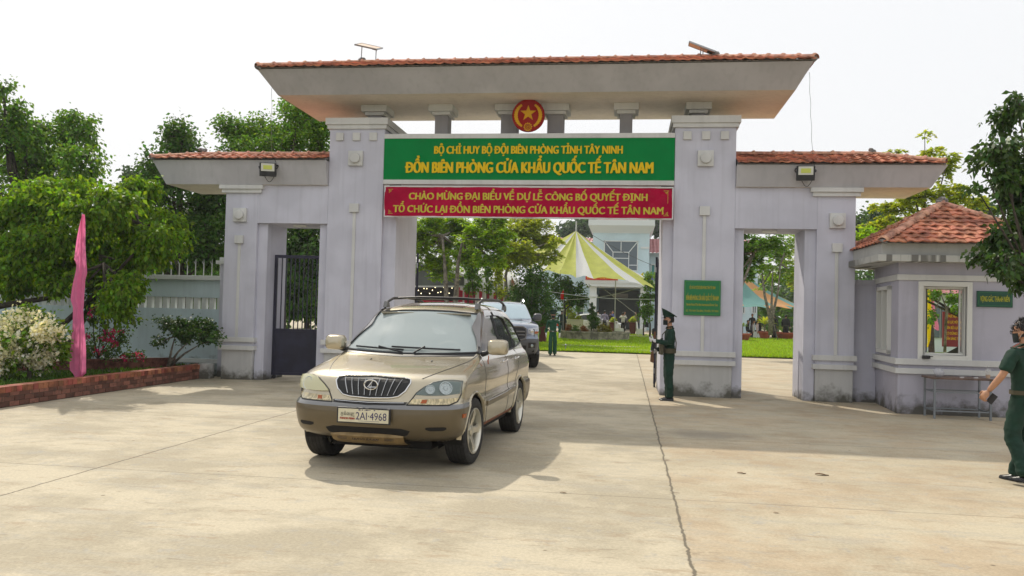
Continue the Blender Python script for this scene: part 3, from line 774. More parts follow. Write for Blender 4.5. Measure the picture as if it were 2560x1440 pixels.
# ================================================================ FENCE WALL (left) and PLANTER
M_FENCE = wall_material('pale_blue_wall_paint', (.50, .60, .63), zst=.95)
M_FTRIM = wall_material('fence_trim_paint', (.58, .60, .58), stain=False)
fw = thing('boundary_wall', 'pale blue boundary wall with baluster band and spikes beyond the brick planter', 'wall', (-10, .6, 0))
FX0, FX1 = -26, -7.18; FY = .62
mb = MB(); mb.box(FX0, FX1, FY, FY + .16, -.1, 1.56); mb.build('wall_panel', M_FENCE, fw); MB().box(FX0, FX1, FY + .003, FY + .157, 1.83, 2.24).build('upper_panel', M_FENCE, fw)
mb = MB(); mb.box(FX0, FX1, FY - .08, FY + .24, 2.24, 2.345); mb.box(FX0, FX1, FY - .025, FY - .001, .30, .40); mb.build('coping', M_FTRIM, fw, bevel=.008)
bal = MB(); x = FX1 - .06
while x > FX0: bal.box(x - .055, x + .055, FY + .02, FY + .14, 1.56, 1.83); x -= .195
b_ = bal.build('balusters', M_FTRIM, fw)
for xp in (-10.35, -14.0, -17.6): 
    mb = MB(); mb.box(xp - .17, xp + .17, FY - .04, FY + .20, 0, 2.46); mb.box(xp - .22, xp + .22, FY - .09, FY + .25, 2.46, 2.54); mb.build('wall_post', M_FENCE, fw, bevel=.006)
mb = MB(); mb.box(-7.17, -6.85, FY - .12, FY + .24, 0, 2.62); mb.build('wall_post', M_LAV, fw, bevel=.006)
mb = MB(); mb.box(-7.26, -6.85, FY - .18, FY + .30, 2.62, 2.70); mb.box(-7.20, -6.85, FY - .12, FY + .24, 2.70, 2.78); mb.build('post_cap', M_FTRIM, fw, bevel=.006)
x = FX1 - .10; k = 0
M_SPIKE = mat('spike_metal', (.42, .43, .42), .5, .3)
while x > -13.6:
    mb = MB(); mb.tube([(x, FY + .08, 2.34), (x, FY + .08, 2.60), (x, FY + .08, 2.745)], [.012, .012, .003], 6)
    mb.tube([(x, FY + .08, 2.60), (x - .035, FY + .08, 2.66), (x - .05, FY + .08, 2.70)], [.008, .007, .002], 5)
    mb.build('spike', M_SPIKE, fw); x -= .205; k += 1

def brick_material():
    m = bpy.data.materials.new('brick_course'); m.use_nodes = True; nt = m.node_tree; b = nt.nodes['Principled BSDF']; L = nt.links.new; N = nt.nodes.new
    g_ = N('ShaderNodeNewGeometry'); nn = N('ShaderNodeTexNoise'); nn.inputs['Scale'].default_value = 9; nn.inputs['Detail'].default_value = 8; nn.inputs['Roughness'].default_value = .7; L(g_.outputs['Position'], nn.inputs[0])
    hs = N('ShaderNodeHueSaturation'); hs.inputs['Color'].default_value = (.20, .085, .06, 1)
    mr = N('ShaderNodeMapRange'); mr.inputs[3].default_value = .5; mr.inputs[4].default_value = 1.5; L(g_.outputs['Random Per Island'], mr.inputs[0]); L(mr.outputs[0], hs.inputs['Value'])
    mx = N('ShaderNodeMixRGB'); r_ = N('ShaderNodeMapRange'); r_.inputs[1].default_value = .48; r_.inputs[2].default_value = .66; r_.inputs[4].default_value = .8; L(nn.outputs[0], r_.inputs[0]); L(r_.outputs[0], mx.inputs[0])
    L(hs.outputs[0], mx.inputs[1]); mx.inputs[2].default_value = (.055, .04, .03, 1); L(mx.outputs[0], b.inputs['Base Color']); b.inputs['Roughness'].default_value = .9
    bp = N('ShaderNodeBump'); bp.inputs['Strength'].default_value = .5; bp.inputs['Distance'].default_value = .01; L(nn.outputs[0], bp.inputs['Height']); L(bp.outputs[0], b.inputs['Normal'])
    return m
M_BRICK = brick_material()
M_JOINT = mat('dark_brick_joint', (.10, .075, .055), .95, var=.3, vscale=10)
pl = thing('brick_planter', 'low brick planter wall running from the gate along the driveway', 'planter', (-7.25, -5, 0))
PX = -7.25; y0_, y1_ = -16.0, .02
mb = MB(); mb.box(PX - .20, PX - .012, y0_, y1_, -.05, .222); mb.build('mortar_core', M_JOINT, pl)
mb = MB(); h_ = .072
for r_ in range(3):
    y = y0_ + (.11 if r_ % 2 else 0)
    while y < y1_ - .02:
        j = random.uniform(-.004, .004); e_ = min(y + .212, y1_)
        mb.box(PX - .10 + j, PX + j, y, e_, .008 + r_ * (h_ + .008), .008 + r_ * (h_ + .008) + h_); y += .222
mb.build('brick_courses', M_BRICK, pl, merge=False, bevel=0)
mb = MB(); y = y0_
while y < y1_ - .02:
    j = random.uniform(-.003, .003); mb.box(PX - .215 + j, PX + .012 + j, y, y + .112, .226, .318); y += .122
mb.build('top_course', mat('orange_coping_brick', (.30, .105, .06), .85, var=.3, vscale=6, island=.35, bump=.4), pl, merge=False)
# inner kerb, sloping away
mb = MB(); mb.box(-7.28, -7.06, -.16, .16, 0, .34); mb.build('end_post', M_BASE, pl)
ik = MB(); pts = [(-7.75, -.35), (-9.1, -2.2), (-10.2, -4.0), (-12.4, -6.8)]
M_KERB = mat('dark_brick_kerb', (.13, .05, .035), .9, var=.4, vscale=7, bump=.5)
for a, b in zip(pts, pts[1:]):
    d = Vector((b[0] - a[0], b[1] - a[1], 0)); ik.cbox(((a[0] + b[0]) / 2, (a[1] + b[1]) / 2, .32), d.length, .13, .30, rz=math.atan2(d.y, d.x))
tag(ik.build('garden_kerb', M_KERB, loc=(-7.75, -.35, 0)), 'dark inner brick kerb stepping back inside the planter', 'kerb')
M_SOIL = mat('planter_soil', (.07, .055, .03), .95, var=.5, vscale=4, col2=(.05, .09, .015), bump=.8, bscale=14)
mb = MB(); P = []
for j in range(40):
    y = -30 + j * (30.6 / 39); P.append([(-7.44 - i * .9, y, .20 + .10 * min(1, i / 3) + .015 * math.sin(i * 2.1 + j) ) for i in range(22)])
mb.grid(P); tag(mb.build('planter_soil', M_SOIL, smooth='all'), kind='structure')
o = grass('ground_cover', -17, -7.46, -9, .5, 26000, .07, mat('creeping_leaf', (.06, .13, .012), .8, transl=.4, island=.4), .24)
tag(o, 'low green ground cover in the planter bed', 'ground cover')
# ================================================================ VEHICLES
def pchip(xs, ys, x):
    xs = np.array(xs, float); ys = np.array(ys, float); x = np.clip(np.asarray(x, float), xs[0], xs[-1])
    h = np.diff(xs); d = np.diff(ys) / h; m = np.zeros(len(xs)); m[0] = d[0]; m[-1] = d[-1]
    for i in range(1, len(xs) - 1):
        if d[i - 1] * d[i] <= 0: m[i] = 0
        else:
            w1, w2 = 2 * h[i] + h[i - 1], h[i] + 2 * h[i - 1]; m[i] = (w1 + w2) / (w1 / d[i - 1] + w2 / d[i])
    k = np.clip(np.searchsorted(xs, x) - 1, 0, len(xs) - 2); t = (x - xs[k]) / h[k]
    return ((2 * t**3 - 3 * t**2 + 1) * ys[k] + (t**3 - 2 * t**2 + t) * h[k] * m[k] + (-2 * t**3 + 3 * t**2) * ys[k + 1] + (t**3 - t**2) * h[k] * m[k + 1])
def inpoly(x, y, poly):
    c = False; n = len(poly); j = n - 1
    for i in range(n):
        xi, yi = poly[i]; xj, yj = poly[j]
        if (yi > y) != (yj > y) and x < (xj - xi) * (y - yi) / (yj - yi) + xi: c = not c
        j = i
    return c
def resample(pts, n):
    p = np.array(pts, float); d = np.r_[0, np.cumsum(np.hypot(*np.diff(p, axis=0).T))]; t = np.linspace(0, d[-1], n)
    return np.c_[np.interp(t, d, p[:, 0]), np.interp(t, d, p[:, 1])]
class CarBody:
    """stacked horizontal outlines; x across, y back from the nose, z up"""
    def __init__(s, table, nz=110, nf=44, ns=110, crown=.035, pexp=2.4):
        T = np.array(table, float); z0, z1 = T[0, 0], T[-1, 0]
        # denser levels where the outline moves quickly
        zz = np.linspace(z0, z1, 2400); F = pchip(T[:, 0], T[:, 1], zz); W_ = pchip(T[:, 0], T[:, 2], zz); B_ = pchip(T[:, 0], T[:, 4], zz)
        s_ = np.r_[0, np.cumsum(np.hypot(np.hypot(np.diff(F), np.diff(zz)), np.hypot(np.diff(W_), np.diff(B_))))]
        zl = np.interp(np.linspace(0, s_[-1], nz), s_, zz)
        rows = []
        for z in zl:
            f, w, d, b, db = [float(pchip(T[:, 0], T[:, i], z)) for i in (1, 2, 3, 4, 5)]
            half = []
            for i in range(nf + 1):                       # nose centre -> corner
                a = PI / 2 * (i / nf) ** .85
                x = w * math.sin(a) ** (2 / pexp) if i else 0.; y = f + d * (1 - math.cos(a) ** (2 / pexp))
                if i == nf: x = w; y = f + d
                half.append((x, y))
            ya, yb = f + d, max(f + d + .05, b - db)
            for i in range(1, ns):
                t = i / ns; y = ya + (yb - ya) * t; bul = 1 + .012 * math.sin(PI * t); half.append((w * bul, y))
            for i in range(nf + 1):
                a = PI / 2 * (1 - (i / nf)) 
                x = w * math.sin(a) ** (2 / pexp) if i < nf else 0.; y = b - db * math.cos(a) ** (2 / pexp) if False else b - db * (1 - math.cos(a) ** (2 / pexp))
                if i == 0: x = w; y = b - db
                half.append((x, y))
            full = half + [(-x, y) for x, y in half[-2:0:-1]]
            cz = crown * min(1, max(0, (z - .9) / .3))
            rows.append([(x, y, z - cz * (abs(x) / .9) ** 2) for x, y in full])
        s.n = len(rows[0]); s.rows = rows
        s.V = np.array(rows).reshape(-1, 3); fs = []; n = s.n
        for i in range(len(rows) - 1):
            for j in range(n): fs.append((i * n + j, i * n + (j + 1) % n, (i + 1) * n + (j + 1) % n, (i + 1) * n + j))
        top = len(rows) - 1; half = n // 2                # close the roof across
        for j in range(half):
            a, b = top * n + j, top * n + j + 1; c, d = top * n + (n - j - 1) % n, top * n + (n - j) % n
            if j == 0: fs.append((a, b, c))
            elif j + 1 >= half: fs.append((a, b, d))
            else: fs.append((a, b, c, d))
        s.F = fs
        s.bvh = BVHTree.FromPolygons([tuple(v) for v in s.V], [f for f in fs])
    def front(s, x, z, off=0.):
        r = s.bvh.ray_cast(Vector((x, -2, z)), Vector((0, 1, 0)))
        if r[0] is None: return Vector((x, .5, z))
        n = r[1]; n = n if n.y < 0 else -n; return r[0] + n * off
    def side(s, y, z, sg, off=0.):
        r = s.bvh.ray_cast(Vector((sg * 3, y, z)), Vector((-sg, 0, 0)))
        if r[0] is None: return Vector((sg * .5, y, z))
        n = r[1]; n = n if n.x * sg > 0 else -n; return r[0] + n * off
    def top(s, x, y, off=0.):
        r = s.bvh.ray_cast(Vector((x, y, 4)), Vector((0, 0, -1)))
        if r[0] is None: return Vector((x, y, 1))
        n = r[1]; n = n if n.z > 0 else -n; return r[0] + n * off
    def fp(s, kind, sg=1):
        return {'front': lambda a, b, o: s.front(a, b, o), 'side': lambda a, b, o: s.side(a, b, sg, o), 'top': lambda a, b, o: s.top(a, b, o),
                'rear': lambda a, b, o: s.rear(a, b, o)}[kind]
    def rear(s, x, z, off=0.):
        r = s.bvh.ray_cast(Vector((x, 9, z)), Vector((0, -1, 0)))
        if r[0] is None: return Vector((x, 4, z))
        n = r[1]; n = n if n.y > 0 else -n; return r[0] + n * off
    def patch(s, mb, kind, lo, hi, off=.006, sg=1, nu=24, nv=10, m=None, thick=.012):
        f = s.fp(kind, sg); A = resample(lo, nu); B = resample(hi, nu); P = []
        for j in range(nv):
            t = j / (nv - 1); P.append([f(*(A[i] * (1 - t) + B[i] * t), off) for i in range(nu)])
        mb.grid(P, m)
        rim = [(0, i) for i in range(nu)] + [(j, nu - 1) for j in range(1, nv)] + [(nv - 1, i) for i in range(nu - 2, -1, -1)] + [(j, 0) for j in range(nv - 2, 0, -1)]
        ro = [P[a][b] for a, b in rim]; ri = []
        for a, b in rim:
            t = a / (nv - 1); q = A[b] * (1 - t) + B[b] * t; ri.append(f(*q, off - thick))
        mb.grid([ro + ro[:1], ri + ri[:1]], m)
    def line(s, mb, kind, pts, r=.004, off=.001, sg=1, n=40, closed=False, m=None, sides=5):
        f = s.fp(kind, sg)
        if closed: pts = list(pts) + [pts[0]]
        q = resample(pts, n); mb.tube([f(a, b, off) for a, b in q], r, sides, m, caps=not closed)
    def shell(s, name, m, parent, holes=(), wheels=(), wr=.41, zsel=None, smooth=True, inv=False):
        """body skin with wheel arches and window holes; zsel(y,x,z)->bool picks a region"""
        V = s.V.copy(); keep = []
        polysF, polysS = [h[1] for h in holes if h[0] == 'front'], [h[1] for h in holes if h[0] == 'side']
        polysR = [h[1] for h in holes if h[0] == 'rear']
        for f in s.F:
            c = V[list(f)].mean(0); x, y, z = c
            if any(abs(x) > .45 and (y - wy) ** 2 + (z - wz) ** 2 < wr * wr for wy, wz in wheels): continue
            if y < 2.6 and any(inpoly(x, z, p) for p in polysF) and z > 1.0 : continue
            if abs(x) > .5 and any(inpoly(y, z, p) for p in polysS): continue
            if y > 3.3 and any(inpoly(x, z, p) for p in polysR): continue
            if zsel and not zsel(x, y, z): continue
            keep.append(f)
        used = sorted({i for f in keep for i in f}); mp = {o: n for n, o in enumerate(used)}
        VV = V[used]
        # pull the cut edge onto the arch circle
        for k in range(len(VV)):
            x, y, z = VV[k]
            if abs(x) > .45:
                for wy, wz in wheels:
                    d = math.hypot(y - wy, z - wz)
                    if 1e-6 < d < wr + .022: VV[k, 1] = wy + (y - wy) * (wr + .004) / d if d < wr + .004 else y; VV[k, 2] = wz + (z - wz) * (wr + .004) / d if d < wr + .004 else z
        mb = MB(); mb.v = [tuple(p) for p in VV]; mb.f = [tuple(mp[i] for i in f) for f in keep]; mb.m = [0] * len(keep); mb.ms = [m]
        return mb.build(name, m, parent, smooth='all', merge=True)

M_TYRE = mat('tyre_rubber', (.022, .021, .020), .8, var=.3, vscale=20, bump=.3)
M_RIM = mat('alloy_rim', (.62, .60, .52), .28, .85)
M_WELL = mat('wheel_well', (.012, .011, .010), .9)
def wheel(parent, x, y, r, w, sg, steer=0., rimr=.235, spokes=5, brake=True, m_rim=None):
    Mw = Matrix.Rotation(steer, 3, 'Z') @ Matrix.Rotation(sg * PI / 2, 3, 'Y')     # local z = outwards
    c = Vector((x - sg * w / 2, y, r)); h = w / 2
    prof = [(rimr, -h * .82), (rimr + .03, -h * .98), (r * .80, -h), (r * .93, -h * .97), (r * .985, -h * .86), (r, -h * .6), (r, h * .6), (r * .985, h * .86), (r * .93, h * .97), (r * .80, h), (rimr + .03, h * .98), (rimr, h * .82)]
    wh = MB().lathe(prof, c, 56, Mw, caps=False)
    # tread grooves
    wheel_ = wh.build('wheel', M_TYRE, parent, smooth=True)
    mb = MB()
    for zz in (-.45, -.15, .15, .45): mb.lathe([(r + .0015, zz * h * 1.2 - .004), (r + .0015, zz * h * 1.2 + .004)], c, 40, Mw, caps=False)
    mb.build('tread_groove', M_WELL, wheel_)
    mb = MB(); mb.lathe([(rimr + .004, h * .80), (rimr + .008, h * .98), (rimr - .006, h * 1.0), (rimr - .018, h * .80), (rimr - .02, -h * .7), (.02, -h * .72)], c, 48, Mw, caps=False)
    n = spokes
    for k in range(n):
        t = 2 * PI * k / n + .3; P = []
        for rr, ww, zz in ((.045, .040, h * .62), (.10, .036, h * .70), (rimr * .62, .032, h * .80), (rimr - .010, .048, h * .86)):
            a = Vector((math.cos(t), math.sin(t), 0)); b = Vector((-math.sin(t), math.cos(t), 0))
            row = []
            for u, dz in ((-1, -.035), (-1, -.006), (-.45, 0), (0, -.006), (.45, 0), (1, -.006), (1, -.035)): row.append(c + Mw @ (a * rr + b * ww * u + Vector((0, 0, zz + dz))))
            P.append(row)
        mb.grid(P)
    mb.lathe([(.062, h * .50), (.060, h * .72), (.045, h * .76), (.001, h * .77)], c, 24, Mw)
    rim = mb.build('rim', m_rim or M_RIM, wheel_, smooth=True, merge=False)
    mb = MB(); mb.lathe([(rimr - .03, -h * .55), (.03, -h * .5)], c, 32, Mw); mb.lathe([(.135, -h * .2), (.135, 0), (.03, .0)], c, 32, Mw); mb.build('brake_disc', mat('brake_dark', (.06, .055, .05), .6, .5), wheel_)
    return wheel_
def wells(parent, wheels, wr, W, name='wheel_arch'):
    for wy, wz in wheels:
        for sg in (-1, 1):
            mb = MB(); P = []
            for k in range(25):
                t = -.25 + (PI + .5) * k / 24; P.append([(sg * xx, wy - math.cos(t) * rr, wz + math.sin(t) * rr) for xx, rr in ((W - .03, wr + .01), (W - .30, wr - .02))])
            mb.grid(P); mb.add([(sg * (W - .30), wy + (wr) * math.cos(2 * PI * k / 24), max(.2, wz + (wr) * math.sin(2 * PI * k / 24))) for k in range(24)], [tuple(range(24))])
            mb.build(name, M_WELL, parent, merge=False)

M_CHAMP = mat('champagne_paint', (.47, .415, .30), .25, .65, coat=1.0, var=.04, vscale=2)
M_BRONZE = mat('bronze_cladding', (.125, .097, .055), .42, .35, coat=.4, var=.06, vscale=3)
M_BTOP = mat('bumper_top_grey', (.17, .17, .17), .28, .3, coat=.6)
M_CHROME = mat('chrome', (.72, .72, .72), .12, 1.)
M_WSGLASS = mat('dust_sky_windscreen', (.58, .68, .68), .06, spec=.8, alpha=.55, coat=1.0)  # pale colour holds both a dust film and the reflected sky
M_SGLASS = mat('side_window_glass', (.035, .050, .040), .03, spec=.9, alpha=.78, coat=1.)
M_LGLASS = mat('lamp_lens', (.70, .80, .78), .04, spec=.8, alpha=.10, coat=1.)
M_YGLASS = mat('yellowed_lens', (.62, .60, .38), .22, spec=.6, alpha=.86, coat=.5)
M_REFL = mat('lamp_reflector', (.34, .40, .40), .22, .8)
M_AMBER = mat('amber_lens', (.36, .085, .02), .2)
M_SEAT = mat('beige_seat', (.30, .27, .20), .8); M_DASH = mat('dash_plastic', (.16, .15, .13), .7); M_CABIN = mat('cabin_dark', (.05, .045, .04), .9)
M_PLATE = mat('plate_cream', (.62, .58, .42), .5, var=.05, vscale=9); M_NAVY = mat('plate_ink', (.02, .015, .10), .5); M_PRED = mat('plate_red_ink', (.45, .04, .02), .5)

suv = thing('parked_suv', 'beige sport utility vehicle driving out through the gate, with cream plate and roof rails', 'car', (0, 0, 0), local=True)
tb = [  # z, nose, half width, nose corner depth, tail, tail corner depth
 (.29, .40, .74, .30, 4.36, .3), (.33, .18, .82, .40, 4.44, .3), (.385, .06, .885, .44, 4.50, .3), (.48, .018, .912, .45, 4.55, .3), (.58, .0, .922, .45, 4.57, .3), (.655, .006, .925, .45, 4.57, .3),
 (.690, .035, .920, .44, 4.56, .3), (.715, .085, .905, .42, 4.53, .3), (.76, .110, .905, .42, 4.50, .3), (.84, .135, .912, .42, 4.49, .3), (.91, .170, .915, .42, 4.48, .3), (.955, .225, .912, .42, 4.48, .3),
 (.995, .335, .905, .42, 4.47, .3), (1.035, .520, .900, .40, 4.46, .3), (1.075, .740, .890, .34, 4.45, .3), (1.115, .970, .875, .28, 4.44, .3), (1.145, 1.11, .855, .25, 4.43, .3), (1.165, 1.17, .835, .24, 4.42, .3), (1.21, 1.25, .815, .24, 4.39, .28), (1.35, 1.475, .770, .24, 4.28, .26),
 (1.50, 1.735, .712, .22, 4.14, .26), (1.60, 1.900, .682, .20, 4.05, .28), (1.655, 2.00, .658, .20, 3.98, .3), (1.70, 2.14, .618, .22, 3.88, .35), (1.735, 2.34, .565, .28, 3.74, .4), (1.76, 2.58, .49, .34, 3.55, .4), (1.775, 2.85, .36, .35, 3.35, .3), (1.783, 3.05, .18, .3, 3.2, .3)]
cb = CarBody(tb)
WHE = [(.93, .36), (3.55, .36)]
ws = [(-.80, 1.185), (-.4, 1.165), (0, 1.16), (.4, 1.165), (.80, 1.185)]; wst = [(-.640, 1.625), (-.3, 1.652), (0, 1.658), (.3, 1.652), (.640, 1.625)]
wsp = ws + wst[::-1]
g1 = ([(1.42, 1.175), (2.0, 1.165), (2.60, 1.155)], [(1.46, 1.20), (1.78, 1.43), (2.08, 1.600), (2.28, 1.640), (2.60, 1.65)])
g2 = ([(2.67, 1.155), (3.1, 1.16), (3.40, 1.17)], [(2.67, 1.65), (3.0, 1.645), (3.28, 1.60), (3.44, 1.3)])
g3 = ([(3.50, 1.18), (3.8, 1.20), (4.10, 1.235)], [(3.38, 1.595), (3.6, 1.575), (3.87, 1.50), (4.08, 1.26)])
hol = [('front', wsp)] + [('side', a + b[::-1]) for a, b in (g1, g2, g3)] + [('rear', [(-.62, 1.2), (.62, 1.2), (.5, 1.55), (-.5, 1.55)])]
isb = lambda x, y, z: z < .70 and y < .60
cb.shell('body', M_CHAMP, suv, hol, WHE, .405, zsel=lambda x, y, z: not (z < .70 and (y < .62 or y > 3.9)) and z > .30)
bmp = cb.shell('front_bumper', M_BRONZE, suv, [], WHE, .405, zsel=lambda x, y, z: z < .655 and y < .62)
cb.shell('bumper_top', M_BTOP, bmp, [], WHE, .405, zsel=lambda x, y, z: .655 <= z < .70 and y < .62)
cb.shell('rear_bumper', M_BRONZE, suv, [], WHE, .405, zsel=lambda x, y, z: z < .70 and y > 3.9)
mb = MB(); mb.box(-.80, .80, 1.3, 3.2, .27, .33); mb.box(-.55, .55, .40, 1.0, .30, .66); mb.box(-.55, .55, .5, 4.0, .2, .3); mb.build('underbody', M_WELL, suv)
wells(suv, WHE, .405, .905)
# arch lips
for sg in (-1, 1):
    for wy, wz in WHE:
        mb = MB(); P = []
        for k in range(33):
            t = -.10 + (PI + .2) * k / 32; y, z = wy - math.cos(t) * .412, wz + math.sin(t) * .412; y2, z2 = wy - math.cos(t) * .432, wz + math.sin(t) * .432
            x1 = abs(cb.side(y, max(z, .34), sg).x); x2 = abs(cb.side(y2, max(z2, .34), sg).x)
            if z > .955: x1 = x2 = .905
            P.append([(sg * (max(x1, .84) - .03), y, z), (sg * (max(x1, .86) + .010), y, z), (sg * (max(x2, .86) + .009), y2, z2), (sg * (x2 - .01), y2, z2)])
        mb.grid(P); mb.build('arch_trim', M_CHAMP, suv, smooth='all', merge=False)
STEER = R(-4)
for sg in (-1, 1):
    wheel(suv, sg * .915, .93, .36, .24, sg, steer=STEER, rimr=.242); wheel(suv, sg * .915, 3.55, .36, .24, sg, rimr=.242)
# glass
mb = MB(); cb.patch(mb, 'front', ws, wst, .003, nu=40, nv=20); wsg = mb.build('windscreen', M_WSGLASS, suv, smooth='all', merge=False)
mb = MB(); cb.line(mb, 'front', wsp, .014, .004, n=120, closed=True); mb.build('windscreen_seal', M_BLACK, wsg, smooth=True)
mb = MB(); cb.patch(mb, 'rear', [(-.62, 1.2), (.62, 1.2)], [(-.5, 1.55), (.5, 1.55)], .003); mb.build('rear_window', M_SGLASS, suv, smooth='all', merge=False)
for sg in (-1, 1):
    for nm, (a, b) in zip(('front_window', 'rear_side_window', 'quarter_window'), (g1, g2, g3)):
        mb = MB(); cb.patch(mb, 'side', a, b, .002, sg=sg, nu=26, nv=12); w_ = mb.build(nm, M_SGLASS, suv, smooth='all', merge=False)
        mb = MB(); cb.line(mb, 'side', a + b[::-1], .011, .004, sg=sg, n=90, closed=True); mb.build('window_seal', M_BLACK, w_, smooth=True)
    # weather shields over the side windows
    mb = MB(); up = [(1.50, 1.24), (1.78, 1.455), (2.08, 1.625), (2.28, 1.665), (2.58, 1.672)]; dn = [(1.56, 1.235), (1.82, 1.405), (2.10, 1.57), (2.28, 1.605), (2.58, 1.612)]
    cb.patch(mb, 'side', dn, up, .022, sg=sg, nu=24, nv=5, thick=.004); mb.build('wind_deflector', mat('smoke_plastic', (.10, .09, .085), .12, coat=1.), suv, smooth='all', merge=False)
    mb = MB(); up = [(2.70, 1.672), (3.0, 1.668), (3.30, 1.615), (3.40, 1.52)]; dn = [(2.70, 1.612), (2.98, 1.61), (3.24, 1.565), (3.34, 1.49)]
    cb.patch(mb, 'side', dn, up, .022, sg=sg, nu=24, nv=5, thick=.004); mb.build('wind_deflector', MATS['smoke_plastic'], suv, smooth='all', merge=False)
    # door seams, handles, side moulding, sill
    mb = MB()
    for pts in ([(1.40, 1.15), (1.38, .9), (1.42, .5), (1.50, .36)], [(2.64, 1.15), (2.64, .7), (2.62, .36)], [(3.44, 1.16), (3.42, .98), (3.25, .82), (3.06, .55), (3.0, .36)], [(1.50, .36), (2.62, .35), (3.0, .36)]):
        cb.line(mb, 'side', pts, .0045, -.001, sg=sg, n=30)
    mb.build('door_seam', M_BLACK, suv, merge=False)
    for y in (2.44, 3.24):
        mb = MB(); c = cb.side(y, 1.045, sg, .022); mb.tube([cb.side(y - .09, 1.04, sg, 0), cb.side(y - .075, 1.04, sg, .03), cb.side(y, 1.045, sg, .036), cb.side(y + .075, 1.05, sg, .03), cb.side(y + .09, 1.05, sg, 0)], .013, 8, flat=.7)
        mb.ell(cb.side(y, 1.04, sg, -.012), .02, .055, .03, 12); mb.build('door_handle', M_CHROME, suv, smooth=True)
    mb = MB(); cb.patch(mb, 'side', [(1.40, .585), (2.4, .60), (3.06, .625)], [(1.40, .640), (2.4, .655), (3.10, .680)], .016, sg=sg, nu=30, nv=5, thick=.02); sm_ = mb.build('side_moulding', M_BRONZE, suv, smooth=True, merge=False)
    mb = MB(); cb.line(mb, 'side', [(1.40, .645), (2.4, .66), (3.10, .685)], .006, .018, sg=sg); mb.build('moulding_strip', M_CHROME, sm_)
    mb = MB(); cb.patch(mb, 'side', [(1.36, .30), (3.12, .30)], [(1.36, .385), (3.12, .385)], .008, sg=sg, nu=20, nv=4); mb.build('rusty_sill', mat('rusty_sill', (.20, .075, .035), .7, var=.4, vscale=8), suv, merge=False)
    # roof rail
    mb = MB(); pts = [(sg * .600, y, zz) for y, zz in ((2.15, 1.69), (2.25, 1.765), (2.45, 1.810), (3.0, 1.828), (3.55, 1.815), (3.78, 1.775), (3.90, 1.68))]
    mb.tube(pts, .017, 8); rr_ = mb.build('roof_rail', mat('rail_dark', (.022, .022, .022), .45, .2), suv, smooth=True)
    mb = MB()
    for y, z in ((2.20, 1.715), (3.82, 1.715)): mb.prism([(-.075, -.025), (.075, -.025), (.05, .03), (-.02, .055)], .05, M=Matrix.Rotation(PI / 2, 3, 'Z'), c=(sg * .600 + .025, y, z))
    mb.build('rail_foot', mat('rail_foot_grey', (.16, .16, .155), .4, .4), rr_, bevel=.006)
    # door mirror
    mb = MB(); c = Vector((1.035 if sg > 0 else -.955, 1.44, 1.255)); P = []
    for yy, sc in ((-.075, .55), (-.065, .85), (-.03, 1.0), (.03, 1.03), (.05, 1.0), (.052, .93)):
        P.append([c + Vector((math.copysign(abs(math.cos(t)) ** .5, math.cos(t)) * .118 * sc, yy, math.copysign(abs(math.sin(t)) ** .5, math.sin(t)) * .088 * sc)) for t in [2 * PI * k / 28 for k in range(28)]])
    mb.grid(P, closeu=True); mb.add(P[0], [tuple(range(28))]); mb.add(P[-1], [tuple(range(28))])
    mr_ = mb.build('door_mirror', M_CHAMP, suv, smooth=True)
    mb = MB(); mb.tube([(sg * .84, 1.50, 1.17), (sg * .90, 1.47, 1.185), (sg * .94, 1.46, 1.21)], [.035, .026, .03], 8); mb.build('mirror_arm', M_BLACK, mr_, smooth=True)
# ribbon tied to the mirror
mb = MB(); mb.grid([[(.925 + .004 * math.sin(k), 1.42, 1.16 - .014 * k), (.940 + .004 * math.sin(k), 1.41, 1.16 - .014 * k)] for k in range(8)]); tag(mb.build('mirror_ribbon', M_AMBER, suv, merge=False))
# roof rear spoiler + sunroof
mb = MB(); cb.patch(mb, 'top', [(-.40, 2.22), (.40, 2.22)], [(-.40, 2.95), (.40, 2.95)], .003, nu=16, nv=8); mb.build('sunroof', mat('sunroof_glass', (.13, .10, .07), .25, coat=1.), suv, smooth='all', merge=False)
for x in (0,):
    mb = MB(); mb.tube([(-.600, 2.62, 1.815), (-.3, 2.62, 1.832), (.3, 2.62, 1.832), (.600, 2.62, 1.815)], .015, 8); mb.build('roof_cross_bar', MATS['rail_dark'], suv, smooth=True); mb = MB(); mb.tube([(-.600, 3.35, 1.815), (-.3, 3.35, 1.832), (.3, 3.35, 1.832), (.600, 3.35, 1.815)], .015, 8); mb.build('roof_cross_bar', MATS['rail_dark'], suv, smooth=True)
# bonnet seams, cowl, wipers
for sg in (-1, 1): mb = MB(); cb.line(mb, 'front', [(sg * .50, .955), (sg * .60, 1.005), (sg * .70, 1.055), (sg * .775, 1.10), (sg * .81, 1.16)], .005, .0, n=40); mb.build('bonnet_seam', M_BLACK, suv, merge=False)
mb = MB(); cb.patch(mb, 'front', [(-.78, 1.150), (0, 1.130), (.78, 1.150)], [(-.80, 1.19), (0, 1.168), (.80, 1.19)], .004, nu=40, nv=4); mb.build('cowl', M_BLACK, suv, smooth='all', merge=False)
mb = MB()
for xa, za, xb, zb in ((-.64, 1.205, -.02, 1.185), (-.18, 1.215, .62, 1.20)):
    mb.tube([cb.front(xa + (xb - xa) * t, za + (zb - za) * t, .022) for t in np.linspace(0, 1, 12)], .011, 6)
    mb.tube([cb.front(xb if xa < -.3 else xa + .30, 1.16, .02), cb.front((xa + xb) / 2, (za + zb) / 2 + .005, .04)], .010, 6)
mb.build('wiper', M_BLACK, suv, smooth=True, merge=False)
mb = MB()
for x in (-.30, .40): mb.ell(cb.front(x, 1.10, .004), .012, .02, .008, 8)
mb.build('washer_jet', M_BLACK, suv, smooth=True)
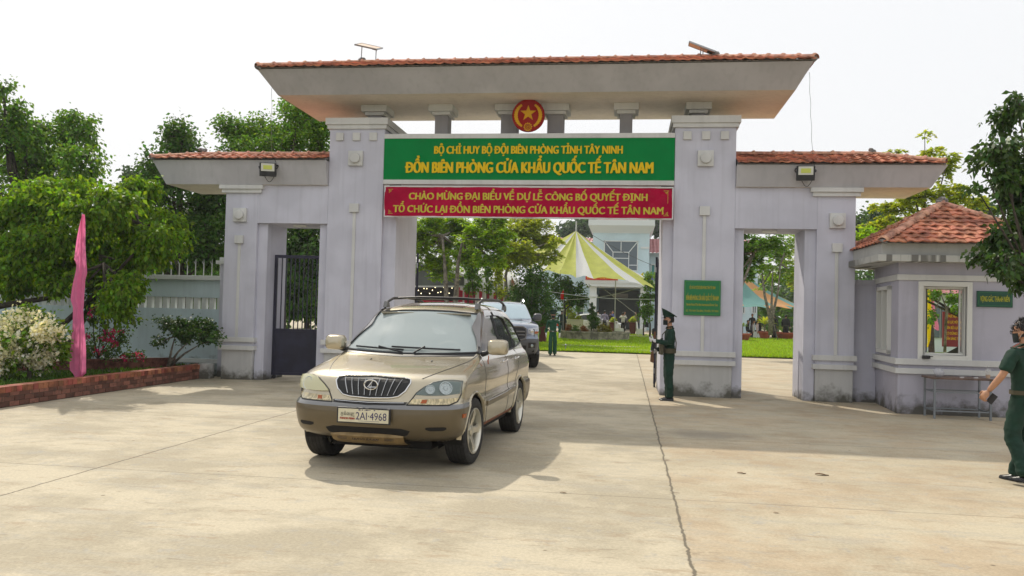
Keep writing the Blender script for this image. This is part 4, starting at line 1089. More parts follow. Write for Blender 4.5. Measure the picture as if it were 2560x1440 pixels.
# grille: chrome surround, black mesh, slanted chrome bars, badge
glo = [(-.235, .752), (0, .742), (.235, .752)]; gpl = [(-.335, .93), (-.345, .90), (-.31, .82), (-.255, .765), (-.18, .747), (0, .738), (.18, .747), (.255, .765), (.31, .82), (.345, .90), (.335, .93), (.28, .945), (0, .955), (-.28, .945)]
def clampg(f, t): return f
gr = MB(); lo = [(-.345, .90), (-.315, .825), (-.26, .768), (-.18, .75), (0, .741), (.18, .75), (.26, .768), (.315, .825), (.345, .90)]; hi = [(-.34, .925), (-.28, .942), (0, .951), (.28, .942), (.34, .925)]
gw_ = lambda L: [(x * 1.17, z + .012) for x, z in L]
cb.patch(gr, 'front', gw_(lo), gw_(hi), .004, nu=50, nv=10); grille = gr.build('grille', mat('grille_black', (.012, .012, .012), .5), suv, merge=False)
mb = MB(); cb.line(mb, 'front', gw_(gpl), .0075, .008, n=160, closed=True, sides=8); mb.build('grille_surround', M_CHROME, grille, smooth=True)
mb = MB()
for k in range(-4, 5):
    xt = k * .077; xb = k * .061; zt = .940; zb = .776 + abs(k) * .001
    if abs(k) == 4: zb = .792
    mb.tube([cb.front(xb + (xt - xb) * t, zb + (zt - zb) * t, .012) for t in np.linspace(0, 1, 6)], .0060, 6, flat=.8)
mb.build('grille_bar', mat('grille_chrome', (.42, .42, .42), .22, .9), grille, smooth=True)
mb = MB()
for k in range(-26, 27):
    if k % 4 == 0: continue
    xt = k * .0150; xb = k * .0114; mb.tube([cb.front(xb, .777 + (abs(k) > 20) * .012, .006), cb.front(xt, .937, .006)], .002, 4)
mb.build('grille_mesh', mat('mesh_grey', (.05, .05, .05), .5), grille, merge=False)
bc = cb.front(0, .876, .028)
mb = MB(); mb.tube([bc + Vector((.072 * math.cos(t), .0, .048 * math.sin(t))) for t in np.linspace(0, 2 * PI, 33)], .0075, 7, caps=False)
mb.tube([bc + Vector((.018, 0, .040)), bc + Vector((-.014, 0, -.004)), bc + Vector((-.030, 0, -.022)), bc + Vector((-.010, 0, -.025)), bc + Vector((.058, 0, -.022))], [.004, .006, .008, .007, .005], 6)
mb.build('badge', M_CHROME, grille, smooth=True)
# lower black intake slit with chrome strip
mb = MB(); cb.patch(mb, 'front', [(-.385, .700), (0, .690), (.385, .700)], [(-.40, .726), (0, .722), (.40, .726)], .002, nu=30, nv=4); sl_ = mb.build('upper_intake', M_BLACK, suv, merge=False)
mb = MB(); cb.line(mb, 'front', [(-.37, .712), (0, .703), (.37, .712)], .004, .012); mb.build('intake_strip', M_CHROME, sl_)
# headlights: bowl reflector behind a clear lens; lower indicator strip
for sg in (-1, 1):
    f = lambda pts: [(sg * x, z) for x, z in pts]
    lo = f([(.465, .800), (.60, .795), (.75, .797), (.872, .812)]); hi = f([(.475, .818), (.54, .870), (.62, .915), (.72, .935), (.80, .935), (.875, .925)])
    mb = MB(); cb.patch(mb, 'front', lo, hi, .004, nu=30, nv=12, thick=.008)
    hl = mb.build('headlight', mat('lamp_housing', (.10, .13, .125), .3, .6) if sg > 0 else mat('hazed_reflector', (.45, .42, .24), .5), suv, smooth='all', merge=False)
    for cx_, cz_, rr in ((.605, .850, .046), (.745, .866, .066)):
        mb = MB(); c = cb.front(sg * cx_, cz_, .016); nrm = (cb.front(sg * cx_, cz_, 1) - cb.front(sg * cx_, cz_, 0)); nrm.normalize(); q = nrm.to_track_quat('Z', 'Y').to_matrix()
        mb.lathe([(rr, -.004), (rr * 1.02, .010), (rr * .93, .010), (rr * .80, -.006), (rr * .45, -.012), (rr * .3, .006), (.001, .010)], c, 28, q); mb.build('lamp_bowl', mat('lamp_bowl', (.50, .54, .54), .15, .9), hl, smooth=True)
        if sg > 0:
            mb = MB(); 
            for k in range(-3, 4): mb.tube([c + q @ Vector((k * rr * .24, -rr * math.sqrt(1 - (k * .24) ** 2) * .9, .012)), c + q @ Vector((k * rr * .24, rr * math.sqrt(1 - (k * .24) ** 2) * .9, .012))], .0015, 4)
            mb.build('lens_flute', M_REFL, hl)
    mb = MB(); cb.patch(mb, 'front', lo, hi, .030, nu=30, nv=12, thick=.026); mb.build('headlight_lens', M_LGLASS if sg > 0 else M_YGLASS, hl, smooth='all', merge=False)
    mb = MB(); cb.line(mb, 'front', f([(.40, .70), (.455, .785), (.475, .82), (.54, .874), (.62, .922), (.72, .944), (.80, .945), (.882, .933), (.882, .80), (.86, .73), (.80, .70)]), .0065, .002, n=120, closed=True); mb.build('headlight_gasket', M_BLACK, hl, smooth=True)
    lo2 = f([(.415, .712), (.60, .706), (.80, .706), (.852, .735)]); hi2 = f([(.445, .757), (.60, .762), (.76, .764), (.868, .772)])
    mb = MB(); cb.patch(mb, 'front', lo2, hi2, .006, nu=30, nv=6, m=mat('indicator_clear', (.50, .42, .24), .25, coat=1., var=.35, vscale=30, stretch=(1, 1, .05)))
    cb.patch(mb, 'front', f([(.53, .716), (.585, .715)]), f([(.54, .752), (.59, .752)]), .009, nu=8, nv=5, m=M_AMBER); 
    mb.build('indicator', None, suv, smooth='all', merge=False)
    mb = MB(); cb.patch(mb, 'side', [(.36, .565), (.46, .565)], [(.36, .605), (.46, .605)], .010, sg=sg, nu=8, nv=5); mb.build('side_marker', M_AMBER, suv, smooth='all', merge=False)
# licence plate
pc = cb.front(-.005, .588, .035); Mp = Matrix.Rotation(R(-1), 3, 'Z')
mb = MB(); mb.cbox(pc, .57, .022, .160, M=Mp); pf = mb.build('licence_plate', M_BLACK, suv, bevel=.006)
mb = MB(); mb.cbox(pc + Vector((0, -.013, 0)), .535, .006, .132, M=Mp); mb.build('plate_sheet', M_PLATE, pf)
pp = pc + Vector((0, -.017, 0))
mb = MB(); text_mb(mb, '2AI·4968', pp + Vector((.085, 0, -.038)), .325, .078, None, bold=-.004, ext=.002, M=Mp); mb.build('plate_number', M_NAVY, pf, merge=False)
mb = MB(); text_mb(mb, 'ភ្នំពេញ', pp + Vector((-.165, 0, .000)), .150, .034, None, bold=.0, ext=.002, M=Mp); mb.build('plate_script', M_BLACK, pf, merge=False)
mb = MB(); text_mb(mb, 'PHNOM PENH', pp + Vector((-.168, 0, -.040)), .155, .020, None, bold=.02, ext=.002, M=Mp); mb.build('plate_city', M_PRED, pf, merge=False)
mb = MB(); mb.cbox(pp + Vector((.06, 0, -.052)), .22, .002, .003, M=Mp)
for _ in range(16): mb.ell(pp + Vector((random.uniform(-.05, .22), -.001, .058)), random.uniform(.004, .012), .001, random.uniform(.002, .007), 6)
mb.build('plate_dirt', M_NAVY, pf, merge=False)
# lower intake and skid plate
mb = MB(); cb.patch(mb, 'front', [(-.42, .40), (-.34, .375), (.34, .375), (.42, .40)], [(-.45, .445), (-.36, .468), (.36, .468), (.45, .445)], .002, nu=40, nv=8); mb.build('lower_intake', M_WELL, suv, smooth='all', merge=False)
mb = MB(); P = []
for z, y in ((.415, .16), (.405, .045), (.375, .020), (.315, .085), (.275, .20), (.27, .30)): P.append([(x, y + .06 * (abs(x) / .40) ** 3, z) for x in np.linspace(-.40, .38, 20)])
mb.grid(P); sk = mb.build('skid_plate', mat('skid_bronze', (.30, .21, .10), .5, .3, var=.2, vscale=6), suv, smooth=True, merge=False)
mb = MB(); Ms = Matrix.Rotation(R(-28), 3, 'X'); text_mb(mb, 'LEXUS RX300', Vector((-.01, .038, .335)), .28, .030, None, bold=.03, ext=.002, M=Ms)
for sx in (-1, 1):
    for dz in (0, .014): mb.cbox(Vector((-.01 + sx * .25, .046 - dz * .4, .341 + dz)), .10, .003, .005, M=Ms)
mb.build('skid_lettering', mat('skid_print', (.06, .04, .02), .6), sk, merge=False)
# side slots in the bumper
for sg in (-1, 1):
    mb = MB(); f = lambda pts: [(sg * x, z) for x, z in pts]
    cb.patch(mb, 'front', f([(.60, .462), (.64, .447), (.76, .447), (.79, .462)]), f([(.60, .482), (.64, .487), (.77, .487), (.79, .480)]), .002, nu=16, nv=5); mb.build('bumper_slot', M_WELL, suv, smooth='all', merge=False)
# cabin
mb = MB(); mb.box(-.78, .78, 1.45, 4.1, .45, .62); mb.box(-.74, .74, 4.0, 4.05, .6, 1.15)
for sg in (-1, 1): mb.box(*sorted((sg * .70, sg * .76)), 1.5, 4.0, .6, 1.12)
mb.build('cabin_floor', M_CABIN, suv)
mb = MB(); P = []
for y, z in ((1.30, 1.10), (1.40, 1.155), (1.60, 1.165), (1.74, 1.14), (1.78, 1.05), (1.72, .8)): P.append([(x, y, z - .03 * (x / .75) ** 2 + (.03 * math.exp(-((x - .36) / .2) ** 2) if y > 1.5 and z > 1.0 else 0)) for x in np.linspace(-.76, .76, 24)])
mb.grid(P); mb.build('dashboard', mat('dash_top', (.30, .28, .22), .6), suv, smooth='all', merge=False)
for x in (-.36, .36):
    mb = MB(); mb.frustum((x - .25, x + .25, 2.15, 2.65, .62), (x - .24, x + .24, 2.15, 2.65, .80)); Mb = Matrix.Rotation(R(-14), 3, 'X'); mb.cbox((x, 2.72, 1.08), .46, .14, .64, M=Mb); mb.cbox((x, 2.80, 1.47), .26, .10, .18, M=Mb)
    mb.build('seat', M_SEAT, suv, bevel=.03, smooth=True)
mb = MB(); mb.cbox((0, 3.50, .95), 1.30, .18, .75, M=Matrix.Rotation(R(-12), 3, 'X')); mb.build('rear_seat', M_SEAT, suv, bevel=.04, smooth=True)
mb = MB(); Mst = Matrix.Rotation(R(-62), 3, 'X'); c = Vector((.36, 1.86, 1.13))
mb.tube([c + Mst @ Vector((.185 * math.cos(t), .185 * math.sin(t), 0)) for t in np.linspace(0, 2 * PI, 30)], .014, 7, caps=False)
mb.tube([c + Mst @ Vector((-.18, 0, 0)), c, c + Mst @ Vector((.18, 0, 0))], .018, 6); mb.ell(c, .06, .06, .05, 10); mb.build('steering_wheel', mat('wheel_beige', (.34, .31, .24), .6), suv, smooth=True, merge=False)
mb = MB(); mb.cbox((0, 1.98, 1.56), .22, .02, .06); mb.build('inner_mirror', M_BLACK, suv, bevel=.01)
for x in (-.36, .36): 
    mb = MB(); mb.cbox((x, 2.02, 1.60), .42, .16, .015, M=Matrix.Rotation(R(-20), 3, 'X')); mb.build('sun_visor', M_SEAT, suv)
suv.location = (-.352, -9.735, 0); suv.rotation_euler = (0, 0, -.06)

# ---------------------------------------------------------------- pickup behind it
M_PICK = mat('grey_blue_paint', (.20, .23, .29), .25, .7, coat=1.)
M_PGREY = mat('pickup_grey_plastic', (.10, .105, .115), .4, .2)
pk = thing('pickup', 'grey blue pickup waiting close behind the beige vehicle', 'pickup', (0, 0, 0), local=True)
tp = [(.34, .42, .76, .3, 5.15, .2), (.40, .14, .84, .36, 5.22, .2), (.50, .05, .90, .4, 5.28, .2), (.62, .01, .925, .42, 5.3, .2), (.74, .0, .930, .42, 5.3, .2), (.80, .03, .925, .40, 5.25, .2), (.86, .07, .92, .38, 5.2, .15), (1.00, .085, .925, .36, 5.18, .12), (1.10, .12, .925, .36, 5.16, .12),
      (1.17, .22, .92, .36, 5.15, .12), (1.215, .45, .915, .34, 5.15, .1), (1.25, .85, .905, .3, 5.15, .1), (1.275, 1.15, .885, .25, 5.14, .1), (1.295, 1.28, .84, .22, 3.62, .15), (1.33, 1.34, .82, .22, 3.58, .15), (1.50, 1.66, .765, .22, 3.5, .15), (1.68, 2.02, .705, .2, 3.4, .18), (1.76, 2.25, .64, .25, 3.25, .25), (1.80, 2.55, .45, .3, 3.05, .25)]
pb = CarBody(tp, nz=80, nf=30, ns=70)
WH2 = [(1.0, .385), (4.2, .385)]
w0 = [(-.80, 1.315), (0, 1.30), (.80, 1.315)]; w1 = [(-.68, 1.70), (0, 1.73), (.68, 1.70)]
h1 = ([(1.55, 1.33), (2.45, 1.33)], [(1.60, 1.36), (1.95, 1.56), (2.2, 1.68), (2.45, 1.71)]); h2 = ([(2.52, 1.33), (3.35, 1.34)], [(2.52, 1.71), (3.0, 1.69), (3.3, 1.6)])
holes = [('front', w0 + w1[::-1]), ('side', h1[0] + h1[1][::-1]), ('side', h2[0] + h2[1][::-1])]
pb.shell('body', M_PICK, pk, holes, WH2, .44, zsel=lambda x, y, z: not (z < .80 and y < .62))
bm_ = pb.shell('front_bumper', M_PGREY, pk, [], WH2, .44, zsel=lambda x, y, z: z < .80 and y < .62 and not (abs(x) < .55 and .50 < z < .62))
wells(pk, WH2, .44, .91); mb = MB(); mb.box(-.8, .8, .3, 5.0, .32, .5); mb.box(-.78, .78, .2, 1.2, .45, 1.05); mb.build('chassis', M_WELL, pk)
mb = MB(); pb.patch(mb, 'front', w0, w1, .003, nu=30, nv=14); mb.build('windscreen', mat('pickup_windscreen', (.42, .56, .64), .06, spec=.9, alpha=.9, coat=1.), pk, smooth='all', merge=False)  # bright blue colour stands for the sky reflected in the glass
mb = MB(); mb.box(-.74, .74, 1.5, 3.4, .7, 1.25); mb.build('cabin', M_CABIN, pk)
for sg in (-1, 1):
    for a, b in (h1, h2): mb = MB(); pb.patch(mb, 'side', a, b, .002, sg=sg); mb.build('side_window', M_SGLASS, pk, smooth='all', merge=False)
    wheel(pk, sg * .93, 1.0, .385, .26, sg, steer=R(10), rimr=.215, spokes=6); wheel(pk, sg * .93, 4.2, .385, .26, sg, rimr=.215, spokes=6)
    f = lambda pts: [(sg * x, z) for x, z in pts]
    mb = MB(); pb.patch(mb, 'front', f([(.56, .93), (.75, .90), (.905, .93)]), f([(.60, 1.06), (.75, 1.09), (.905, 1.10)]), .006, nu=20, nv=8); hl = mb.build('headlight', mat('pickup_lamp', (.40, .42, .45), .15, .6, coat=1.), pk, smooth='all', merge=False)
    mb = MB(); mb.ell(pb.front(sg * .70, 1.0, .01), .055, .02, .05, 14); mb.build('lamp_bowl', M_CHROME, hl, smooth=True)
    mb = MB(); pb.patch(mb, 'front', f([(.78, .93), (.88, .94)]), f([(.78, .99), (.89, .995)]), .012, nu=8, nv=4); mb.build('indicator', M_AMBER, hl)
    mb = MB(); pb.patch(mb, 'front', f([(.60, .56), (.80, .56)]), f([(.60, .70), (.82, .70)]), .004, nu=10, nv=6); fg = mb.build('fog_lamp_recess', M_BLACK, pk, merge=False)
    mb = MB(); mb.ell(pb.front(sg * .70, .62, .012), .045, .02, .045, 14); mb.build('fog_lamp', M_REFL, fg, smooth=True)
    mb = MB(); mb.tube([(sg * .64, y, z) for y, z in ((2.3, 1.76), (2.45, 1.85), (3.1, 1.86), (3.3, 1.78))], .022, 8); mb.build('roof_rail', M_REFL, pk, smooth=True)
    mb = MB(); c = Vector((sg * 1.01, 1.66, 1.36)); P = []
    for yy, sc in ((-.10, .5), (-.08, .85), (-.02, 1.0), (.06, 1.0), (.07, .9)):
        P.append([c + Vector((math.copysign(abs(math.cos(t)) ** .6, math.cos(t)) * .125 * sc, yy, math.copysign(abs(math.sin(t)) ** .6, math.sin(t)) * .105 * sc)) for t in [2 * PI * k / 20 for k in range(20)]])
    mb.grid(P, closeu=True); mb.add(P[0], [tuple(range(20))]); mb.add(P[-1], [tuple(range(20))]); mb.tube([(sg * .84, 1.70, 1.33), (sg * .97, 1.68, 1.33)], .03, 6); mb.build('door_mirror', M_PGREY, pk, smooth=True)
    mb = MB(); 
    for wy, wz in WH2:
        P = []
        for k in range(25):
            t = PI * k / 24; P.append([(sg * xx, wy - math.cos(t) * rr, wz + math.sin(t) * rr) for xx, rr in ((.88, .435), (.955, .44), (.955, .49), (.90, .50))])
        mb.grid(P)
    mb.build('wheel_flare', M_PGREY, pk, smooth=True, merge=False)
lo = [(-.52, .80), (-.40, .76), (.40, .76), (.52, .80)]; hi = [(-.54, 1.05), (-.44, 1.10), (.44, 1.10), (.54, 1.05)]
mb = MB(); pb.patch(mb, 'front', lo, hi, .006, nu=30, nv=8); g_ = mb.build('grille', M_BLACK, pk, merge=False)
mb = MB(); pb.line(mb, 'front', lo + hi[::-1], .022, .012, n=80, closed=True, sides=6)
for zz in (.89, .98): pb.line(mb, 'front', [(-.5, zz), (.5, zz)], .020, .014, n=20)
mb.build('grille_bar', mat('grille_grey', (.16, .155, .15), .35, .5), g_, smooth=True)
pc = pb.front(0, .66, .03); mb = MB(); mb.cbox(pc, .47, .02, .12); pf = mb.build('licence_plate', mat('plate_white', (.7, .7, .68), .5), pk)
mb = MB(); text_mb(mb, '70A·016', pc + Vector((0, -.011, -.035)), .40, .07, None, ext=.002); mb.build('plate_number', M_BLACK, pf, merge=False)
mb = MB(); pb.patch(mb, 'front', [(-.55, .50), (.55, .50)], [(-.55, .62), (.55, .62)], .0, nu=10, nv=4); mb.build('lower_intake', M_BLACK, pk, merge=False)
pp_ = atz(1296, 922); pk.scale = (1.05, 1.05, 1.13); pk.location = (pp_.x - .30, 6.45, 0); pk.rotation_euler = (0, 0, R(12))

# ---------------------------------------------------------------- white saloon
def saloon(name, label, m_paint, group=None):
    sd = thing(name, label, 'car', (0, 0, 0), group, local=True)
    ts = [(.20, .30, .74, .3, 4.5, .3), (.30, .06, .86, .4, 4.62, .3), (.45, .0, .90, .42, 4.7, .3), (.60, .02, .91, .42, 4.7, .3), (.70, .08, .91, .42, 4.68, .3), (.78, .25, .905, .4, 4.66, .3), (.85, .60, .90, .36, 4.62, .3), (.91, 1.0, .88, .3, 4.5, .3), (.95, 1.20, .85, .26, 4.1, .3), (1.05, 1.42, .79, .25, 3.95, .3), (1.22, 1.78, .69, .25, 3.70, .3), (1.36, 2.10, .60, .28, 3.4, .3), (1.42, 2.4, .45, .3, 3.1, .3), (1.44, 2.6, .25, .3, 2.9, .2)]
    sb = CarBody(ts, nz=50, nf=16, ns=50); WW = [(.85, .32), (3.6, .32)]
    s1 = ([(1.55, .96), (2.55, .95)], [(1.62, 1.0), (2.05, 1.25), (2.2, 1.32), (2.55, 1.36)]); s2 = ([(2.62, .95), (3.75, .98)], [(2.62, 1.36), (3.1, 1.31), (3.5, 1.15)])
    w0 = [(-.76, .98), (0, .965), (.76, .98)]; w1 = [(-.60, 1.32), (0, 1.34), (.60, 1.32)]
    sb.shell('body', m_paint, sd, [], WW, .36); wells(sd, WW, .36, .89)
    for sg in (-1, 1):
        for a, b in (s1, s2): mb = MB(); sb.patch(mb, 'side', a, b, .004, sg=sg, nu=14, nv=6); mb.build('side_window', M_GLASS, sd, smooth='all', merge=False)
        for wy in (.85, 3.6): wheel(sd, sg * .90, wy, .32, .2, sg, rimr=.20, spokes=7)
        mb = MB(); sb.patch(mb, 'front', [(sg * .50, .60), (sg * .84, .62)], [(sg * .52, .70), (sg * .85, .72)], .006, nu=10, nv=5); mb.build('headlight', M_REFL, sd, merge=False)
        mb = MB(); mb.ell((sg * .98, 1.60, 1.0), .09, .05, .07, 12); mb.build('door_mirror', m_paint, sd, smooth=True)
    mb = MB(); sb.patch(mb, 'front', w0, w1, .004, nu=14, nv=8); mb.build('windscreen', M_GLASS, sd, smooth='all', merge=False)
    mb = MB(); sb.patch(mb, 'front', [(-.35, .52), (.35, .52)], [(-.40, .66), (.40, .66)], .004, nu=10, nv=4); mb.build('grille', M_BLACK, sd, merge=False)
    return sd
M_WPAINT = mat('white_car_paint', (.62, .63, .62), .3, coat=1.)
sd = saloon('saloon_car', 'white saloon car parked side-on before the main building', M_WPAINT)
q = at(1563, 830, 45.5); sd.location = (q.x, 45.5, gz(45)); sd.rotation_euler = (0, 0, R(90 - 6))
s2 = copy_tree(sd); s2['label'] = 'white car glimpsed through the balusters at the left of the boundary wall'; s2.location = (-14.5, 6.0, -.02); s2.rotation_euler = (0, 0, R(80)); s2['group'] = 'cars parked behind the boundary wall'
s3 = copy_tree(sd); s3['label'] = 'pale car seen through the bars of the left side gate'; s3.location = (-5.3, 13.5, -.02); s3.rotation_euler = (0, 0, R(25)); s3['group'] = 'cars parked behind the boundary wall'
s4 = copy_tree(sd); s4['label'] = 'white car glimpsed through the balusters nearest the gate pillar'; s4.location = (-8.6, 7.4, -.02); s4.rotation_euler = (0, 0, R(86)); s4['group'] = 'cars parked behind the boundary wall'
# ================================================================ GUARD HUT
M_HUT = wall_material('hut_paint', (.43, .42, .49), zst=.6)
hut = thing('guard_hut', 'small lavender guard hut with orange pyramid roof and open window', 'guard hut', (7.2, -1.75, 0))
HX0, HY0 = 7.16, -1.75; HX1 = 9.35; HY1 = .45; HSX = 7.34
wx0, wx1 = at(2303, 800, HY0).x, at(2420, 800, HY0).x; wz0, wz1 = 1.06, 2.36
T_ = .14
mb = MB()
def wallq(mb, a, b, z0, z1, t=T_):   # wall slab between plan points, thickness inwards (left of a->b)
    a, b = Vector((*a, 0)), Vector((*b, 0)); d = (b - a).normalized(); n = Vector((-d.y, d.x, 0)) * t
    v = [a, b, b + n, a + n]; mb.add([(p.x, p.y, z0) for p in v] + [(p.x, p.y, z1) for p in v], [(0, 3, 2, 1), (4, 5, 6, 7), (0, 1, 5, 4), (1, 2, 6, 5), (2, 3, 7, 6), (3, 0, 4, 7)])
wallq(mb, (HX0, HY0), (wx0, HY0), -.1, 2.765); wallq(mb, (wx1, HY0), (HX1, HY0), -.1, 2.765)
wallq(mb, (wx0, HY0), (wx1, HY0), -.1, wz0); wallq(mb, (wx0, HY0), (wx1, HY0), wz1, 2.765)
# left wall with a narrow window
def lw(t): return (HSX + (HX0 - HSX) * t, HY1 + (HY0 - HY1) * t)
wallq(mb, lw(0), lw(.28), -.1, 2.765); wallq(mb, lw(.72), lw(.985), -.1, 2.765); wallq(mb, lw(.28), lw(.72), -.1, 1.10); wallq(mb, lw(.28), lw(.72), 2.32, 2.765)
wallq(mb, (HX1, HY0 + .14), (HX1, HY1), -.1, 2.765)
bo0, bo1 = at(2312, 800, HY1).x, at(2406, 800, HY1).x
bz0, bz1 = at(2360, 893, HY1).z, at(2360, 722, HY1).z
wallq(mb, (HX1 - .14, HY1), (bo1, HY1), -.1, 2.765); wallq(mb, (bo0, HY1), (HSX, HY1), -.1, 2.765); wallq(mb, (bo1, HY1), (bo0, HY1), -.1, bz0); wallq(mb, (bo1, HY1), (bo0, HY1), bz1, 2.765)
hw = mb.build('hut_wall', M_HUT, hut)
# mauve screen wall that joins the hut to the gate
mb = MB(); mb.box(6.845, 7.345, .24, .40, -.1, 2.42); mb.box(6.845, 7.345, .20, .44, 2.42, 2.52); mb.build('link_wall', MATS['lavender_paint'], hut)
# bands
def ring(mb, off, z0, z1):
    pts = [(HSX - off, HY1), (HX0 - off, HY0 - off), (HX1 + off, HY0 - off)]
    inn = [(HSX + .02, HY1), (HX0 + .02, HY0 + .02), (HX1, HY0 + .02)]
    n = 3; V = [(x, y, z0) for x, y in pts + inn] + [(x, y, z1) for x, y in pts + inn]
    F = []
    for i in range(2): F += [(i, i + 1, i + 7, i + 6), (i, i + 3, i + 4, i + 1), (i + 6, i + 7, i + 10, i + 9)]
    F += [(0, 6, 9, 3), (2, 5, 11, 8)]
    mb.add(V, F)
for q_ in ((.06, .735, .835), (.06, .90, 1.01), (.035, 2.44, 2.545)):
    mb = MB(); ring(mb, *q_); mb.build('wall_band', M_TRIM, hut, bevel=.005)
# window frames
M_WF = mat('white_window_frame', (.66, .66, .62), .45)
def winframe(mb, x0, x1, z0, z1, y, w=.05, d=.06):
    mb.box(x0, x0 + w, y - d / 2, y + d / 2, z0, z1); mb.box(x1 - w, x1, y - d / 2, y + d / 2, z0, z1)
    mb.box(x0 + w, x1 - w, y - d / 2, y + d / 2, z0, z0 + w); mb.box(x0 + w, x1 - w, y - d / 2, y + d / 2, z1 - w, z1)
mb = MB(); winframe(mb, wx0 - .06, wx1 + .06, wz0 - .06, wz1 + .06, HY0 - .015, w=.085, d=.05); winframe(mb, wx0 + .027, wx1 - .027, wz0 + .027, wz1 - .027, HY0 + .06, w=.04, d=.05)
wf = mb.build('window_frame', M_WF, hut, bevel=.004)
mb = MB(); winframe(mb, wx0 + .04, wx0 + .11, wz0 + .06, wz1 - .06, HY0 + .11, w=.025, d=.025); winframe(mb, wx1 - .12, wx1 - .04, wz0 + .06, wz1 - .06, HY0 + .11, w=.03, d=.025); mb.build('sliding_sash', M_WF, wf)
mb = MB(); winframe(mb, bo0 - .05, bo1 + .05, bz0 - .05, bz1 + .05, HY1 - .02, w=.07, d=.05); mb.build('rear_window_frame', M_WF, hut, bevel=.004)
# side window (in the slanting left wall)
a, b = Vector((*lw(.28), 0)), Vector((*lw(.72), 0)); d_ = (b - a).normalized(); nrm_ = Vector((d_.y, -d_.x, 0))
mb = MB(); ang = math.atan2(d_.y, d_.x); Ms = Matrix.Rotation(ang, 3, 'Z'); L_ = (b - a).length; mid = (a + b) / 2 
for u, w_, zc, h_ in ((-L_ / 2, .07, 1.71, 1.30), (L_ / 2, .07, 1.71, 1.30), (0, .06, 1.71, 1.2)): mb.cbox(mid + Ms @ Vector((u, .0, 0)) + Vector((-.02, 0, zc)), w_, .10, h_, M=Ms)
for zc in (1.10, 2.32): mb.cbox(mid + Vector((-.02, 0, zc)), L_ + .07, .10, .07, M=Ms)
sw = mb.build('side_window_frame', M_WF, hut)
mb = MB(); mb.cbox(mid + Vector((.03, 0, 1.71)), L_, .01, 1.2, M=Ms); mb.build('side_window_pane', mat('hut_glass', (.10, .11, .12), .06, spec=.7), sw)
# flat canopy slab + roof
M_SLABW = wall_material('slab_paint', (.50, .50, .48), stain=False)
def slab_material():
    m = bpy.data.materials.new('streaked_slab'); m.use_nodes = True; nt = m.node_tree; b = nt.nodes['Principled BSDF']; L = nt.links.new; N = nt.nodes.new
    g_ = N('ShaderNodeNewGeometry'); mp = N('ShaderNodeMapping'); mp.inputs['Scale'].default_value = (6.5, .6, .3); L(g_.outputs['Position'], mp.inputs[0])
    nn = N('ShaderNodeTexNoise'); nn.inputs['Scale'].default_value = 1; nn.inputs['Detail'].default_value = 5; L(mp.outputs[0], nn.inputs[0])
    r_ = N('ShaderNodeMapRange'); r_.inputs[1].default_value = .50; r_.inputs[2].default_value = .56; r_.inputs[4].default_value = .8; L(nn.outputs[0], r_.inputs[0])
    mx = N('ShaderNodeMixRGB'); L(r_.outputs[0], mx.inputs[0]); mx.inputs[1].default_value = (.52, .52, .49, 1); mx.inputs[2].default_value = (.10, .095, .085, 1); L(mx.outputs[0], b.inputs['Base Color']); b.inputs['Roughness'].default_value = .9
    return m
ex0, ex1, ey0, ey1 = 6.71, 9.75, -2.05, .80
mb = MB(); mb.box(6.71, ex1, ey0, ey1, 2.765, 2.885); mb.build('canopy_slab', slab_material(), hut, bevel=.006)
mb = MB(); mb.box(6.80, ex1 - .08, ey0 + .10, ey1 - .1, 2.886, 3.10); hr = mb.build('eaves_wall', M_SLABW, hut)
ap = at(2356, 507, -.65)
hip_roof(hr, 6.76, 9.80, -2.13, .83, 3.10, ap.x - .02, ap.x + .02, -.65, ap.z - .03)
# contents and signs
sa, sb_ = at(2443, 727, HY0 - .03), at(2532, 769, HY0 - .03)
s_ = thing('hut_sign', 'small dark green sign with yellow capitals on the hut wall', 'sign', ((sa.x + sb_.x) / 2, HY0 - .02, sb_.z))
mb = MB(); mb.box(sa.x, sb_.x, HY0 - .03, HY0 - .002, sb_.z, sa.z); mb.build('board', mat('hut_sign_green', (.003, .07, .04), .4), s_, bevel=.003)
mb = MB(); text_mb(mb, 'VỌNG GÁC THANH NIÊN', ((sa.x + sb_.x) / 2, HY0 - .031, sb_.z + .10), (sb_.x - sa.x) * .82, .10, None, bold=.02, ext=.003); mb.build('lettering', mat('sign_yellow', (.52, .50, .02), .5), s_, merge=False)
mb = MB(); i_ = .025
for xa, xb, za, zb in ((sa.x + i_, sb_.x - i_, sb_.z + i_, sb_.z + i_ + .004), (sa.x + i_, sb_.x - i_, sa.z - i_ - .004, sa.z - i_), (sa.x + i_, sa.x + i_ + .004, sb_.z + i_, sa.z - i_), (sb_.x - i_ - .004, sb_.x - i_, sb_.z + i_, sa.z - i_)): mb.box(xa, xb, HY0 - .033, HY0 - .0305, za, zb)
mb.build('border_line', mat('sign_line', (.06, .25, .08), .5), s_, merge=False)
# radio on the window ledge
c = at(2316, 896, HY0 - .09); mb = MB(); mb.cbox((c.x, HY0 - .075, 1.047), .13, .06, .06); mb.cbox((c.x + .09, HY0 - .075, 1.062), .06, .02, .015)
tag(mb.build('pocket_radio', M_BLACK, bevel=.008, loc=(c.x, HY0 - .075, 1.012)), 'small black radio handset lying on the hut window ledge', 'radio')
# bag shape inside on the sill right
mb = MB(); P = []
for i in range(9):
    t = i / 8; x = wx1 - .30 + .26 * t; P.append([(x, HY0 + .25 + .12 * math.cos(a) * (1 - .3 * t), 1.07 + (.03 + .17 * t) * max(0, math.sin(a))) for a in np.linspace(0, PI, 9)])
mb.grid(P); tag(mb.build('cloth_bag', mat('olive_canvas', (.05, .05, .03), .9), smooth='all', loc=(wx1 - .2, HY0 + .25, 1.07)), 'dark olive bundle lying inside the hut window', 'bag')
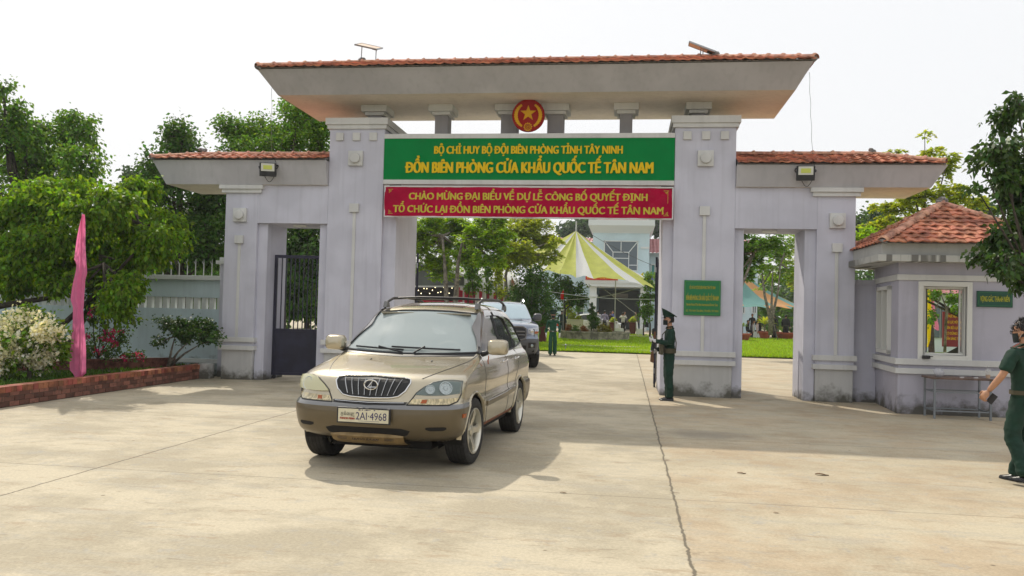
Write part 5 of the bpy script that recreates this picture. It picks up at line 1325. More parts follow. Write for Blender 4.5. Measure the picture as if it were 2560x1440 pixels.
# folding table against the wall
tb_ = thing('metal_table', 'narrow metal table standing under the hut window', 'table', (8.3, -2.1, 0))
tl, tr = at(2335, 1046, -2.35), at(2478, 1050, -2.35)
tz = .72; tx0, tx1, ty0, ty1 = at(2325, 940, -2.3).x, at(2480, 943, -2.3).x, -2.42, -1.86
mb = MB(); mb.box(tx0, tx1, ty0, ty1, tz - .03, tz); mb.build('table_top', mat('worn_table_top', (.14, .09, .07), .6, var=.3, vscale=5), tb_, bevel=.004)
M_TLEG = mat('galvanised_leg', (.22, .24, .26), .5, .5)
for x in (tx0 + .05, tx1 - .05):
    for y in (ty0 + .04, ty1 - .04):
        mb = MB(); mb.box(x - .016, x + .016, y - .016, y + .016, 0, tz - .031); mb.build('leg', M_TLEG, tb_)
mb = MB()
for z in (.13, .46):
    for y in (ty0 + .04, ty1 - .04): mb.box(tx0 + .067, tx1 - .067, y - .010, y + .010, z, z + .022)
    for x in (tx0 + .05, tx1 - .05): mb.box(x - .01, x + .01, ty0 + .057, ty1 - .057, z, z + .022)
mb.build('stretcher', M_TLEG, tb_)
cx_ = at(2470, 930, -2.2).x
cp = thing('iced_drink_cup', 'clear plastic cup of orange drink on the right end of the metal table', 'cup', (cx_, -2.2, tz))
mb = MB(); mb.lathe([(.032, 0), (.045, .13), (.046, .133)], (cx_, -2.2, tz), 20, caps=False); mb.build('cup', mat('clear_plastic', (.7, .7, .68), .1, alpha=.35), cp, smooth=True)
mb = MB(); mb.lathe([(.030, .003), (.038, .065)], (cx_, -2.2, tz), 20); mb.build('drink', mat('orange_tea', (.55, .26, .05), .3), cp, smooth=True)
mb = MB(); mb.lathe([(.047, .132), (.040, .16), (.02, .172)], (cx_, -2.2, tz), 18); mb.tube([(cx_, -2.2, tz + .1), (cx_ - .015, -2.2, tz + .22)], .004, 6); mb.build('lid', MATS['clear_plastic'], cp, smooth=True)
bx_ = at(2347, 935, -2.15).x; mb = MB(); P = []
for i in range(8):
    ph = -PI / 2 + PI * i / 7; P.append([(bx_ + .085 * math.cos(ph) * math.cos(t) * (1 + .25 * math.sin(3 * t + i)), -2.15 + .06 * math.cos(ph) * math.sin(t) * (1 + .2 * math.cos(4 * t)), tz + .075 + .075 * math.sin(ph) + .012 * math.sin(5 * t + i)) for t in [2 * PI * k / 16 for k in range(16)]])
mb.grid(P, closeu=True); tag(mb.build('plastic_bag', mat('milky_plastic_bag', (.6, .6, .64), .25, alpha=.55), smooth='all', loc=(bx_, -2.15, tz)), 'crumpled clear plastic bag on the left end of the metal table', 'bag')
for px, lb in ((2405, 'small white packet in the middle of the metal table'), (2440, 'small white packet beside the drink cup')):
    q = at(px, 936, -2.28); mb = MB(); mb.cbox((q.x, -2.28, tz + .009), .065, .03, .016, rz=.2); tag(mb.build('paper_packet', mat('paper_white', (.65, .65, .65), .7), bevel=.003, loc=(q.x, -2.28, tz)), lb, 'packet', 'packets on the metal table')
# ================================================================ PEOPLE
M_SKIN = mat('skin', (.42, .22, .13), .55, var=.08, vscale=12); M_HAIR = mat('black_hair', (.010, .009, .009), .55, bump=.4, bscale=90)
M_UNI = mat('green_uniform', (.005, .030, .018), .85, var=.14, vscale=9, bump=.5, bscale=14); M_SHOE = mat('black_shoe', (.010, .010, .010), .25)
M_MASKB = mat('black_mask', (.012, .018, .018), .8); M_MASKW = mat('white_mask', (.6, .62, .62), .8); M_GLOVE = mat('white_glove', (.66, .66, .68), .8)
M_BROWN = mat('webbing_brown', (.07, .06, .035), .8); M_GUN = mat('gun_metal', (.02, .02, .022), .4, .5); M_WOOD = mat('gun_wood', (.12, .05, .02), .5)
def cloth(n, c): return mat(n, c, .85, var=.12, vscale=8, bump=.4, bscale=14)
def skin_mesh(chains, sub=2, wr=0.):
    """chains: list of [(point, rx, ry)...]; chains that share a point (same tuple) join. First point = root"""
    me = bpy.data.meshes.new('tmp'); pts = []; rad = []; idx = {}; edges = []
    for ch in chains:
        prev = None
        for p, rx, ry in ch:
            key = tuple(round(c, 4) for c in p)
            if key not in idx: idx[key] = len(pts); pts.append(p); rad.append((rx, ry))
            i = idx[key]
            if prev is not None and prev != i: edges.append((prev, i))
            prev = i
    me.from_pydata([tuple(p) for p in pts], edges, []); ob = bpy.data.objects.new('tmp', me); COL.objects.link(ob)
    md = ob.modifiers.new('s', 'SKIN'); md.use_smooth_shade = True; md.branch_smoothing = .3
    for i, d in enumerate(me.skin_vertices[0].data): d.radius = rad[i]; d.use_root = (i == 0)
    ms = ob.modifiers.new('u', 'SUBSURF'); ms.levels = sub; ms.render_levels = sub
    dg = bpy.context.evaluated_depsgraph_get(); m2 = bpy.data.meshes.new_from_object(ob.evaluated_get(dg))
    vs = [tuple(v.co) for v in m2.vertices]; fs = [tuple(p.vertices) for p in m2.polygons]
    if wr:      # folds of the cloth
        from mathutils import noise as mn
        vs = [tuple(Vector(v) + nrm.vector * wr * (mn.noise(Vector((v[0] * 9, v[1] * 9, v[2] * 16))) + .6 * mn.noise(Vector((v[0] * 22 + 5, v[1] * 22, v[2] * 34))))) for v, nrm in zip(vs, m2.vertex_normals)]
    bpy.data.objects.remove(ob); bpy.data.meshes.remove(me); bpy.data.meshes.remove(m2)
    return vs, fs
def fingers(mb, wrist, d, pn, side, curl=.5, sc=1., m=None):
    """hand: palm plus five bent fingers. d forward along the hand, pn palm normal, side = thumb direction"""
    d = Vector(d).normalized(); pn = Vector(pn); pn = (pn - d * pn.dot(d)).normalized(); s = Vector(side); s = (s - d * s.dot(d) - pn * s.dot(pn)).normalized()
    w = Vector(wrist); q = Matrix((s, d, pn)).transposed()
    mb.ell(w + d * .045 * sc, .040 * sc, .055 * sc, .018 * sc, 12, m, q)
    for k, (off, ln) in enumerate(((.030, .072), (.011, .080), (-.009, .075), (-.028, .060))):
        p = w + d * .085 * sc + s * off * sc; a = 0; pts = [p - d * .02 * sc, p]
        for seg, fr in enumerate((.45, .32, .23)):
            a += curl * (1.0 + .15 * k) * (.75 if seg == 0 else .95); p = p + (d * math.cos(a) + pn * math.sin(a)) * ln * fr * sc; pts.append(p)
        mb.tube(pts, [.0095 * sc, .0095 * sc, .0088 * sc, .008 * sc, .006 * sc], 7, m)
    p = w + d * .025 * sc + s * .032 * sc; e = (s * .75 + d * .62 + pn * .25 * (1 + curl)).normalized()
    mb.tube([p - s * .015 * sc, p + e * .03 * sc, p + (e * .05 + pn * .012 * curl + d * .012) * sc, p + (e * .058 + pn * .024 * curl + d * .03) * sc], [.012 * sc, .0115 * sc, .010 * sc, .007 * sc], 7, m)
def head(mb, c, yaw=0., pitch=0., sc=1., m=None, m2=None):
    """head about c (centre), face to local -Y; has brow, nose, lips, chin, ears"""
    Mh = Matrix.Rotation(yaw, 3, 'Z') @ Matrix.Rotation(pitch, 3, 'X'); P = []
    n = 24
    for i in range(17):
        ph = -PI / 2 + PI * i / 16; z = .118 * math.sin(ph); row = []
        for k in range(n):
            t = 2 * PI * k / n; x = .076 * math.cos(ph) ** .85 * math.cos(t) if math.cos(ph) > 0 else 0; y = .094 * max(0, math.cos(ph)) ** .85 * math.sin(t)
            if z < 0: x *= 1 - .9 * (z / .118) ** 2 * .42; 
            if y < 0:
                fr = -y / .094
                y *= 1 - .12 * max(0, -z / .118)
                ce = math.exp(-(x / .014) ** 2) * (y < -.03)
                y -= ce * .020 * math.exp(-((z + .012) / .018) ** 2)       # nose
                y -= ce * .006 * math.exp(-((z + .055) / .010) ** 2)      # mouth
                y -= math.exp(-(x / .03) ** 2) * .008 * math.exp(-((z + .095) / .02) ** 2) * (y < -.01)
                y += .007 * math.exp(-((abs(x) - .032) / .014) ** 2 - ((z - .014) / .012) ** 2)  # eye sockets
            elif z < -.03: y *= .80
            row.append(Vector(c) + Mh @ (Vector((x, y, z)) * sc))
        P.append(row)
    mb.grid(P, m, closeu=True)
    for s in (-1, 1):
        mb.ell(Vector(c) + Mh @ (Vector((s * .077, .008, -.004)) * sc), .009 * sc, .020 * sc, .030 * sc, 8, m, Mh)
        mb.ell(Vector(c) + Mh @ (Vector((s * .031, -.079, .014)) * sc), .013 * sc, .006 * sc, .006 * sc, 8, m2 or M_HAIR, Mh)
    return Mh
def person(label, loc, face=0., h=1.70, shirt=None, pants=None, hair=M_HAIR, shoes=M_SHOE, mask=None, cap=None, sleeve='long', armL=None, armR=None, legL=None, legR=None, hyaw=0., hpitch=0., glove=None, curl=.35, sub=2, group=None, seat=False, belt=True, lean=0., build_=1., cat='person', extra=None, hand_pn=None, mess=False, apron=None, headgear_m=None, nod=0):
    """local frame: facing -Y, left hand at +X. Joints may be overridden: armX=(elbow, wrist), legX=(knee, ankle)"""
    P = thing('person', label, cat, (0, 0, 0), group, local=True); k = h / 1.72; b = build_
    S = lambda x, y, z: Vector((x * k, y * k, z * k))
    hip = .50 if seat else .93
    if seat: tz = -.43
    else: tz = 0
    pel = S(0, .0, .93 + tz); wa = S(0, lean * .25, 1.08 + tz); chest = S(0, lean * .7, 1.28 + tz); neck0 = S(0, lean + .01, 1.43 + tz); neck1 = S(0, lean * 1.08 - .0, 1.51 + tz); hc = S(0, lean * 1.15 - .02 + nod, 1.605 + tz)
    aL = armL or ((.245, .02 + lean, 1.14 + tz), (.27, -.04 + lean * .8, .88 + tz)); aR = armR or ((-.245, .02 + lean, 1.14 + tz), (-.27, -.04 + lean * .8, .88 + tz))
    lL = legL or ((.088, -.01, .50), (.088, .015, .085)); lR = legR or ((-.088, -.01, .50), (-.088, .015, .085))
    if seat and not legL: lL = ((.11, -.42, .50), (.12, -.40, .09)); lR = ((-.11, -.42, .50), (-.12, -.40, .09))
    shL, shR = S(.185, lean * .98 + .01, 1.385 + tz), S(-.185, lean * .98 + .01, 1.385 + tz)
    # body (skin): one continuous surface, neck, arms, torso and legs
    ch = [[(pel, .06 * k, .05 * k), (wa, .095 * k, .065 * k), (chest, .115 * k, .075 * k), (neck0, .07 * k, .06 * k), (neck1, .05 * k, .05 * k), (hc, .05 * k, .055 * k)]]
    for sh, a in ((shL, aL), (shR, aR)):
        e, w = S(*a[0]), S(*a[1]); ch.append([(chest, .115 * k, .075 * k), (sh, .05 * k, .05 * k), (e, .038 * k, .038 * k), ((e + w) / 2 , .036 * k, .036 * k), (w, .024 * k, .027 * k)])
    hips = []
    for sx, l in ((1, lL), (-1, lR)):
        hp = S(sx * .085, 0, .90 + tz); kn, an = S(*l[0]), S(*l[1]); ch.append([(pel, .06 * k, .05 * k), (hp, .045 * k, .052 * k), (kn, .038 * k, .038 * k), (an, .030 * k, .034 * k)]); hips.append((hp, kn, an))
    vs, fs = skin_mesh(ch, sub); mb = MB(); mb.add(vs, fs, M_SKIN)
    Mh = head(mb, hc, hyaw, hpitch, k, M_SKIN)
    hands = []
    for sx, a in ((1, aL), (-1, aR)):
        e, w = S(*a[0]), S(*a[1]); d = (w - e).normalized(); pn = Vector(hand_pn[0 if sx > 0 else 1]) if hand_pn else Vector((-sx, 0, 0)); th = Vector((0, -1, 0)) if abs(d.y) < .8 else Vector((0, 0, 1))
        if hand_pn: th = Vector(hand_pn[2]) 
        hands.append((w, d, pn, th))
        if glove is None: fingers(mb, w, d, pn, th, curl, k, M_SKIN)
    mb.build('body', None, P, smooth=True, merge=False)
    if glove is not None:
        for w, d, pn, th in hands:
            g_ = MB(); fingers(g_, w, d, pn, th, curl, k * 1.1); g_.tube([w - d * .05, w - d * .01, w + d * .02], [.036 * k, .034 * k, .03 * k], 10); g_.build('glove', glove, P, smooth=True, merge=False)
    # shirt
    t_ = 1.0 * b
    hem = S(0, .0, .85 + tz)
    ch = [[(S(0, .0, .99 + tz), .155 * k * t_, .112 * k * t_), (S(0, lean * .25, 1.09 + tz), .150 * k * t_, .108 * k * t_), (chest, .160 * k * t_, .115 * k * t_), (S(0, lean * .95 + .01, 1.405 + tz), .10 * k, .085 * k), (S(0, lean * 1.02 + .005, 1.46 + tz), .062 * k, .062 * k)]]
    ch[0].insert(0, (hem, .152 * k * t_, .112 * k * t_))
    for sh, a in ((shL, aL), (shR, aR)):
        e, w = S(*a[0]), S(*a[1]); row = [(chest, .160 * k * t_, .115 * k * t_), (sh, .076 * k * t_, .074 * k * t_)]
        if sleeve == 'long': row += [(e, .056 * k * t_, .056 * k * t_), (e * .12 + w * .88, .042 * k, .042 * k), (e * .04 + w * .96, .036 * k, .036 * k)]
        else: row += [(sh * .30 + e * .70, .067 * k * t_, .067 * k * t_), (sh * .12 + e * .88, .066 * k * t_, .066 * k * t_)]
        ch.append(row)
    vs, fs = skin_mesh(ch, min(4, sub + 1), .009); mb = MB(); mb.add(vs, fs, shirt); 
    # collar
    mb.tube([S(.065 * math.cos(t), .065 * math.sin(t) * 1.0 + lean * 1.02, 1.465 + tz + .012 * math.sin(t)) for t in np.linspace(0, 2 * PI, 17)], .013 * k, 6, shirt, caps=False)
    for sx in (-1, 1): mb.add([S(sx * .012, -.068 + lean, 1.455 + tz), S(sx * .075, -.05 + lean, 1.462 + tz), S(sx * .060, -.112 + lean, 1.40 + tz)], [(0, 1, 2)], shirt)
    sh_ = mb.build('shirt', None, P, smooth=True, merge=False)
    # trousers
    ch = [[(S(0, .005, .90 + tz), .150 * k * t_, .115 * k * t_), (S(0, .0, .99 + tz), .145 * k * t_, .108 * k * t_), (S(0, .0, 1.03 + tz), .14 * k * t_, .10 * k * t_)]]
    if seat: ch[0] = [(S(0, .0, .92 + tz), .15 * k, .12 * k), (S(0, .0, 1.0 + tz), .14 * k, .105 * k)]
    for (hp, kn, an) in hips: ch.append([(ch[0][0][0], ch[0][0][1], ch[0][0][2]), (hp + (kn - hp) * .12, .098 * k * t_, .100 * k * t_), (kn, .082 * k * t_, .086 * k * t_), (kn * .5 + an * .5 + Vector((0, .01, 0)), .080 * k, .086 * k), (an + (kn - an) * .03, .078 * k, .088 * k), (an - (kn - an) * .07, .078 * k, .092 * k)])
    vs, fs = skin_mesh(ch, min(4, sub + 1), .011); MB().add(vs, fs, pants).build('trousers', None, P, smooth=True, merge=False)
    for (hp, kn, an) in hips:
        mb = MB(); f = Vector((0, -1, 0)); c = Vector((an.x, an.y, an.z)); gl = -.085 * k
        rows = []
        for u, w_, h_ in ((-.075, .03, .05), (-.06, .042, .075), (0, .046, .085), (.07, .048, .06), (.13, .046, .042), (.175, .032, .032), (.19, .012, .02)):
            rows.append([c + Vector((w_ * math.cos(t) * k, -u * k, gl + (max(0, math.sin(t)) * h_ + (0 if math.sin(t) > 0 else -.0)) * k)) for t in [2 * PI * q / 14 for q in range(14)]])
        mb.grid(rows, closeu=True); mb.add(rows[0], [tuple(range(14))]); mb.add(rows[-1], [tuple(range(14))]); mb.build('shoe', shoes, P, smooth=True)
    if belt:
        mb = MB(); zc = .965 + tz; ring_ = [[S(.158 * t_ * math.cos(t), .122 * t_ * math.sin(t), zc + dz) for t in np.linspace(0, 2 * PI, 25)] for dz in (-.022, .022)]; mb.grid(ring_)
        mb.build('belt', M_BROWN if belt is True else belt, P, smooth='all', merge=False)
        mb = MB(); mb.cbox(S(0, -.126 * t_, zc), .05 * k, .012, .038 * k); mb.build('buckle', M_REFL, P)
    if hair is not None:
        mb = MB(); 
        top = 1.
        rows = []
        for i in range(10):
            ph = R(-28 + (90 + 28) * i / 9); row = []
            for q in range(24):
                t = 2 * PI * q / 24; fy = math.sin(t); low = ph < R(22) and fy < -.05
                rx, ry, rz = .084, .102, .126; 
                if low: rx, ry = .070, .080
                jit = (.007 * math.sin(q * 5.3 + i * 3.1)) if mess else 0
                row.append(hc + Mh @ (Vector(((rx + jit) * math.cos(ph) * math.cos(t), .008 + (ry + jit) * math.cos(ph) * math.sin(t), (rz + jit) * math.sin(ph) + .002)) * k))
            rows.append(row)
        mb.grid(rows, closeu=True)
        if mess:
            for _ in range(260):
                t = random.uniform(0, 2 * PI); ph = random.uniform(R(5), R(88)); q = Vector((math.cos(ph) * math.cos(t) * .082, .01 + math.cos(ph) * math.sin(t) * .098, math.sin(ph) * .123)); o2 = q.normalized() * random.uniform(.012, .036) + Vector((random.uniform(-.02, .02), random.uniform(-.015, .015), random.uniform(-.005, .015)))
                mb.tube([hc + Mh @ (q * k), hc + Mh @ ((q + o2) * k)], [.005 * k, .0008], 4)
        mb.build('hair', hair, P, smooth='all', merge=False)
    if mask is not None:
        mb = MB(); rows = []
        for i in range(9):
            z = -.108 + .098 * i / 8; rows.append([hc + Mh @ (Vector(((.074 - .22 * max(0, -z - .07)) * math.sin(t), -.004 - (.092 + .016 * math.exp(-(t / .5) ** 2) - .10 * max(0, -z - .085)) * math.cos(t), z)) * k) for t in np.linspace(-1.25, 1.25, 17)])
        mb.grid(rows); mk = mb.build('face_mask', mask, P, smooth='all', merge=False)
        mb = MB()
        for s in (-1, 1):
            for z in (-.015, -.07): mb.tube([hc + Mh @ (Vector((s * .069, -.03, z)) * k), hc + Mh @ (Vector((s * .083, .012, -.006 + z * .2)) * k)], .0018, 4)
        mb.build('ear_loop', M_MASKW, mk)
    if cap is not None:
        mb = MB(); rows = []   # peaked service cap
        for r1, r2, z, dy in ((.086, .104, .052, 0), (.087, .106, .082, 0), (.098, .118, .094, 0), (.132, .150, .122, .008), (.136, .154, .132, .008), (.10, .12, .142, .004), (.02, .02, .146, 0)):
            fr = lambda t, q_=r2 / .154: z - (.085 * math.sin(t) * q_ - .012 if z > .11 else 0)
            rows.append([hc + Mh @ (Vector((r1 * math.cos(t), dy + r2 * math.sin(t), fr(t))) * k) for t in [2 * PI * q / 28 for q in range(28)]])
        mb.grid(rows, closeu=True); cp_ = mb.build('cap', cap, P, smooth=True, merge=False)
        mb = MB(); mb.grid([[hc + Mh @ (Vector((rr * .98 * math.sin(t), -.002 - (rr + (.032 if j == 1 else 0)) * 1.04 * math.cos(t), .052 - (.024 if j else 0))) * k) for t in np.linspace(-.95, .95, 13)] for j, rr in enumerate((.098, .118))]); mb.build('peak', M_SHOE, cp_, smooth='all', merge=False)
        mb = MB(); mb.grid([[hc + Mh @ (Vector((.0875 * math.cos(t), .1065 * math.sin(t), z)) * k) for t in np.linspace(0, 2 * PI, 25)] for z in (.055, .072)]); mb.ell(hc + Mh @ (Vector((0, -.118, .100)) * k), .016, .006, .018, 8); mb.build('cap_band', mat('cap_band_green', (.004, .022, .014), .7), cp_, smooth='all', merge=False)
    if extra: extra(P, S, tz, hc, Mh, k)
    P.location = loc; P.rotation_euler = (0, 0, face); return P

# --- sentry at the pillar, in profile towards the left (faces -X)
M_UNIB = M_UNI
def sentry_kit(P, S, tz, hc, Mh, k):
    mb = MB(); zc = 1.0; 
    mb.grid([[S(.175 * math.cos(t), .135 * math.sin(t), zc + dz) for t in np.linspace(0, 2 * PI, 25)] for dz in (-.035, .035)])
    for x in (-.13, -.045, .045, .13): mb.cbox(S(x, -.165, 1.01), .078, .055, .20)
    mb.build('magazine_vest', M_BROWN, P, bevel=.006)
    mb = MB(); mb.tube([S(-.16, -.03, 1.40), S(-.09, -.13, 1.3), S(.05, -.16, 1.15), S(.15, -.1, 1.02)], .011, 6)
    mb.tube([S(-.16, -.01, 1.41), S(-.12, .12, 1.3), S(0, .135, 1.15), S(.12, .11, 1.02)], .011, 6); mb.build('sling', M_BROWN, P)
    for sx in (-1, 1):
        mb = MB(); mb.cbox(S(sx * .15, .0, 1.438), .10, .045, .012, M=Matrix.Rotation(sx * R(16), 3, 'Y')); mb.build('shoulder_board', mat('rank_red', (.08, .05, .02), .6), P)
sp = atz(1668, 1001)
person('sentry in green uniform, mask and peaked cap holding a rifle beside the right pillar', (sp.x + .02, -.96, 0), face=R(-84), h=1.715, shirt=M_UNI, pants=M_UNI, mask=M_MASKB, cap=M_UNI, glove=M_GLOVE,
       armL=((.22, -.02, 1.13), (.04, -.30, 1.18)), armR=((-.23, .04, 1.12), (-.06, -.27, .98)), hand_pn=((-.4, .4, .3), (.5, .3, .3), (-.3, -.3, 1)), curl=.85, build_=1.1, extra=sentry_kit, hpitch=R(0), legL=((.085, -.01, .50), (.085, .015, .085)), legR=((-.085, -.01, .50), (-.085, .015, .085)))
# the rifle he holds (world coordinates)
Q = Matrix.Rotation(R(-84), 3, 'Z'); O = Vector((sp.x + .02, -.96, 0))
def gw(x, y, z): return O + Q @ Vector((x, y, z))
gun = thing('rifle', 'dark rifle with wooden grip held upright by the sentry', 'rifle', gw(0, -.3, 1.0))
a, b = gw(.03, -.355, .86), gw(.01, -.27, 1.52); dv = (b - a).normalized(); fw_ = (Q @ Vector((0, -1, 0))); fw_ = (fw_ - dv * fw_.dot(dv)).normalized(); sd_ = dv.cross(fw_)
MG = Matrix((fw_, sd_, dv)).transposed(); G = lambda u, w, v: a + MG @ Vector((u, w, v))
mb = MB(); mb.tube([G(0, 0, .36), G(0, 0, .68)], [.011, .008], 8); mb.tube([G(0, 0, .66), G(0, 0, .70)], .012, 8); mb.tube([G(.022, 0, .36), G(.022, 0, .52)], .009, 8); mb.cbox(G(-.02, 0, .64), .03, .008, .02, M=MG); mb.build('barrel', M_GUN, gun, smooth=True)
mb = MB(); mb.prism([(-.03, .12), (.03, .12), (.034, .36), (-.028, .36)], .035, M=MG @ Matrix.Rotation(0, 3, 'Z'), c=G(0, -.0175, 0)); mb.build('receiver', M_GUN, gun, bevel=.004)
mb = MB(); mb.prism([(-.03, .36), (.026, .36), (.02, .50), (-.022, .50)], .04, M=MG, c=G(0, -.02, 0)); mb.build('hand_guard', M_WOOD, gun, bevel=.006)
mb = MB(); mb.prism([(-.028, .12), (.022, .12), (.01, -.10), (-.055, -.12), (-.065, -.06), (-.045, .0)], .034, M=MG, c=G(0, -.017, 0)); mb.build('stock', M_WOOD, gun, bevel=.006)
mb = MB(); mb.prism([(-.03, .27), (-.03, .33), (-.10, .35), (-.16, .41), (-.185, .38), (-.13, .30), (-.09, .27)], .026, M=MG, c=G(0, -.013, 0)); mb.build('magazine', M_GUN, gun, bevel=.004)
mb = MB(); mb.prism([(-.03, .17), (-.03, .21), (-.11, .17), (-.10, .135)], .028, M=MG, c=G(0, -.014, 0)); mb.build('pistol_grip', M_GUN, gun, bevel=.004)

# --- walking man at the right edge, seen from behind / left
def walker_kit(P, S, tz, hc, Mh, k):
    mb = MB()
    for s in (-1, 1): mb.tube([hc + Mh @ (Vector((s * .082, -.01, .012)) * k), hc + Mh @ (Vector((s * .070, -.10, .012)) * k)], .0035, 5); mb.tube([hc + Mh @ (Vector((s * .034 + .026 * math.cos(t), -.108, .006 + .020 * math.sin(t))) * k) for t in np.linspace(0, 2 * PI, 17)], .0035, 5, caps=False)
    mb.tube([hc + Mh @ (Vector((-.01, -.112, .01)) * k), hc + Mh @ (Vector((.01, -.112, .01)) * k)], .003, 5); mb.build('spectacles', M_BLACK, P, smooth=True)
    for sx in (-1, 1):
        mb = MB(); mb.cbox(S(sx * .145, .01, 1.455), .12, .055, .012, M=Matrix.Rotation(sx * R(22), 3, 'Y')); ep = mb.build('shoulder_board', mat('rank_dark', (.03, .04, .02), .6), P)
        mb = MB(); mb.cbox(S(sx * .145, .01, 1.463), .10, .010, .004, M=Matrix.Rotation(sx * R(22), 3, 'Y')); mb.build('rank_strip', mat('rank_crimson', (.28, .02, .02), .7), ep)
    # back pocket flap and belt gear
    mb = MB(); mb.cbox(S(.10, .125, .86), .11, .02, .06); mb.build('pocket_flap', M_UNI, P, bevel=.006)
wp = atz(2560, 1210)
# faces away from the camera and a little to the left
person('man in short sleeved dark green uniform and glasses walking away at the right edge', (wp.x, wp.y, 0), face=R(-150), h=1.71, shirt=M_UNI, pants=M_UNI, sleeve='short', mask=M_MASKB, mess=True, build_=1.06,
       armL=((.29, -.03, 1.15), (.33, -.17, .96)), armR=((-.27, .10, 1.13), (-.27, .06, .88)), legL=((.11, -.06, .50), (.13, .12, .13)), legR=((-.08, -.06, .50), (-.06, -.14, .09)), curl=.7, extra=walker_kit, hyaw=R(20), hpitch=R(8))

hq = at(2480, 997, wp.y); mb = MB(); mb.cbox(hq, .065, .010, .11, M=Matrix.Rotation(R(-40), 3, 'Z') @ Matrix.Rotation(R(35), 3, 'Y'))
tag(mb.build('mobile_phone', M_BLACK, bevel=.004, loc=tuple(hq)), 'dark phone held low in the hand of the walking man', 'phone')
# --- guard beyond the gate, facing the camera
def guard_kit(P, S, tz, hc, Mh, k):
    mb = MB(); mb.grid([[S(.205 + .063 * math.cos(t), .02 + .063 * math.sin(t), 1.27 - .03 * j) for t in np.linspace(0, 2 * PI, 17)] for j in range(4)]); mb.build('armband', mat('red_armband', (.55, .05, .01), .7), P, smooth='all', merge=False)
gp = atz(1380, 885)
person('guard in green uniform with red armband and white gloves standing beside the pickup', (at(1381, 885, 15.4).x, 15.4, 0), face=R(6), h=1.72, shirt=cloth('guard_green', (.008, .060, .030)), pants=MATS['guard_green'], mask=M_MASKB, cap=M_UNI, glove=M_GLOVE, extra=guard_kit, curl=.3)
q = at(1404, 850, 21); 
person('dark uniformed man with white topped cap standing behind the guard', (at(1404, 830, 36).x, 36, gz(36)), face=R(190), h=1.74, shirt=cloth('dark_uniform', (.012, .028, .028)), pants=MATS['dark_uniform'], cap=mat('cap_white', (.6, .6, .6), .7))
# --- far figures before the porch
def far(px, py_feet, Y, label, face, **kw):
    q = at(px, py_feet, Y); kw.setdefault('sub', 1); return person(label, (q.x, Y, gz(Y)), face=face, **kw)
M_WSH = cloth('white_shirt', (.62, .60, .62)); M_PUR = cloth('lilac_shirt', (.30, .27, .45)); M_DTR = cloth('black_trousers', (.012, .012, .015)); M_JEAN = cloth('blue_jeans', (.10, .13, .20)); M_DSH = cloth('dark_shirt', (.018, .018, .022)); M_BSH = cloth('blue_shirt', (.10, .14, .35)); M_OLIV = cloth('olive_uniform', (.19, .20, .08))
far(1494, 822, 46, 'cameraman in white shirt and jeans filming with a tripod camera', R(200), shirt=M_WSH, pants=M_JEAN, armL=((.24, -.12, 1.2), (.1, -.35, 1.40)), armR=((-.24, -.12, 1.15), (-.08, -.35, 1.35)))
far(1511, 826, 44.5, 'man in lilac shirt and black trousers seen from behind', R(180), shirt=M_PUR, pants=M_DTR)
far(1557, 832, 43, 'person in white shirt raising both hands to their face', R(180), h=1.60, shirt=M_WSH, pants=M_DTR, armL=((.27, -.08, 1.28), (.10, -.16, 1.50)), armR=((-.27, -.08, 1.28), (-.10, -.16, 1.50)))
far(1525, 820, 50, 'figure in dark clothes between the lilac shirt and the flagpole', R(160), shirt=M_DSH, pants=M_DTR, h=1.62)
far(1531, 812, 53, 'figure in blue shirt under the porch behind the others', R(20), shirt=M_BSH, pants=M_DTR)
far(1561, 806, 58, 'man in grey shirt standing deep in the porch', R(40), shirt=cloth('grey_shirt', (.2, .2, .2)), pants=M_DTR)
far(1589, 806, 57, 'man in yellowish olive uniform at the right of the porch', R(-20), shirt=M_OLIV, pants=M_OLIV)
# tripod camera
q = at(1490, 822, 45.4)
tc = thing('video_camera', 'black video camera on a tripod in front of the cameraman', 'camera', (q.x, 45.4, gz(45)))
mb = MB(); z0 = gz(45) 
for k_ in range(3): t = k_ * 2.09; mb.tube([(q.x + .38 * math.cos(t), 45.4 + .38 * math.sin(t), z0), (q.x, 45.4, z0 + 1.2)], .018, 6)
mb.build('tripod', M_BLACK, tc); mb = MB(); mb.cbox((q.x, 45.4, z0 + 1.36), .16, .36, .18); mb.cbox((q.x, 45.1, z0 + 1.36), .13, .2, .13); mb.build('camera_body', M_BLACK, tc, bevel=.01)
# figures seen through the right passage
for px, Y, lb, f_, kw in ((1869, 44.0, 'seated person in dark clothes leftmost in the right passage view', R(60), dict(seat=True, shirt=M_DSH, pants=M_DTR)),
                      (1883, 43.4, 'seated person in grey lilac shirt next to a dark dressed one', R(70), dict(seat=True, shirt=cloth('grey_lilac_shirt', (.22, .20, .26)), pants=M_DTR)),
                      (1893, 43.0, 'seated person in pale pink shirt on a white covered chair', R(75), dict(seat=True, shirt=cloth('pale_pink_shirt', (.60, .48, .50)), pants=M_DTR)),
                      (1880, 45.5, 'person in dark clothes standing behind the seated row', R(20), dict(h=1.70, shirt=M_DSH, pants=M_DTR)),
                      (1898, 46.5, 'person in dark clothes standing beside the big potted palm', R(-30), dict(h=1.60, shirt=M_DSH, pants=M_DTR)),
                      (1935, 42.5, 'dark silhouette standing behind the young tree trunk', R(180), dict(h=1.7, shirt=M_DSH, pants=M_DTR)),
                      (1964, 41.5, 'broad man in black standing by the red pots', R(150), dict(h=1.7, shirt=M_DSH, pants=M_DTR, build_=1.35))):
    q = at(px, 840, Y); kw.setdefault('h', 1.65); person(lb, (q.x, Y, gz(Y) + .02), face=f_, sub=1, **kw)
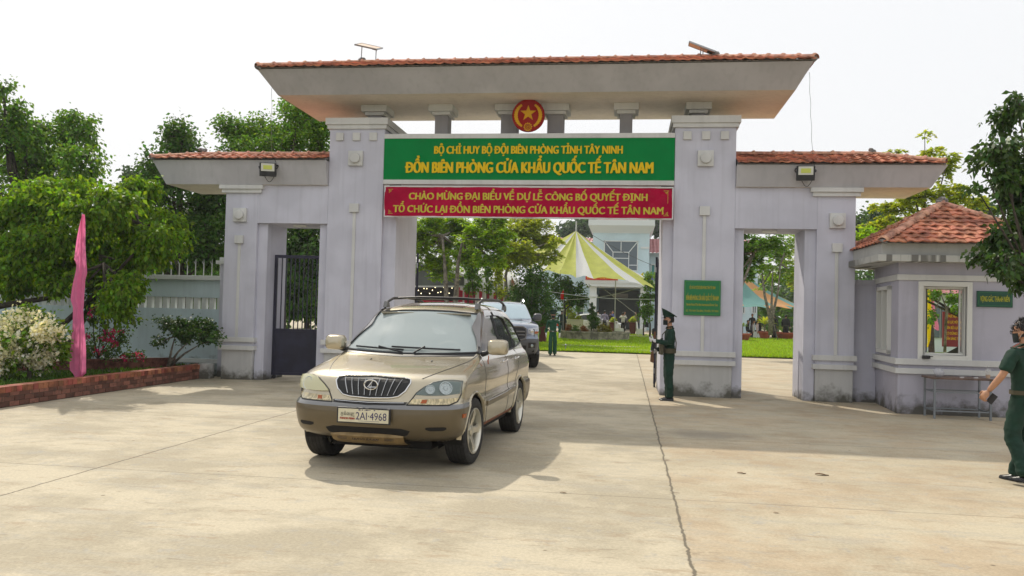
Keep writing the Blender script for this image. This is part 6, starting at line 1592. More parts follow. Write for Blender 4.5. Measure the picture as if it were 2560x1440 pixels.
q = at(1991, 905, 18); person('man in green uniform half hidden behind the right passage jamb', (q.x + .12, 17, 0), face=R(90), h=1.72, shirt=cloth('guard_green', (.008, .060, .030)), pants=M_UNI, sub=1, armL=((.24, -.15, 1.18), (.12, -.42, 1.15)), armR=((-.24, -.15, 1.18), (-.12, -.42, 1.15)))
q = at(1650, 825, 40); person('person in dark trousers seated at the table nearest the gate leaf', (q.x, 42, gz(42)), face=R(-80), h=1.65, shirt=M_WSH, pants=M_DTR, seat=True, sub=1)
# ================================================================ VEGETATION
def leafm(n, c, island=.45, transl=.45, rough=.5): return mat(n, c, rough, transl=transl, island=island, spec=.4)
L_FIG = leafm('leaf_fig_bright', (.15, .29, .017), transl=.58); L_DARK = leafm('leaf_dark', (.065, .155, .022), transl=.45); L_MID = leafm('leaf_mid', (.11, .24, .024), transl=.5)
L_FEATH = leafm('leaf_feathery', (.23, .40, .022), transl=.58); L_BUSH = leafm('leaf_bush', (.045, .10, .022), transl=.3); L_FAR = leafm('leaf_far', (.06, .13, .03), transl=.4); L_YEL = leafm('leaf_yellow_green', (.33, .42, .035), transl=.55)
L_HAZY = leafm('leaf_far_wood', (.05, .11, .03), transl=.35)
BARK = mat('bark_dark', (.055, .045, .035), .95, var=.4, vscale=9, bump=.8, bscale=22); BARKL = mat('bark_grey', (.16, .14, .11), .95, var=.45, vscale=8, bump=.8, bscale=22)
def leaf_mesh(name, C, D, size, aspect, m, parent, fold=.25, droop=.3, flat=0.):
    n = len(C); C = np.asarray(C); D = np.asarray(D, float)
    D = D + rng.normal(0, .55, (n, 3)); D[:, 2] -= droop; 
    if flat: D[:, 2] *= (1 - flat)
    D /= np.linalg.norm(D, axis=1)[:, None] + 1e-9
    U = rng.normal(0, 1, (n, 3)); 
    if flat: U = U * (1 - flat) + np.array([0, 0, 1.]) * 1.2
    else: U[:, 2] += .9
    S = np.cross(D, U); S /= np.linalg.norm(S, axis=1)[:, None] + 1e-9; N = np.cross(S, D)
    L_ = (size * rng.uniform(.6, 1.25, n))[:, None]; W_ = L_ * aspect
    V = np.zeros((n, 4, 3)); V[:, 0] = C; V[:, 1] = C + D * L_ * .45 + S * W_ + N * W_ * fold; V[:, 2] = C + D * L_ ; V[:, 3] = C + D * L_ * .45 - S * W_ + N * W_ * fold
    V[:, 2, 2] -= L_[:, 0] * .12
    return npmesh(name, V.reshape(-1, 3), np.arange(4 * n).reshape(-1, 4), m, parent)
def sprays(clumps, dens, twig_leaves=22, spread=.10, style='round', upb=.1):
    """twig-based foliage: returns leaf centres, directions and twig curves"""
    Cs, Ds, tw = [], [], []
    parts_ = []
    for (c, r, nl) in clumps:      # every clump breaks up into smaller uneven tufts
        if nl < 400 or style == 'one': parts_.append((c, r, nl)); continue
        kk = 7; ws_ = rng.uniform(.4, 1.6, kk); ws_ /= ws_.sum()
        for q in range(kk):
            u = rng.normal(0, 1, 3); u /= np.linalg.norm(u); cc = np.array(c) + u * np.array(r) * rng.uniform(.35, .85); parts_.append((cc, np.array(r) * rng.uniform(.34, .62), nl * ws_[q] * .95))
        parts_.append((c, np.array(r) * 1.12, nl * .16)); parts_.append((c, np.array(r) * 1.5, nl * .09))
    for (c, r, nl) in parts_:
        c = np.array(c); r = np.array(r); nt = max(3, int(nl * dens / twig_leaves))
        for _ in range(nt):
            u = rng.normal(0, 1, 3); u /= np.linalg.norm(u); 
            rad = rng.uniform(.35, 1.0) ** .6 * rng.uniform(.85, 1.12)
            e = c + u * r * rad; s = c + u * r * rad * rng.uniform(.25, .55) - np.array([0, 0, .12 * r[2]])
            mid = (s + e) / 2 + np.array([0, 0, upb * r[2]]) + rng.normal(0, .06, 3) * r
            if style == 'weep': e = e - np.array([0, 0, rng.uniform(.05, .4) * r[2]])
            t = rng.uniform(.15, 1.05, twig_leaves)[:, None]
            P = (1 - t) ** 2 * s + 2 * t * (1 - t) * mid + t * t * e
            d = (e - s) / (np.linalg.norm(e - s) + 1e-9)
            sd = np.cross(d, [0, 0, 1.]); sd /= np.linalg.norm(sd) + 1e-9
            sg = rng.choice([-1, 1], twig_leaves)[:, None]
            if style == 'feather':
                off = sd * sg * rng.uniform(0, 1, twig_leaves)[:, None] * spread * 1.6; P = P + off; P[:, 2] -= np.abs(off).sum(1) * .25
                Ds.append(d * .6 + sd * sg)
            else:
                P = P + rng.normal(0, spread * .5, (twig_leaves, 3)); Ds.append(d * .7 + sd * sg * .7)
            Cs.append(P); tw.append((s, mid, e))
    return np.concatenate(Cs), np.concatenate(Ds), tw
def tree(name, label, cat, base, clumps, leaf, size, m, bark=BARK, tr=.12, dens=1., aspect=.32, style='round', spread=.12, forks=None, group=None, droop=.3, flat=0., tl=22, twigs=True, fork=.45, stems=None, limbr=.35):
    base = Vector(base); T = thing(name, label, cat, base, group)
    C, D, tw = sprays(clumps, dens, tl, spread, style)
    leaf_mesh(leaf, C, D, size, aspect, m, T, droop=droop, flat=flat)
    cen = np.mean([c[0] for c in clumps], axis=0); top = Vector(base) * (1 - fork) + Vector(cen.tolist()) * fork
    mb = MB()
    if stems:
        tips = []
        for st in stems: pts = [Vector(p) for p in st]; mb.tube(pts, [tr * (1 - .8 * i / (len(pts) - 1)) for i in range(len(pts))], 8); tips.append(pts[-1])
    else:
        mb.tube([base - Vector((0, 0, .1)), base.lerp(top, .35) + Vector((random.uniform(-.5, .5) * tr, 0, 0)), base.lerp(top, .7) + Vector((random.uniform(-1, 1) * tr, 0, 0)), top], [tr * 1.25, tr, tr * .85, tr * .7], 9); tips = [top]
    for (c, r, nl) in clumps:
        c = Vector(c); t0 = min(tips, key=lambda q: (q - c).length); md = t0.lerp(c, .5) + Vector((0, 0, -.08 * (c - t0).length)) + Vector([random.uniform(-.06, .06) * (c - t0).length for _ in range(3)])
        mb.tube([t0 - (c - t0).normalized() * .02, md, c], [tr * limbr * 1.3, tr * limbr, tr * limbr * .4], 6)
    if twigs:
        for s, md, e in tw[::2]: mb.tube([s, md, e], [tr * .10, tr * .07, tr * .02], 4, caps=False)
    mb.build('trunk' if cat in ('tree',) else 'stems', bark, T, smooth='all', merge=False)
    return T
def pxclumps(L_, Y, k=1.0, dY=.7, dyr=.8):
    """clump list in photo pixels (px, py, half width, half height, leaves) standing at distance Y"""
    out = []
    for i, q in enumerate(L_):
        px, py, rw, rh, n = q[:5]; yy = Y + (q[5] if len(q) > 5 else dY * math.sin(i * 2.4))
        c = at(px, py, yy); r = at(px + rw, py, yy); u = at(px, py - rh, yy)
        rx = (r - c).length; rz = (u - c).length; out.append((tuple(c), (rx, max(.25, (rx + rz) * .5 * dyr), rz), int(n * k)))
    return out

# --- drooping fig beside the boundary wall
cl = pxclumps([(50, 500, 95, 55, 3000), (150, 475, 90, 40, 2600), (250, 510, 90, 55, 3200), (335, 545, 85, 60, 3200), (395, 600, 55, 55, 2200), (120, 585, 110, 60, 3400), (235, 610, 85, 60, 3000), (40, 640, 80, 60, 2600), (310, 650, 60, 60, 2200),
               (255, 700, 45, 60, 1500), (305, 725, 35, 50, 1100), (180, 660, 60, 40, 1400), (-60, 560, 80, 90, 1800), (110, 520, 80, 50, 2000), (340, 480, 60, 35, 1200), (290, 770, 30, 40, 500), (420, 560, 50, 40, 1000), (40, 700, 90, 40, 2200), (140, 700, 60, 30, 1100), (-40, 650, 80, 60, 1500), (330, 700, 20, 45, 500), (445, 600, 22, 30, 300)], -1.7, k=.95, dY=.8)
b_ = atz(165, 905, .3)
st = [[at(150, 905, -1.5), at(120, 850, -1.5), at(170, 800, -1.6), at(240, 735, -1.7), at(330, 640, -1.8), at(350, 560, -1.8)],
      [at(150, 905, -1.4), at(190, 830, -1.4), at(235, 745, -1.5), at(255, 700, -1.5), at(250, 640, -1.6)],
      [at(-80, 800, -1.8), at(0, 765, -1.8), at(120, 745, -1.9), at(210, 715, -1.9), at(260, 660, -1.9)],
      [at(-60, 740, -1.2), at(40, 660, -1.2), at(110, 600, -1.3), at(160, 530, -1.4)]]
tree('fig_tree', 'drooping bright green tree with crooked dark limbs leaning over the brick planter', 'tree', (at(150, 905, -1.5).x, -1.5, .25), cl, 'crown', .112, L_FIG, tr=.085, dens=1., style='weep', spread=.16, stems=st, tl=20, droop=.9, aspect=.30)
# bare roots / props
# --- tall dark tree at the far left
cl = pxclumps([(60, 335, 110, 60, 3200), (165, 345, 80, 55, 2600), (205, 410, 55, 60, 2000), (100, 410, 120, 60, 3400), (15, 290, 50, 60, 1600), (8, 215, 22, 34, 260), (190, 300, 55, 22, 900), (-60, 380, 90, 120, 2200), (140, 450, 110, 50, 2200), (30, 470, 90, 60, 2000)], 4.5, k=.7, dY=1.2)
tree('tall_tree', 'tall dark leaved tree rising at the far left behind the wall', 'tree', (at(60, 800, 4.5).x, 4.5, 0), cl, 'crown', .125, L_MID, tr=.2, style='weep', spread=.22, tl=20, droop=.6, fork=.55)
# --- dark mass behind the wall beside the gate
cl = pxclumps([(455, 335, 45, 40, 1100), (440, 380, 60, 40, 1700), (430, 440, 60, 50, 2200), (490, 520, 85, 70, 3600), (530, 600, 70, 80, 2800), (410, 540, 60, 60, 2000), (360, 620, 80, 60, 2400), (390, 410, 40, 30, 600), (560, 470, 70, 60, 1800), (450, 650, 90, 50, 2200), (250, 650, 90, 50, 2000)], 6.5, k=1.0, dY=1.)
tree('dark_tree', 'dark dense tree behind the boundary wall beside the left canopy', 'tree', (at(480, 800, 6.5).x, 6.5, 0), cl, 'crown', .135, L_DARK, tr=.2, spread=.3, tl=20, fork=.5)
cl = pxclumps([(345, 445, 30, 28, 700), (320, 480, 30, 20, 300), (375, 480, 30, 30, 400)], 45, k=1)
tree('distant_tree', 'pale distant tree showing between the dark trees on the left', 'tree', (at(345, 800, 45).x, 45, 0), cl, 'crown', .45, L_HAZY, tr=.25, spread=.4, tl=12)
# --- trees behind the left side canopy
cl = pxclumps([(600, 335, 55, 38, 1600), (655, 330, 50, 40, 1700), (740, 285, 50, 40, 1400), (740, 340, 80, 40, 2600), (795, 330, 45, 60, 1700), (690, 360, 70, 30, 1600), (720, 255, 30, 22, 300), (620, 380, 80, 30, 1500), (800, 400, 60, 60, 1400)], 7.5, k=.85, dY=1.)
tree('dark_tree', 'dark crowned tree directly behind the left side canopy', 'tree', (at(700, 800, 7.5).x, 7.5, 0), cl, 'crown', .12, L_MID, tr=.2, spread=.3, tl=18, fork=.6)
cl = pxclumps([(770, 600, 70, 50, 2200), (775, 680, 70, 60, 2400), (740, 740, 60, 60, 1800), (800, 770, 50, 60, 1500), (700, 640, 60, 60, 1600), (760, 850, 60, 30, 900)], 17, k=.9)
tree('dark_tree', 'dark tree seen through the bars of the left side gate', 'tree', (at(770, 880, 17).x, 17, 0), cl, 'crown', .22, L_DARK, tr=.14, spread=.25, tl=18)
# --- feathery trees seen through the main opening
F_ = dict(style='feather', spread=.26, tl=34, droop=.15, flat=.55, aspect=.30, twigs=True)
cl = pxclumps([(1070, 575, 60, 35, 3200), (1140, 560, 60, 35, 3000), (1200, 590, 55, 35, 2600), (1090, 640, 60, 35, 2600), (1170, 640, 60, 32, 2400), (1230, 560, 50, 30, 2000), (1060, 610, 40, 40, 1500), (1220, 640, 40, 30, 1200), (1020, 560, 50, 50, 1200), (1140, 610, 60, 30, 2400), (1240, 600, 40, 40, 1800), (1120, 680, 50, 20, 1000)], 21, k=1.45, dY=1.8)
sA = [[at(1120, 868, 20), at(1117, 760, 20), at(1112, 660, 20.2), at(1105, 590, 20.4)], [at(1128, 868, 20), at(1140, 740, 20), at(1145, 660, 19.8), at(1160, 580, 19.6)]]
tree('feathery_tree', 'light green feathery tree with two grey trunks beside the grey marquee', 'tree', at(1122, 868, 20), cl, 'crown', .15, L_FEATH, BARKL, tr=.17, stems=sA, group='feathery trees in the courtyard', **F_)
cl = pxclumps([(1300, 570, 60, 28, 2600), (1345, 600, 55, 30, 2600), (1290, 620, 60, 32, 2600), (1330, 650, 50, 24, 1600), (1260, 585, 40, 30, 1300), (1375, 640, 25, 20, 500), (1310, 545, 50, 18, 1200), (1390, 600, 18, 14, 260), (1340, 560, 50, 22, 1800), (1270, 650, 40, 30, 1400)], 27, k=1.45, dY=1.5)
sA = [[at(1268, 855, 27), at(1266, 760, 27), at(1264, 690, 27.2), at(1280, 620, 27.4)]]
tree('feathery_tree', 'bright yellow green feathery tree reaching in front of the striped awning', 'tree', at(1268, 855, 27), cl, 'crown', .16, L_YEL, BARKL, tr=.17, stems=sA, group='feathery trees in the courtyard', **F_)
for px, pt, lb in ((1170, 650, 'thin sapling with dark leaves leftmost before the striped drapes'), (1187, 640, 'thin sapling with dark leaves second before the striped drapes'), (1218, 645, 'thin sapling standing before the middle of the striped drapes'), (1247, 660, 'thin yellow leaved sapling before the right end of the white marquee')):
    cl = pxclumps([(px, pt + 30, 16, 26, 420), (px + 5, pt + 70, 13, 18, 240), (px - 4, pt + 5, 14, 16, 220)], 24.5, dY=.2)
    tree('sapling', lb, 'tree', at(px - 2, 862, 24.5), cl, 'crown', .15, L_MID if px < 1240 else L_YEL, BARK, tr=.05, spread=.16, group='saplings before the marquees', tl=14)
cl = pxclumps([(1330, 735, 58, 62, 3600), (1300, 770, 40, 55, 1700), (1365, 770, 40, 50, 1700), (1330, 690, 40, 25, 1000), (1340, 810, 45, 35, 1300)], 25, k=1., dY=.4)
tree('round_tree', 'dense dark round tree standing left of the guard beyond the pickup', 'tree', at(1335, 862, 25), cl, 'crown', .13, L_DARK, BARKL, tr=.12, spread=.16)
cl = pxclumps([(1405, 720, 40, 45, 1700), (1440, 740, 30, 40, 1100), (1400, 660, 60, 40, 1000)], 37, k=1., dY=.4)
tree('dark_tree', 'dark tree under the left half of the yellow and white awning', 'tree', at(1410, 830, 37), cl, 'crown', .18, L_DARK, BARK, tr=.12, spread=.2)
cl = pxclumps([(1628, 700, 16, 30, 700), (1622, 760, 22, 34, 1100), (1615, 785, 20, 16, 500)], 36, dY=.2)
tree('garden_shrub', 'green leafy shrub against the edge of the right drive gate leaf', 'shrub', at(1625, 840, 36), cl, 'foliage', .16, L_MID, BARK, tr=.06, spread=.16)
# far trees behind the building
for i, (cl_, lb) in enumerate((([(1452, 565, 40, 24, 900), (1425, 580, 25, 16, 400), (1480, 570, 25, 18, 400)], 'hazy grey green tree rising left of the main building roof'), ([(1650, 560, 30, 25, 700), (1680, 600, 40, 50, 900)], 'hazy grey green tree rising right of the main building roof'))):
    cl = pxclumps(cl_, 112, k=1.4, dY=2); tree('distant_tree', lb, 'tree', (cl[0][0][0], 112, 0), cl, 'crown', .8, L_HAZY, tr=.3, spread=.8, tl=14, group='hazy trees behind the main building')
# --- trees beyond the right passage
cl = pxclumps([(1850, 600, 60, 40, 2200), (1880, 640, 45, 30, 1500), (1910, 600, 50, 35, 1600), (1820, 640, 50, 50, 1300), (1850, 680, 30, 20, 500)], 19, k=1., dY=.8)
sA = [[at(1847, 902, 17.2), at(1846, 800, 17.4), at(1852, 720, 17.8), at(1872, 670, 18.2), at(1885, 630, 18.6)]]
tree('courtyard_tree', 'dark leaning tree nearest the gate in the right passage view', 'tree', at(1847, 902, 17.2), cl, 'crown', .16, L_MID, BARKL, tr=.11, stems=sA, **F_)
cl = pxclumps([(1925, 620, 30, 26, 1300), (1955, 640, 30, 30, 1300), (1905, 660, 22, 22, 800), (1940, 690, 28, 22, 900), (1965, 600, 26, 30, 900), (1980, 680, 22, 24, 800), (1900, 720, 16, 8, 160)], 40, k=1., dY=.8)
sA = [[at(1926, 838, 39), at(1925, 795, 39), at(1912, 740, 39), at(1906, 690, 39.3), at(1902, 650, 39.3)], [at(1926, 838, 39), at(1928, 790, 39), at(1930, 730, 39), at(1932, 670, 39)], [at(1926, 838, 39), at(1932, 785, 39), at(1945, 730, 39.2), at(1952, 660, 39.2)]]
tree('courtyard_tree', 'young tree with three forking stems in the middle of the right passage view', 'tree', at(1926, 838, 39), cl, 'crown', .17, L_FEATH, BARKL, tr=.14, stems=sA, **F_)
cl = pxclumps([(1990, 640, 25, 40, 900), (1995, 700, 20, 40, 800), (2010, 600, 30, 30, 600)], 44, dY=.4)
tree('courtyard_tree', 'bright leafed tree at the right edge of the right passage view', 'tree', at(1998, 838, 44), cl, 'crown', .19, L_YEL, BARKL, tr=.1, **F_)
# --- trees behind the hut
cl = pxclumps([(2240, 378, 18, 10, 160), (2312, 335, 16, 10, 130), (2330, 375, 30, 12, 320), (2360, 420, 26, 34, 900), (2370, 390, 30, 14, 300), (2300, 490, 60, 24, 1300), (2250, 520, 60, 28, 1500), (2380, 480, 40, 26, 1000), (2420, 520, 50, 40, 1300), (2200, 560, 40, 20, 700), (2330, 530, 50, 20, 900), (2230, 560, 40, 30, 800)], 17, k=1., dY=1.)
tree('feathery_tree', 'tall thin feathery tree reaching above the right canopy behind the hut', 'tree', (at(2330, 850, 17).x, 17, 0), cl, 'crown', .17, L_YEL, BARK, tr=.1, fork=.7, limbr=.3, group='feathery trees behind the hut', **F_)
cl = pxclumps([(2170, 560, 40, 30, 1500), (2150, 590, 30, 26, 900), (2200, 545, 30, 20, 700), (2450, 540, 50, 30, 900)], 60, k=1., dY=2.)
tree('distant_tree', 'bluish distant tree between the outer pillar and the hut roof', 'tree', (at(2170, 800, 60).x, 60, 0), cl, 'crown', .5, L_FAR, tr=.3, spread=.5, tl=16)
cl = pxclumps([(2150, 600, 30, 16, 800), (2170, 580, 20, 12, 300), (2500, 600, 70, 40, 1500), (2470, 690, 40, 40, 700)], 9, k=.9, dY=.4)
tree('garden_tree', 'fresh green bushy tree just behind the hut roof', 'tree', (at(2500, 800, 9).x, 9, 0), cl, 'crown', .12, L_FEATH, tr=.1, spread=.16, tl=16)
# --- near tree hanging in from the right edge
cl = pxclumps([(2545, 255, 30, 40, 420), (2505, 300, 45, 40, 620), (2500, 365, 56, 36, 620), (2545, 400, 44, 56, 1000), (2450, 400, 30, 26, 260), (2440, 470, 26, 14, 110), (2530, 480, 50, 50, 1400), (2510, 440, 36, 36, 560), (2550, 560, 40, 50, 1200), (2505, 600, 44, 36, 700), (2510, 655, 44, 30, 600), (2560, 640, 40, 60, 1200), (2450, 640, 26, 14, 160), (2545, 700, 25, 30, 400), (2610, 450, 70, 200, 2500)], -4.2, k=.62, dY=.6)
tree('street_tree', 'dark leaved tree hanging in from the right edge before the hut', 'tree', (at(2700, 900, -4.2).x, -4.2, 0), cl, 'crown', .105, leafm('leaf_ficus', (.045, .10, .018), transl=.35), tr=.13, style='weep', spread=.12, tl=14, droop=.7, aspect=.30, fork=.6, limbr=.13)

# --- shrubs in the planter
def bloom(T, C, m, size, name='flowers', k=3):
    n = len(C); C3 = np.repeat(C, k, axis=0) + rng.normal(0, size * .35, (n * k, 3)); return leaf_mesh(name, C3, rng.normal(0, 1, (n * k, 3)), size, .45, m, T, fold=.5, droop=0)
M_WFL = mat('white_blossom', (.86, .86, .78), .6, transl=.45, island=.08); M_PFL = mat('magenta_blossom', (.50, .012, .11), .6, transl=.35, island=.25)
b_ = atz(75, 945, .28); 
cl = pxclumps([(60, 850, 90, 60, 2600), (110, 880, 48, 45, 1600), (10, 880, 60, 55, 1500), (70, 800, 60, 30, 700), (30, 820, 50, 30, 800), (135, 830, 36, 30, 260)], b_.y + .1, k=1.2, dY=.25)
T = tree('bougainvillea_bush', 'rounded bush covered in white blossom at the left end of the planter', 'shrub', b_, cl, 'foliage', .085, leafm('leaf_bougainvillea', (.17, .30, .03)), tr=.035, spread=.09, tl=14, droop=.2, aspect=.36)
C, D, tw = sprays([((c[0], c[1] - .16, c[2]), tuple(np.array(r) * 1.03), 720 if i < 3 else 160) for i, (c, r, n) in enumerate(cl)], 1.0, 8, .12, style='one')
bloom(T, C, M_WFL, .058, k=4)
b_ = at(232, 915, -1.6); b_.z = .28
cl = pxclumps([(250, 800, 35, 40, 520), (240, 740, 30, 30, 260), (300, 770, 40, 22, 260), (290, 840, 40, 30, 380), (330, 800, 20, 16, 120), (340, 885, 26, 12, 120), (225, 860, 30, 40, 380), (280, 880, 30, 16, 200)], -1.7, dY=.25)
T = tree('magenta_bougainvillea', 'straggly bougainvillea with magenta blossom right of the pink flag', 'shrub', b_, cl, 'foliage', .075, leafm('leaf_mid_green', (.06, .12, .025)), tr=.03, spread=.10, tl=12, limbr=.35, fork=.25)
cf = pxclumps([(236, 775, 14, 14, 24), (282, 858, 24, 10, 50), (265, 848, 20, 9, 50), (252, 878, 9, 8, 40), (330, 888, 16, 6, 60), (345, 890, 10, 5, 40), (270, 835, 8, 6, 30), (233, 788, 8, 8, 20), (290, 828, 6, 5, 20), (222, 845, 8, 6, 20), (312, 893, 6, 5, 20)], -1.85, dY=.1)
C, D, tw = sprays(cf, .7, 6, .04); bloom(T, C, M_PFL, .045, k=2)
b_ = at(420, 915, -.75); b_.z = .30
cl = pxclumps([(440, 815, 40, 18, 620), (500, 808, 36, 18, 700), (470, 832, 50, 20, 700), (530, 830, 22, 24, 420), (400, 850, 16, 14, 160), (405, 800, 18, 10, 120), (455, 850, 30, 12, 160), (545, 845, 10, 16, 120), (510, 845, 24, 14, 260)], -.7, dY=.2)
T = tree('low_shrub', 'flat topped dark shrub with bare forked stems beside the left gate pillar', 'shrub', b_, cl, 'foliage', .075, L_BUSH, BARKL, tr=.035, spread=.09, tl=14, limbr=.45, fork=.3, stems=[[b_, at(430, 870, -.75), at(438, 840, -.7)], [b_, at(445, 880, -.7), at(475, 850, -.7)], [at(425, 915, -.7), at(460, 885, -.6), at(505, 858, -.6)]])

# --- the far-off wood
def far_woods():
    cl = []
    for i in range(150):
        x = -150 + 330 * i / 149; y = 118 + 14 * math.sin(i * 1.7); h = 8.5 + 3.0 * math.sin(i * .7) + 2 * math.sin(i * 2.3)
        cl.append(((x, y, h * .5), (4.5, 3, h * .55), 330))
    C, D, tw = sprays(cl, 1., 12, .8)
    o = leaf_mesh('far_woods', C, D, 1.0, .4, L_HAZY, None, droop=.2); tag(o, 'far wood closing the view behind the courtyard', 'woods', kind='stuff')
    cl = []
    for i in range(60):
        x = 9 + 55 * i / 59; y = 70 + 5 * math.sin(i * 1.7); h = 6.5 + 2.2 * math.sin(i * .9)
        cl.append(((x + 8, y, h * .5), (2.6, 2, h * .55), 420))
    for i in range(34):
        x = -62 + 46 * i / 33; y = 34 + 5 * math.sin(i * 1.7); h = 6.0 + 1.5 * math.sin(i * .9)
        cl.append(((x, y, h * .5), (2.2, 2, h * .55), 420))
    C, D, tw = sprays(cl, 1., 12, .5)
    o = leaf_mesh('undergrowth', C, D, .55, .4, L_DARK, None, droop=.2); tag(o, 'dark green undergrowth behind the courtyard buildings', 'undergrowth', kind='stuff')
far_woods()
# ================================================================ COURTYARD
# --- flags
def cloth_strip(name, label, left, right, Y, m, folds=3, amp=.06, pole=None, group=None, cat='flag', rows=60, cols=24):
    L_ = np.array(left, float); Rr = np.array(right, float); ys = np.linspace(L_[0, 1], L_[-1, 1], rows)
    T = thing(name, label, cat, at(L_[-1, 0], L_[-1, 1], Y), group); P = []
    for y in ys:
        xl = np.interp(y, L_[:, 1], L_[:, 0]); xr = np.interp(y, Rr[:, 1], Rr[:, 0]); row = []
        for j in range(cols + 1):
            t = j / cols; px = xl + (xr - xl) * t; p = at(px, y, Y)
            p.y += .018 * math.sin(t * 21 + y * .02) + amp * math.sin(t * folds * 2 * PI + y * .012) * (.35 + .65 * (y - ys[0]) / (ys[-1] - ys[0])) + amp * .5 * math.sin(t * 5 + y * .04)
            row.append(p)
        P.append(row)
    mb = MB(); mb.grid(P); mb.build('cloth', m, T, smooth='all', merge=False)
    if pole:
        (xa, ya), (xb, yb), r = pole; mb = MB(); mb.tube([at(xa, ya, Y + amp * 2.2), at(xb, yb, Y + amp * 2.2)], r, 8); mb.build('pole', mat('flag_pole', (.30, .30, .30), .5, .3), T, smooth=True)
    return T
fy = atz(205, 945, .27).y
M_PINK = mat('pink_cloth', (.95, .26, .50), .7, transl=.55, var=.05, vscale=3)
cloth_strip('pink_flag', 'tall pink flag hanging folded on its pole in the brick planter', [(206, 536), (198, 575), (182, 648), (187, 662), (180, 715), (176, 748), (183, 768), (182, 800), (180, 860), (179, 925), (186, 933), (192, 947)],
            [(209, 536), (212, 590), (217, 665), (218, 683), (213, 700), (214, 760), (213, 850), (214, 935), (206, 940), (198, 947)], fy, M_PINK, folds=1.3, amp=.035, pole=((206, 532), (199, 955), .014))
cloth_strip('yellow_flag', 'tall yellow flag seen through the hut window', [(2317, 700), (2317, 868)], [(2324, 700), (2327, 800), (2325, 850), (2319, 868)], 12, mat('yellow_cloth', (.75, .62, .01), .7, transl=.4), folds=1.2, amp=.08)
cloth_strip('pink_flag', 'pink flag behind the yellow one seen through the hut window', [(2329, 744), (2326, 770), (2333, 800), (2334, 820), (2342, 826)], [(2334, 744), (2334, 765), (2339, 790), (2345, 815), (2345, 826)], 13, mat('pale_pink_cloth', (.75, .28, .40), .7, transl=.4), folds=1.2, amp=.08)
cloth_strip('red_flag', 'small red flag beyond the guard', [(1407, 726), (1401, 738), (1402, 748), (1408, 749)], [(1409, 726), (1410, 735), (1409, 745), (1409, 749)], 33, mat('red_cloth', (.62, .02, .01), .7, transl=.4), folds=1, amp=.05, pole=((1408, 722), (1408, 845), .02))
cloth_strip('small_yellow_flag', 'small yellow flag on the balcony behind the awning', [(1605, 682), (1600, 690), (1598, 700)], [(1608, 682), (1609, 690), (1608, 700)], 58.5, MATS['yellow_cloth'], folds=1, amp=.08)
cloth_strip('purple_flag', 'small purple flag beside the right drive gate leaf', [(1630, 686), (1627, 694), (1627, 702)], [(1632, 686), (1633, 694), (1632, 702)], 58.5, mat('purple_cloth', (.12, .06, .45), .7), folds=1, amp=.06)

# --- main building
M_BLUE = mat('pale_blue_render', (.50, .63, .68), .85, var=.05, vscale=.5); M_BWHITE = mat('building_white', (.62, .66, .66), .8); M_RROOF = mat('maroon_sheet_roof', (.36, .13, .13), .6, var=.1, vscale=2)
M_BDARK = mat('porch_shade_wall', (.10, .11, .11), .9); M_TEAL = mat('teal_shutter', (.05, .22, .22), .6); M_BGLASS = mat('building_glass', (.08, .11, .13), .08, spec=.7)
BY = 60.0
B = thing('main_building', 'pale blue two storey main building with maroon roof and open porch', 'building', at(1550, 820, BY))
X = lambda px, Y=BY: at(px, 700, Y).x
Z = lambda py, Y=BY, px=1550: at(px, py, Y).z
g0 = gz(60)
mb = MB(); mb.box(X(1480), X(1622), BY, BY + 9, Z(716), Z(566)); mb.box(X(1340), X(1480) - .002, BY + 2.5, BY + 9, g0, Z(600)); mb.box(X(1622) + .002, X(1905), BY + 2.5, BY + 9, g0, Z(626)); mb.box(X(1475), X(1640), BY + 6, BY + 9, g0, Z(716) - .01)
w_ = mb.build('wall', M_BLUE, B)
mb = MB(); x0, x1 = X(1480), X(1622)
mb.frustum((x0 - .1, x1 + .1, BY - .1, BY + 9.1, Z(581)), (X(1469), X(1634), BY - .9, BY + 9.9, Z(566))); mb.box(X(1469), X(1634), BY - .9, BY + 9.9, Z(566) + .003, Z(552)); mb.box(x0 - .05, x1 + .05, BY - .08, BY - .003, Z(583), Z(580))
mb.build('cornice', M_BWHITE, B)
def ribbed_roof(mb, A, Bp, C_, D, pitch=.35, h=.06):
    A, Bp, C_, D = map(Vector, (A, Bp, C_, D)); n = max(2, int((Bp - A).length / pitch)); up = Vector((0, -.3, 1)).normalized(); P0, P1 = [], []
    for i in range(n * 2 + 1):
        t = i / (n * 2); o = up * (h if i % 2 else 0); P0.append(A.lerp(Bp, t) + o); P1.append(D.lerp(C_, t) + o)
    mb.grid([P0, P1])
mb = MB(); zt = Z(552); 
ribbed_roof(mb, (X(1488), BY - .3, zt), (X(1615), BY - .3, zt), (X(1588), BY + 4.5, zt + 2.1), (X(1512), BY + 4.5, zt + 2.1))
ribbed_roof(mb, (X(1615), BY - .3, zt), (X(1615), BY + 9, zt), (X(1588), BY + 4.5, zt + 2.1), (X(1588), BY + 4.5, zt + 2.1))
for a, b in ((1335, 1480), (1622, 1910)):
    ribbed_roof(mb, (X(a), BY + 1.6, Z(602 if a < 1400 else 628)), (X(b), BY + 1.6, Z(602 if a < 1400 else 628)), (X(b), BY + 6, Z(582)), (X(a), BY + 6, Z(582)))
mb.build('roof', M_RROOF, B, merge=False)
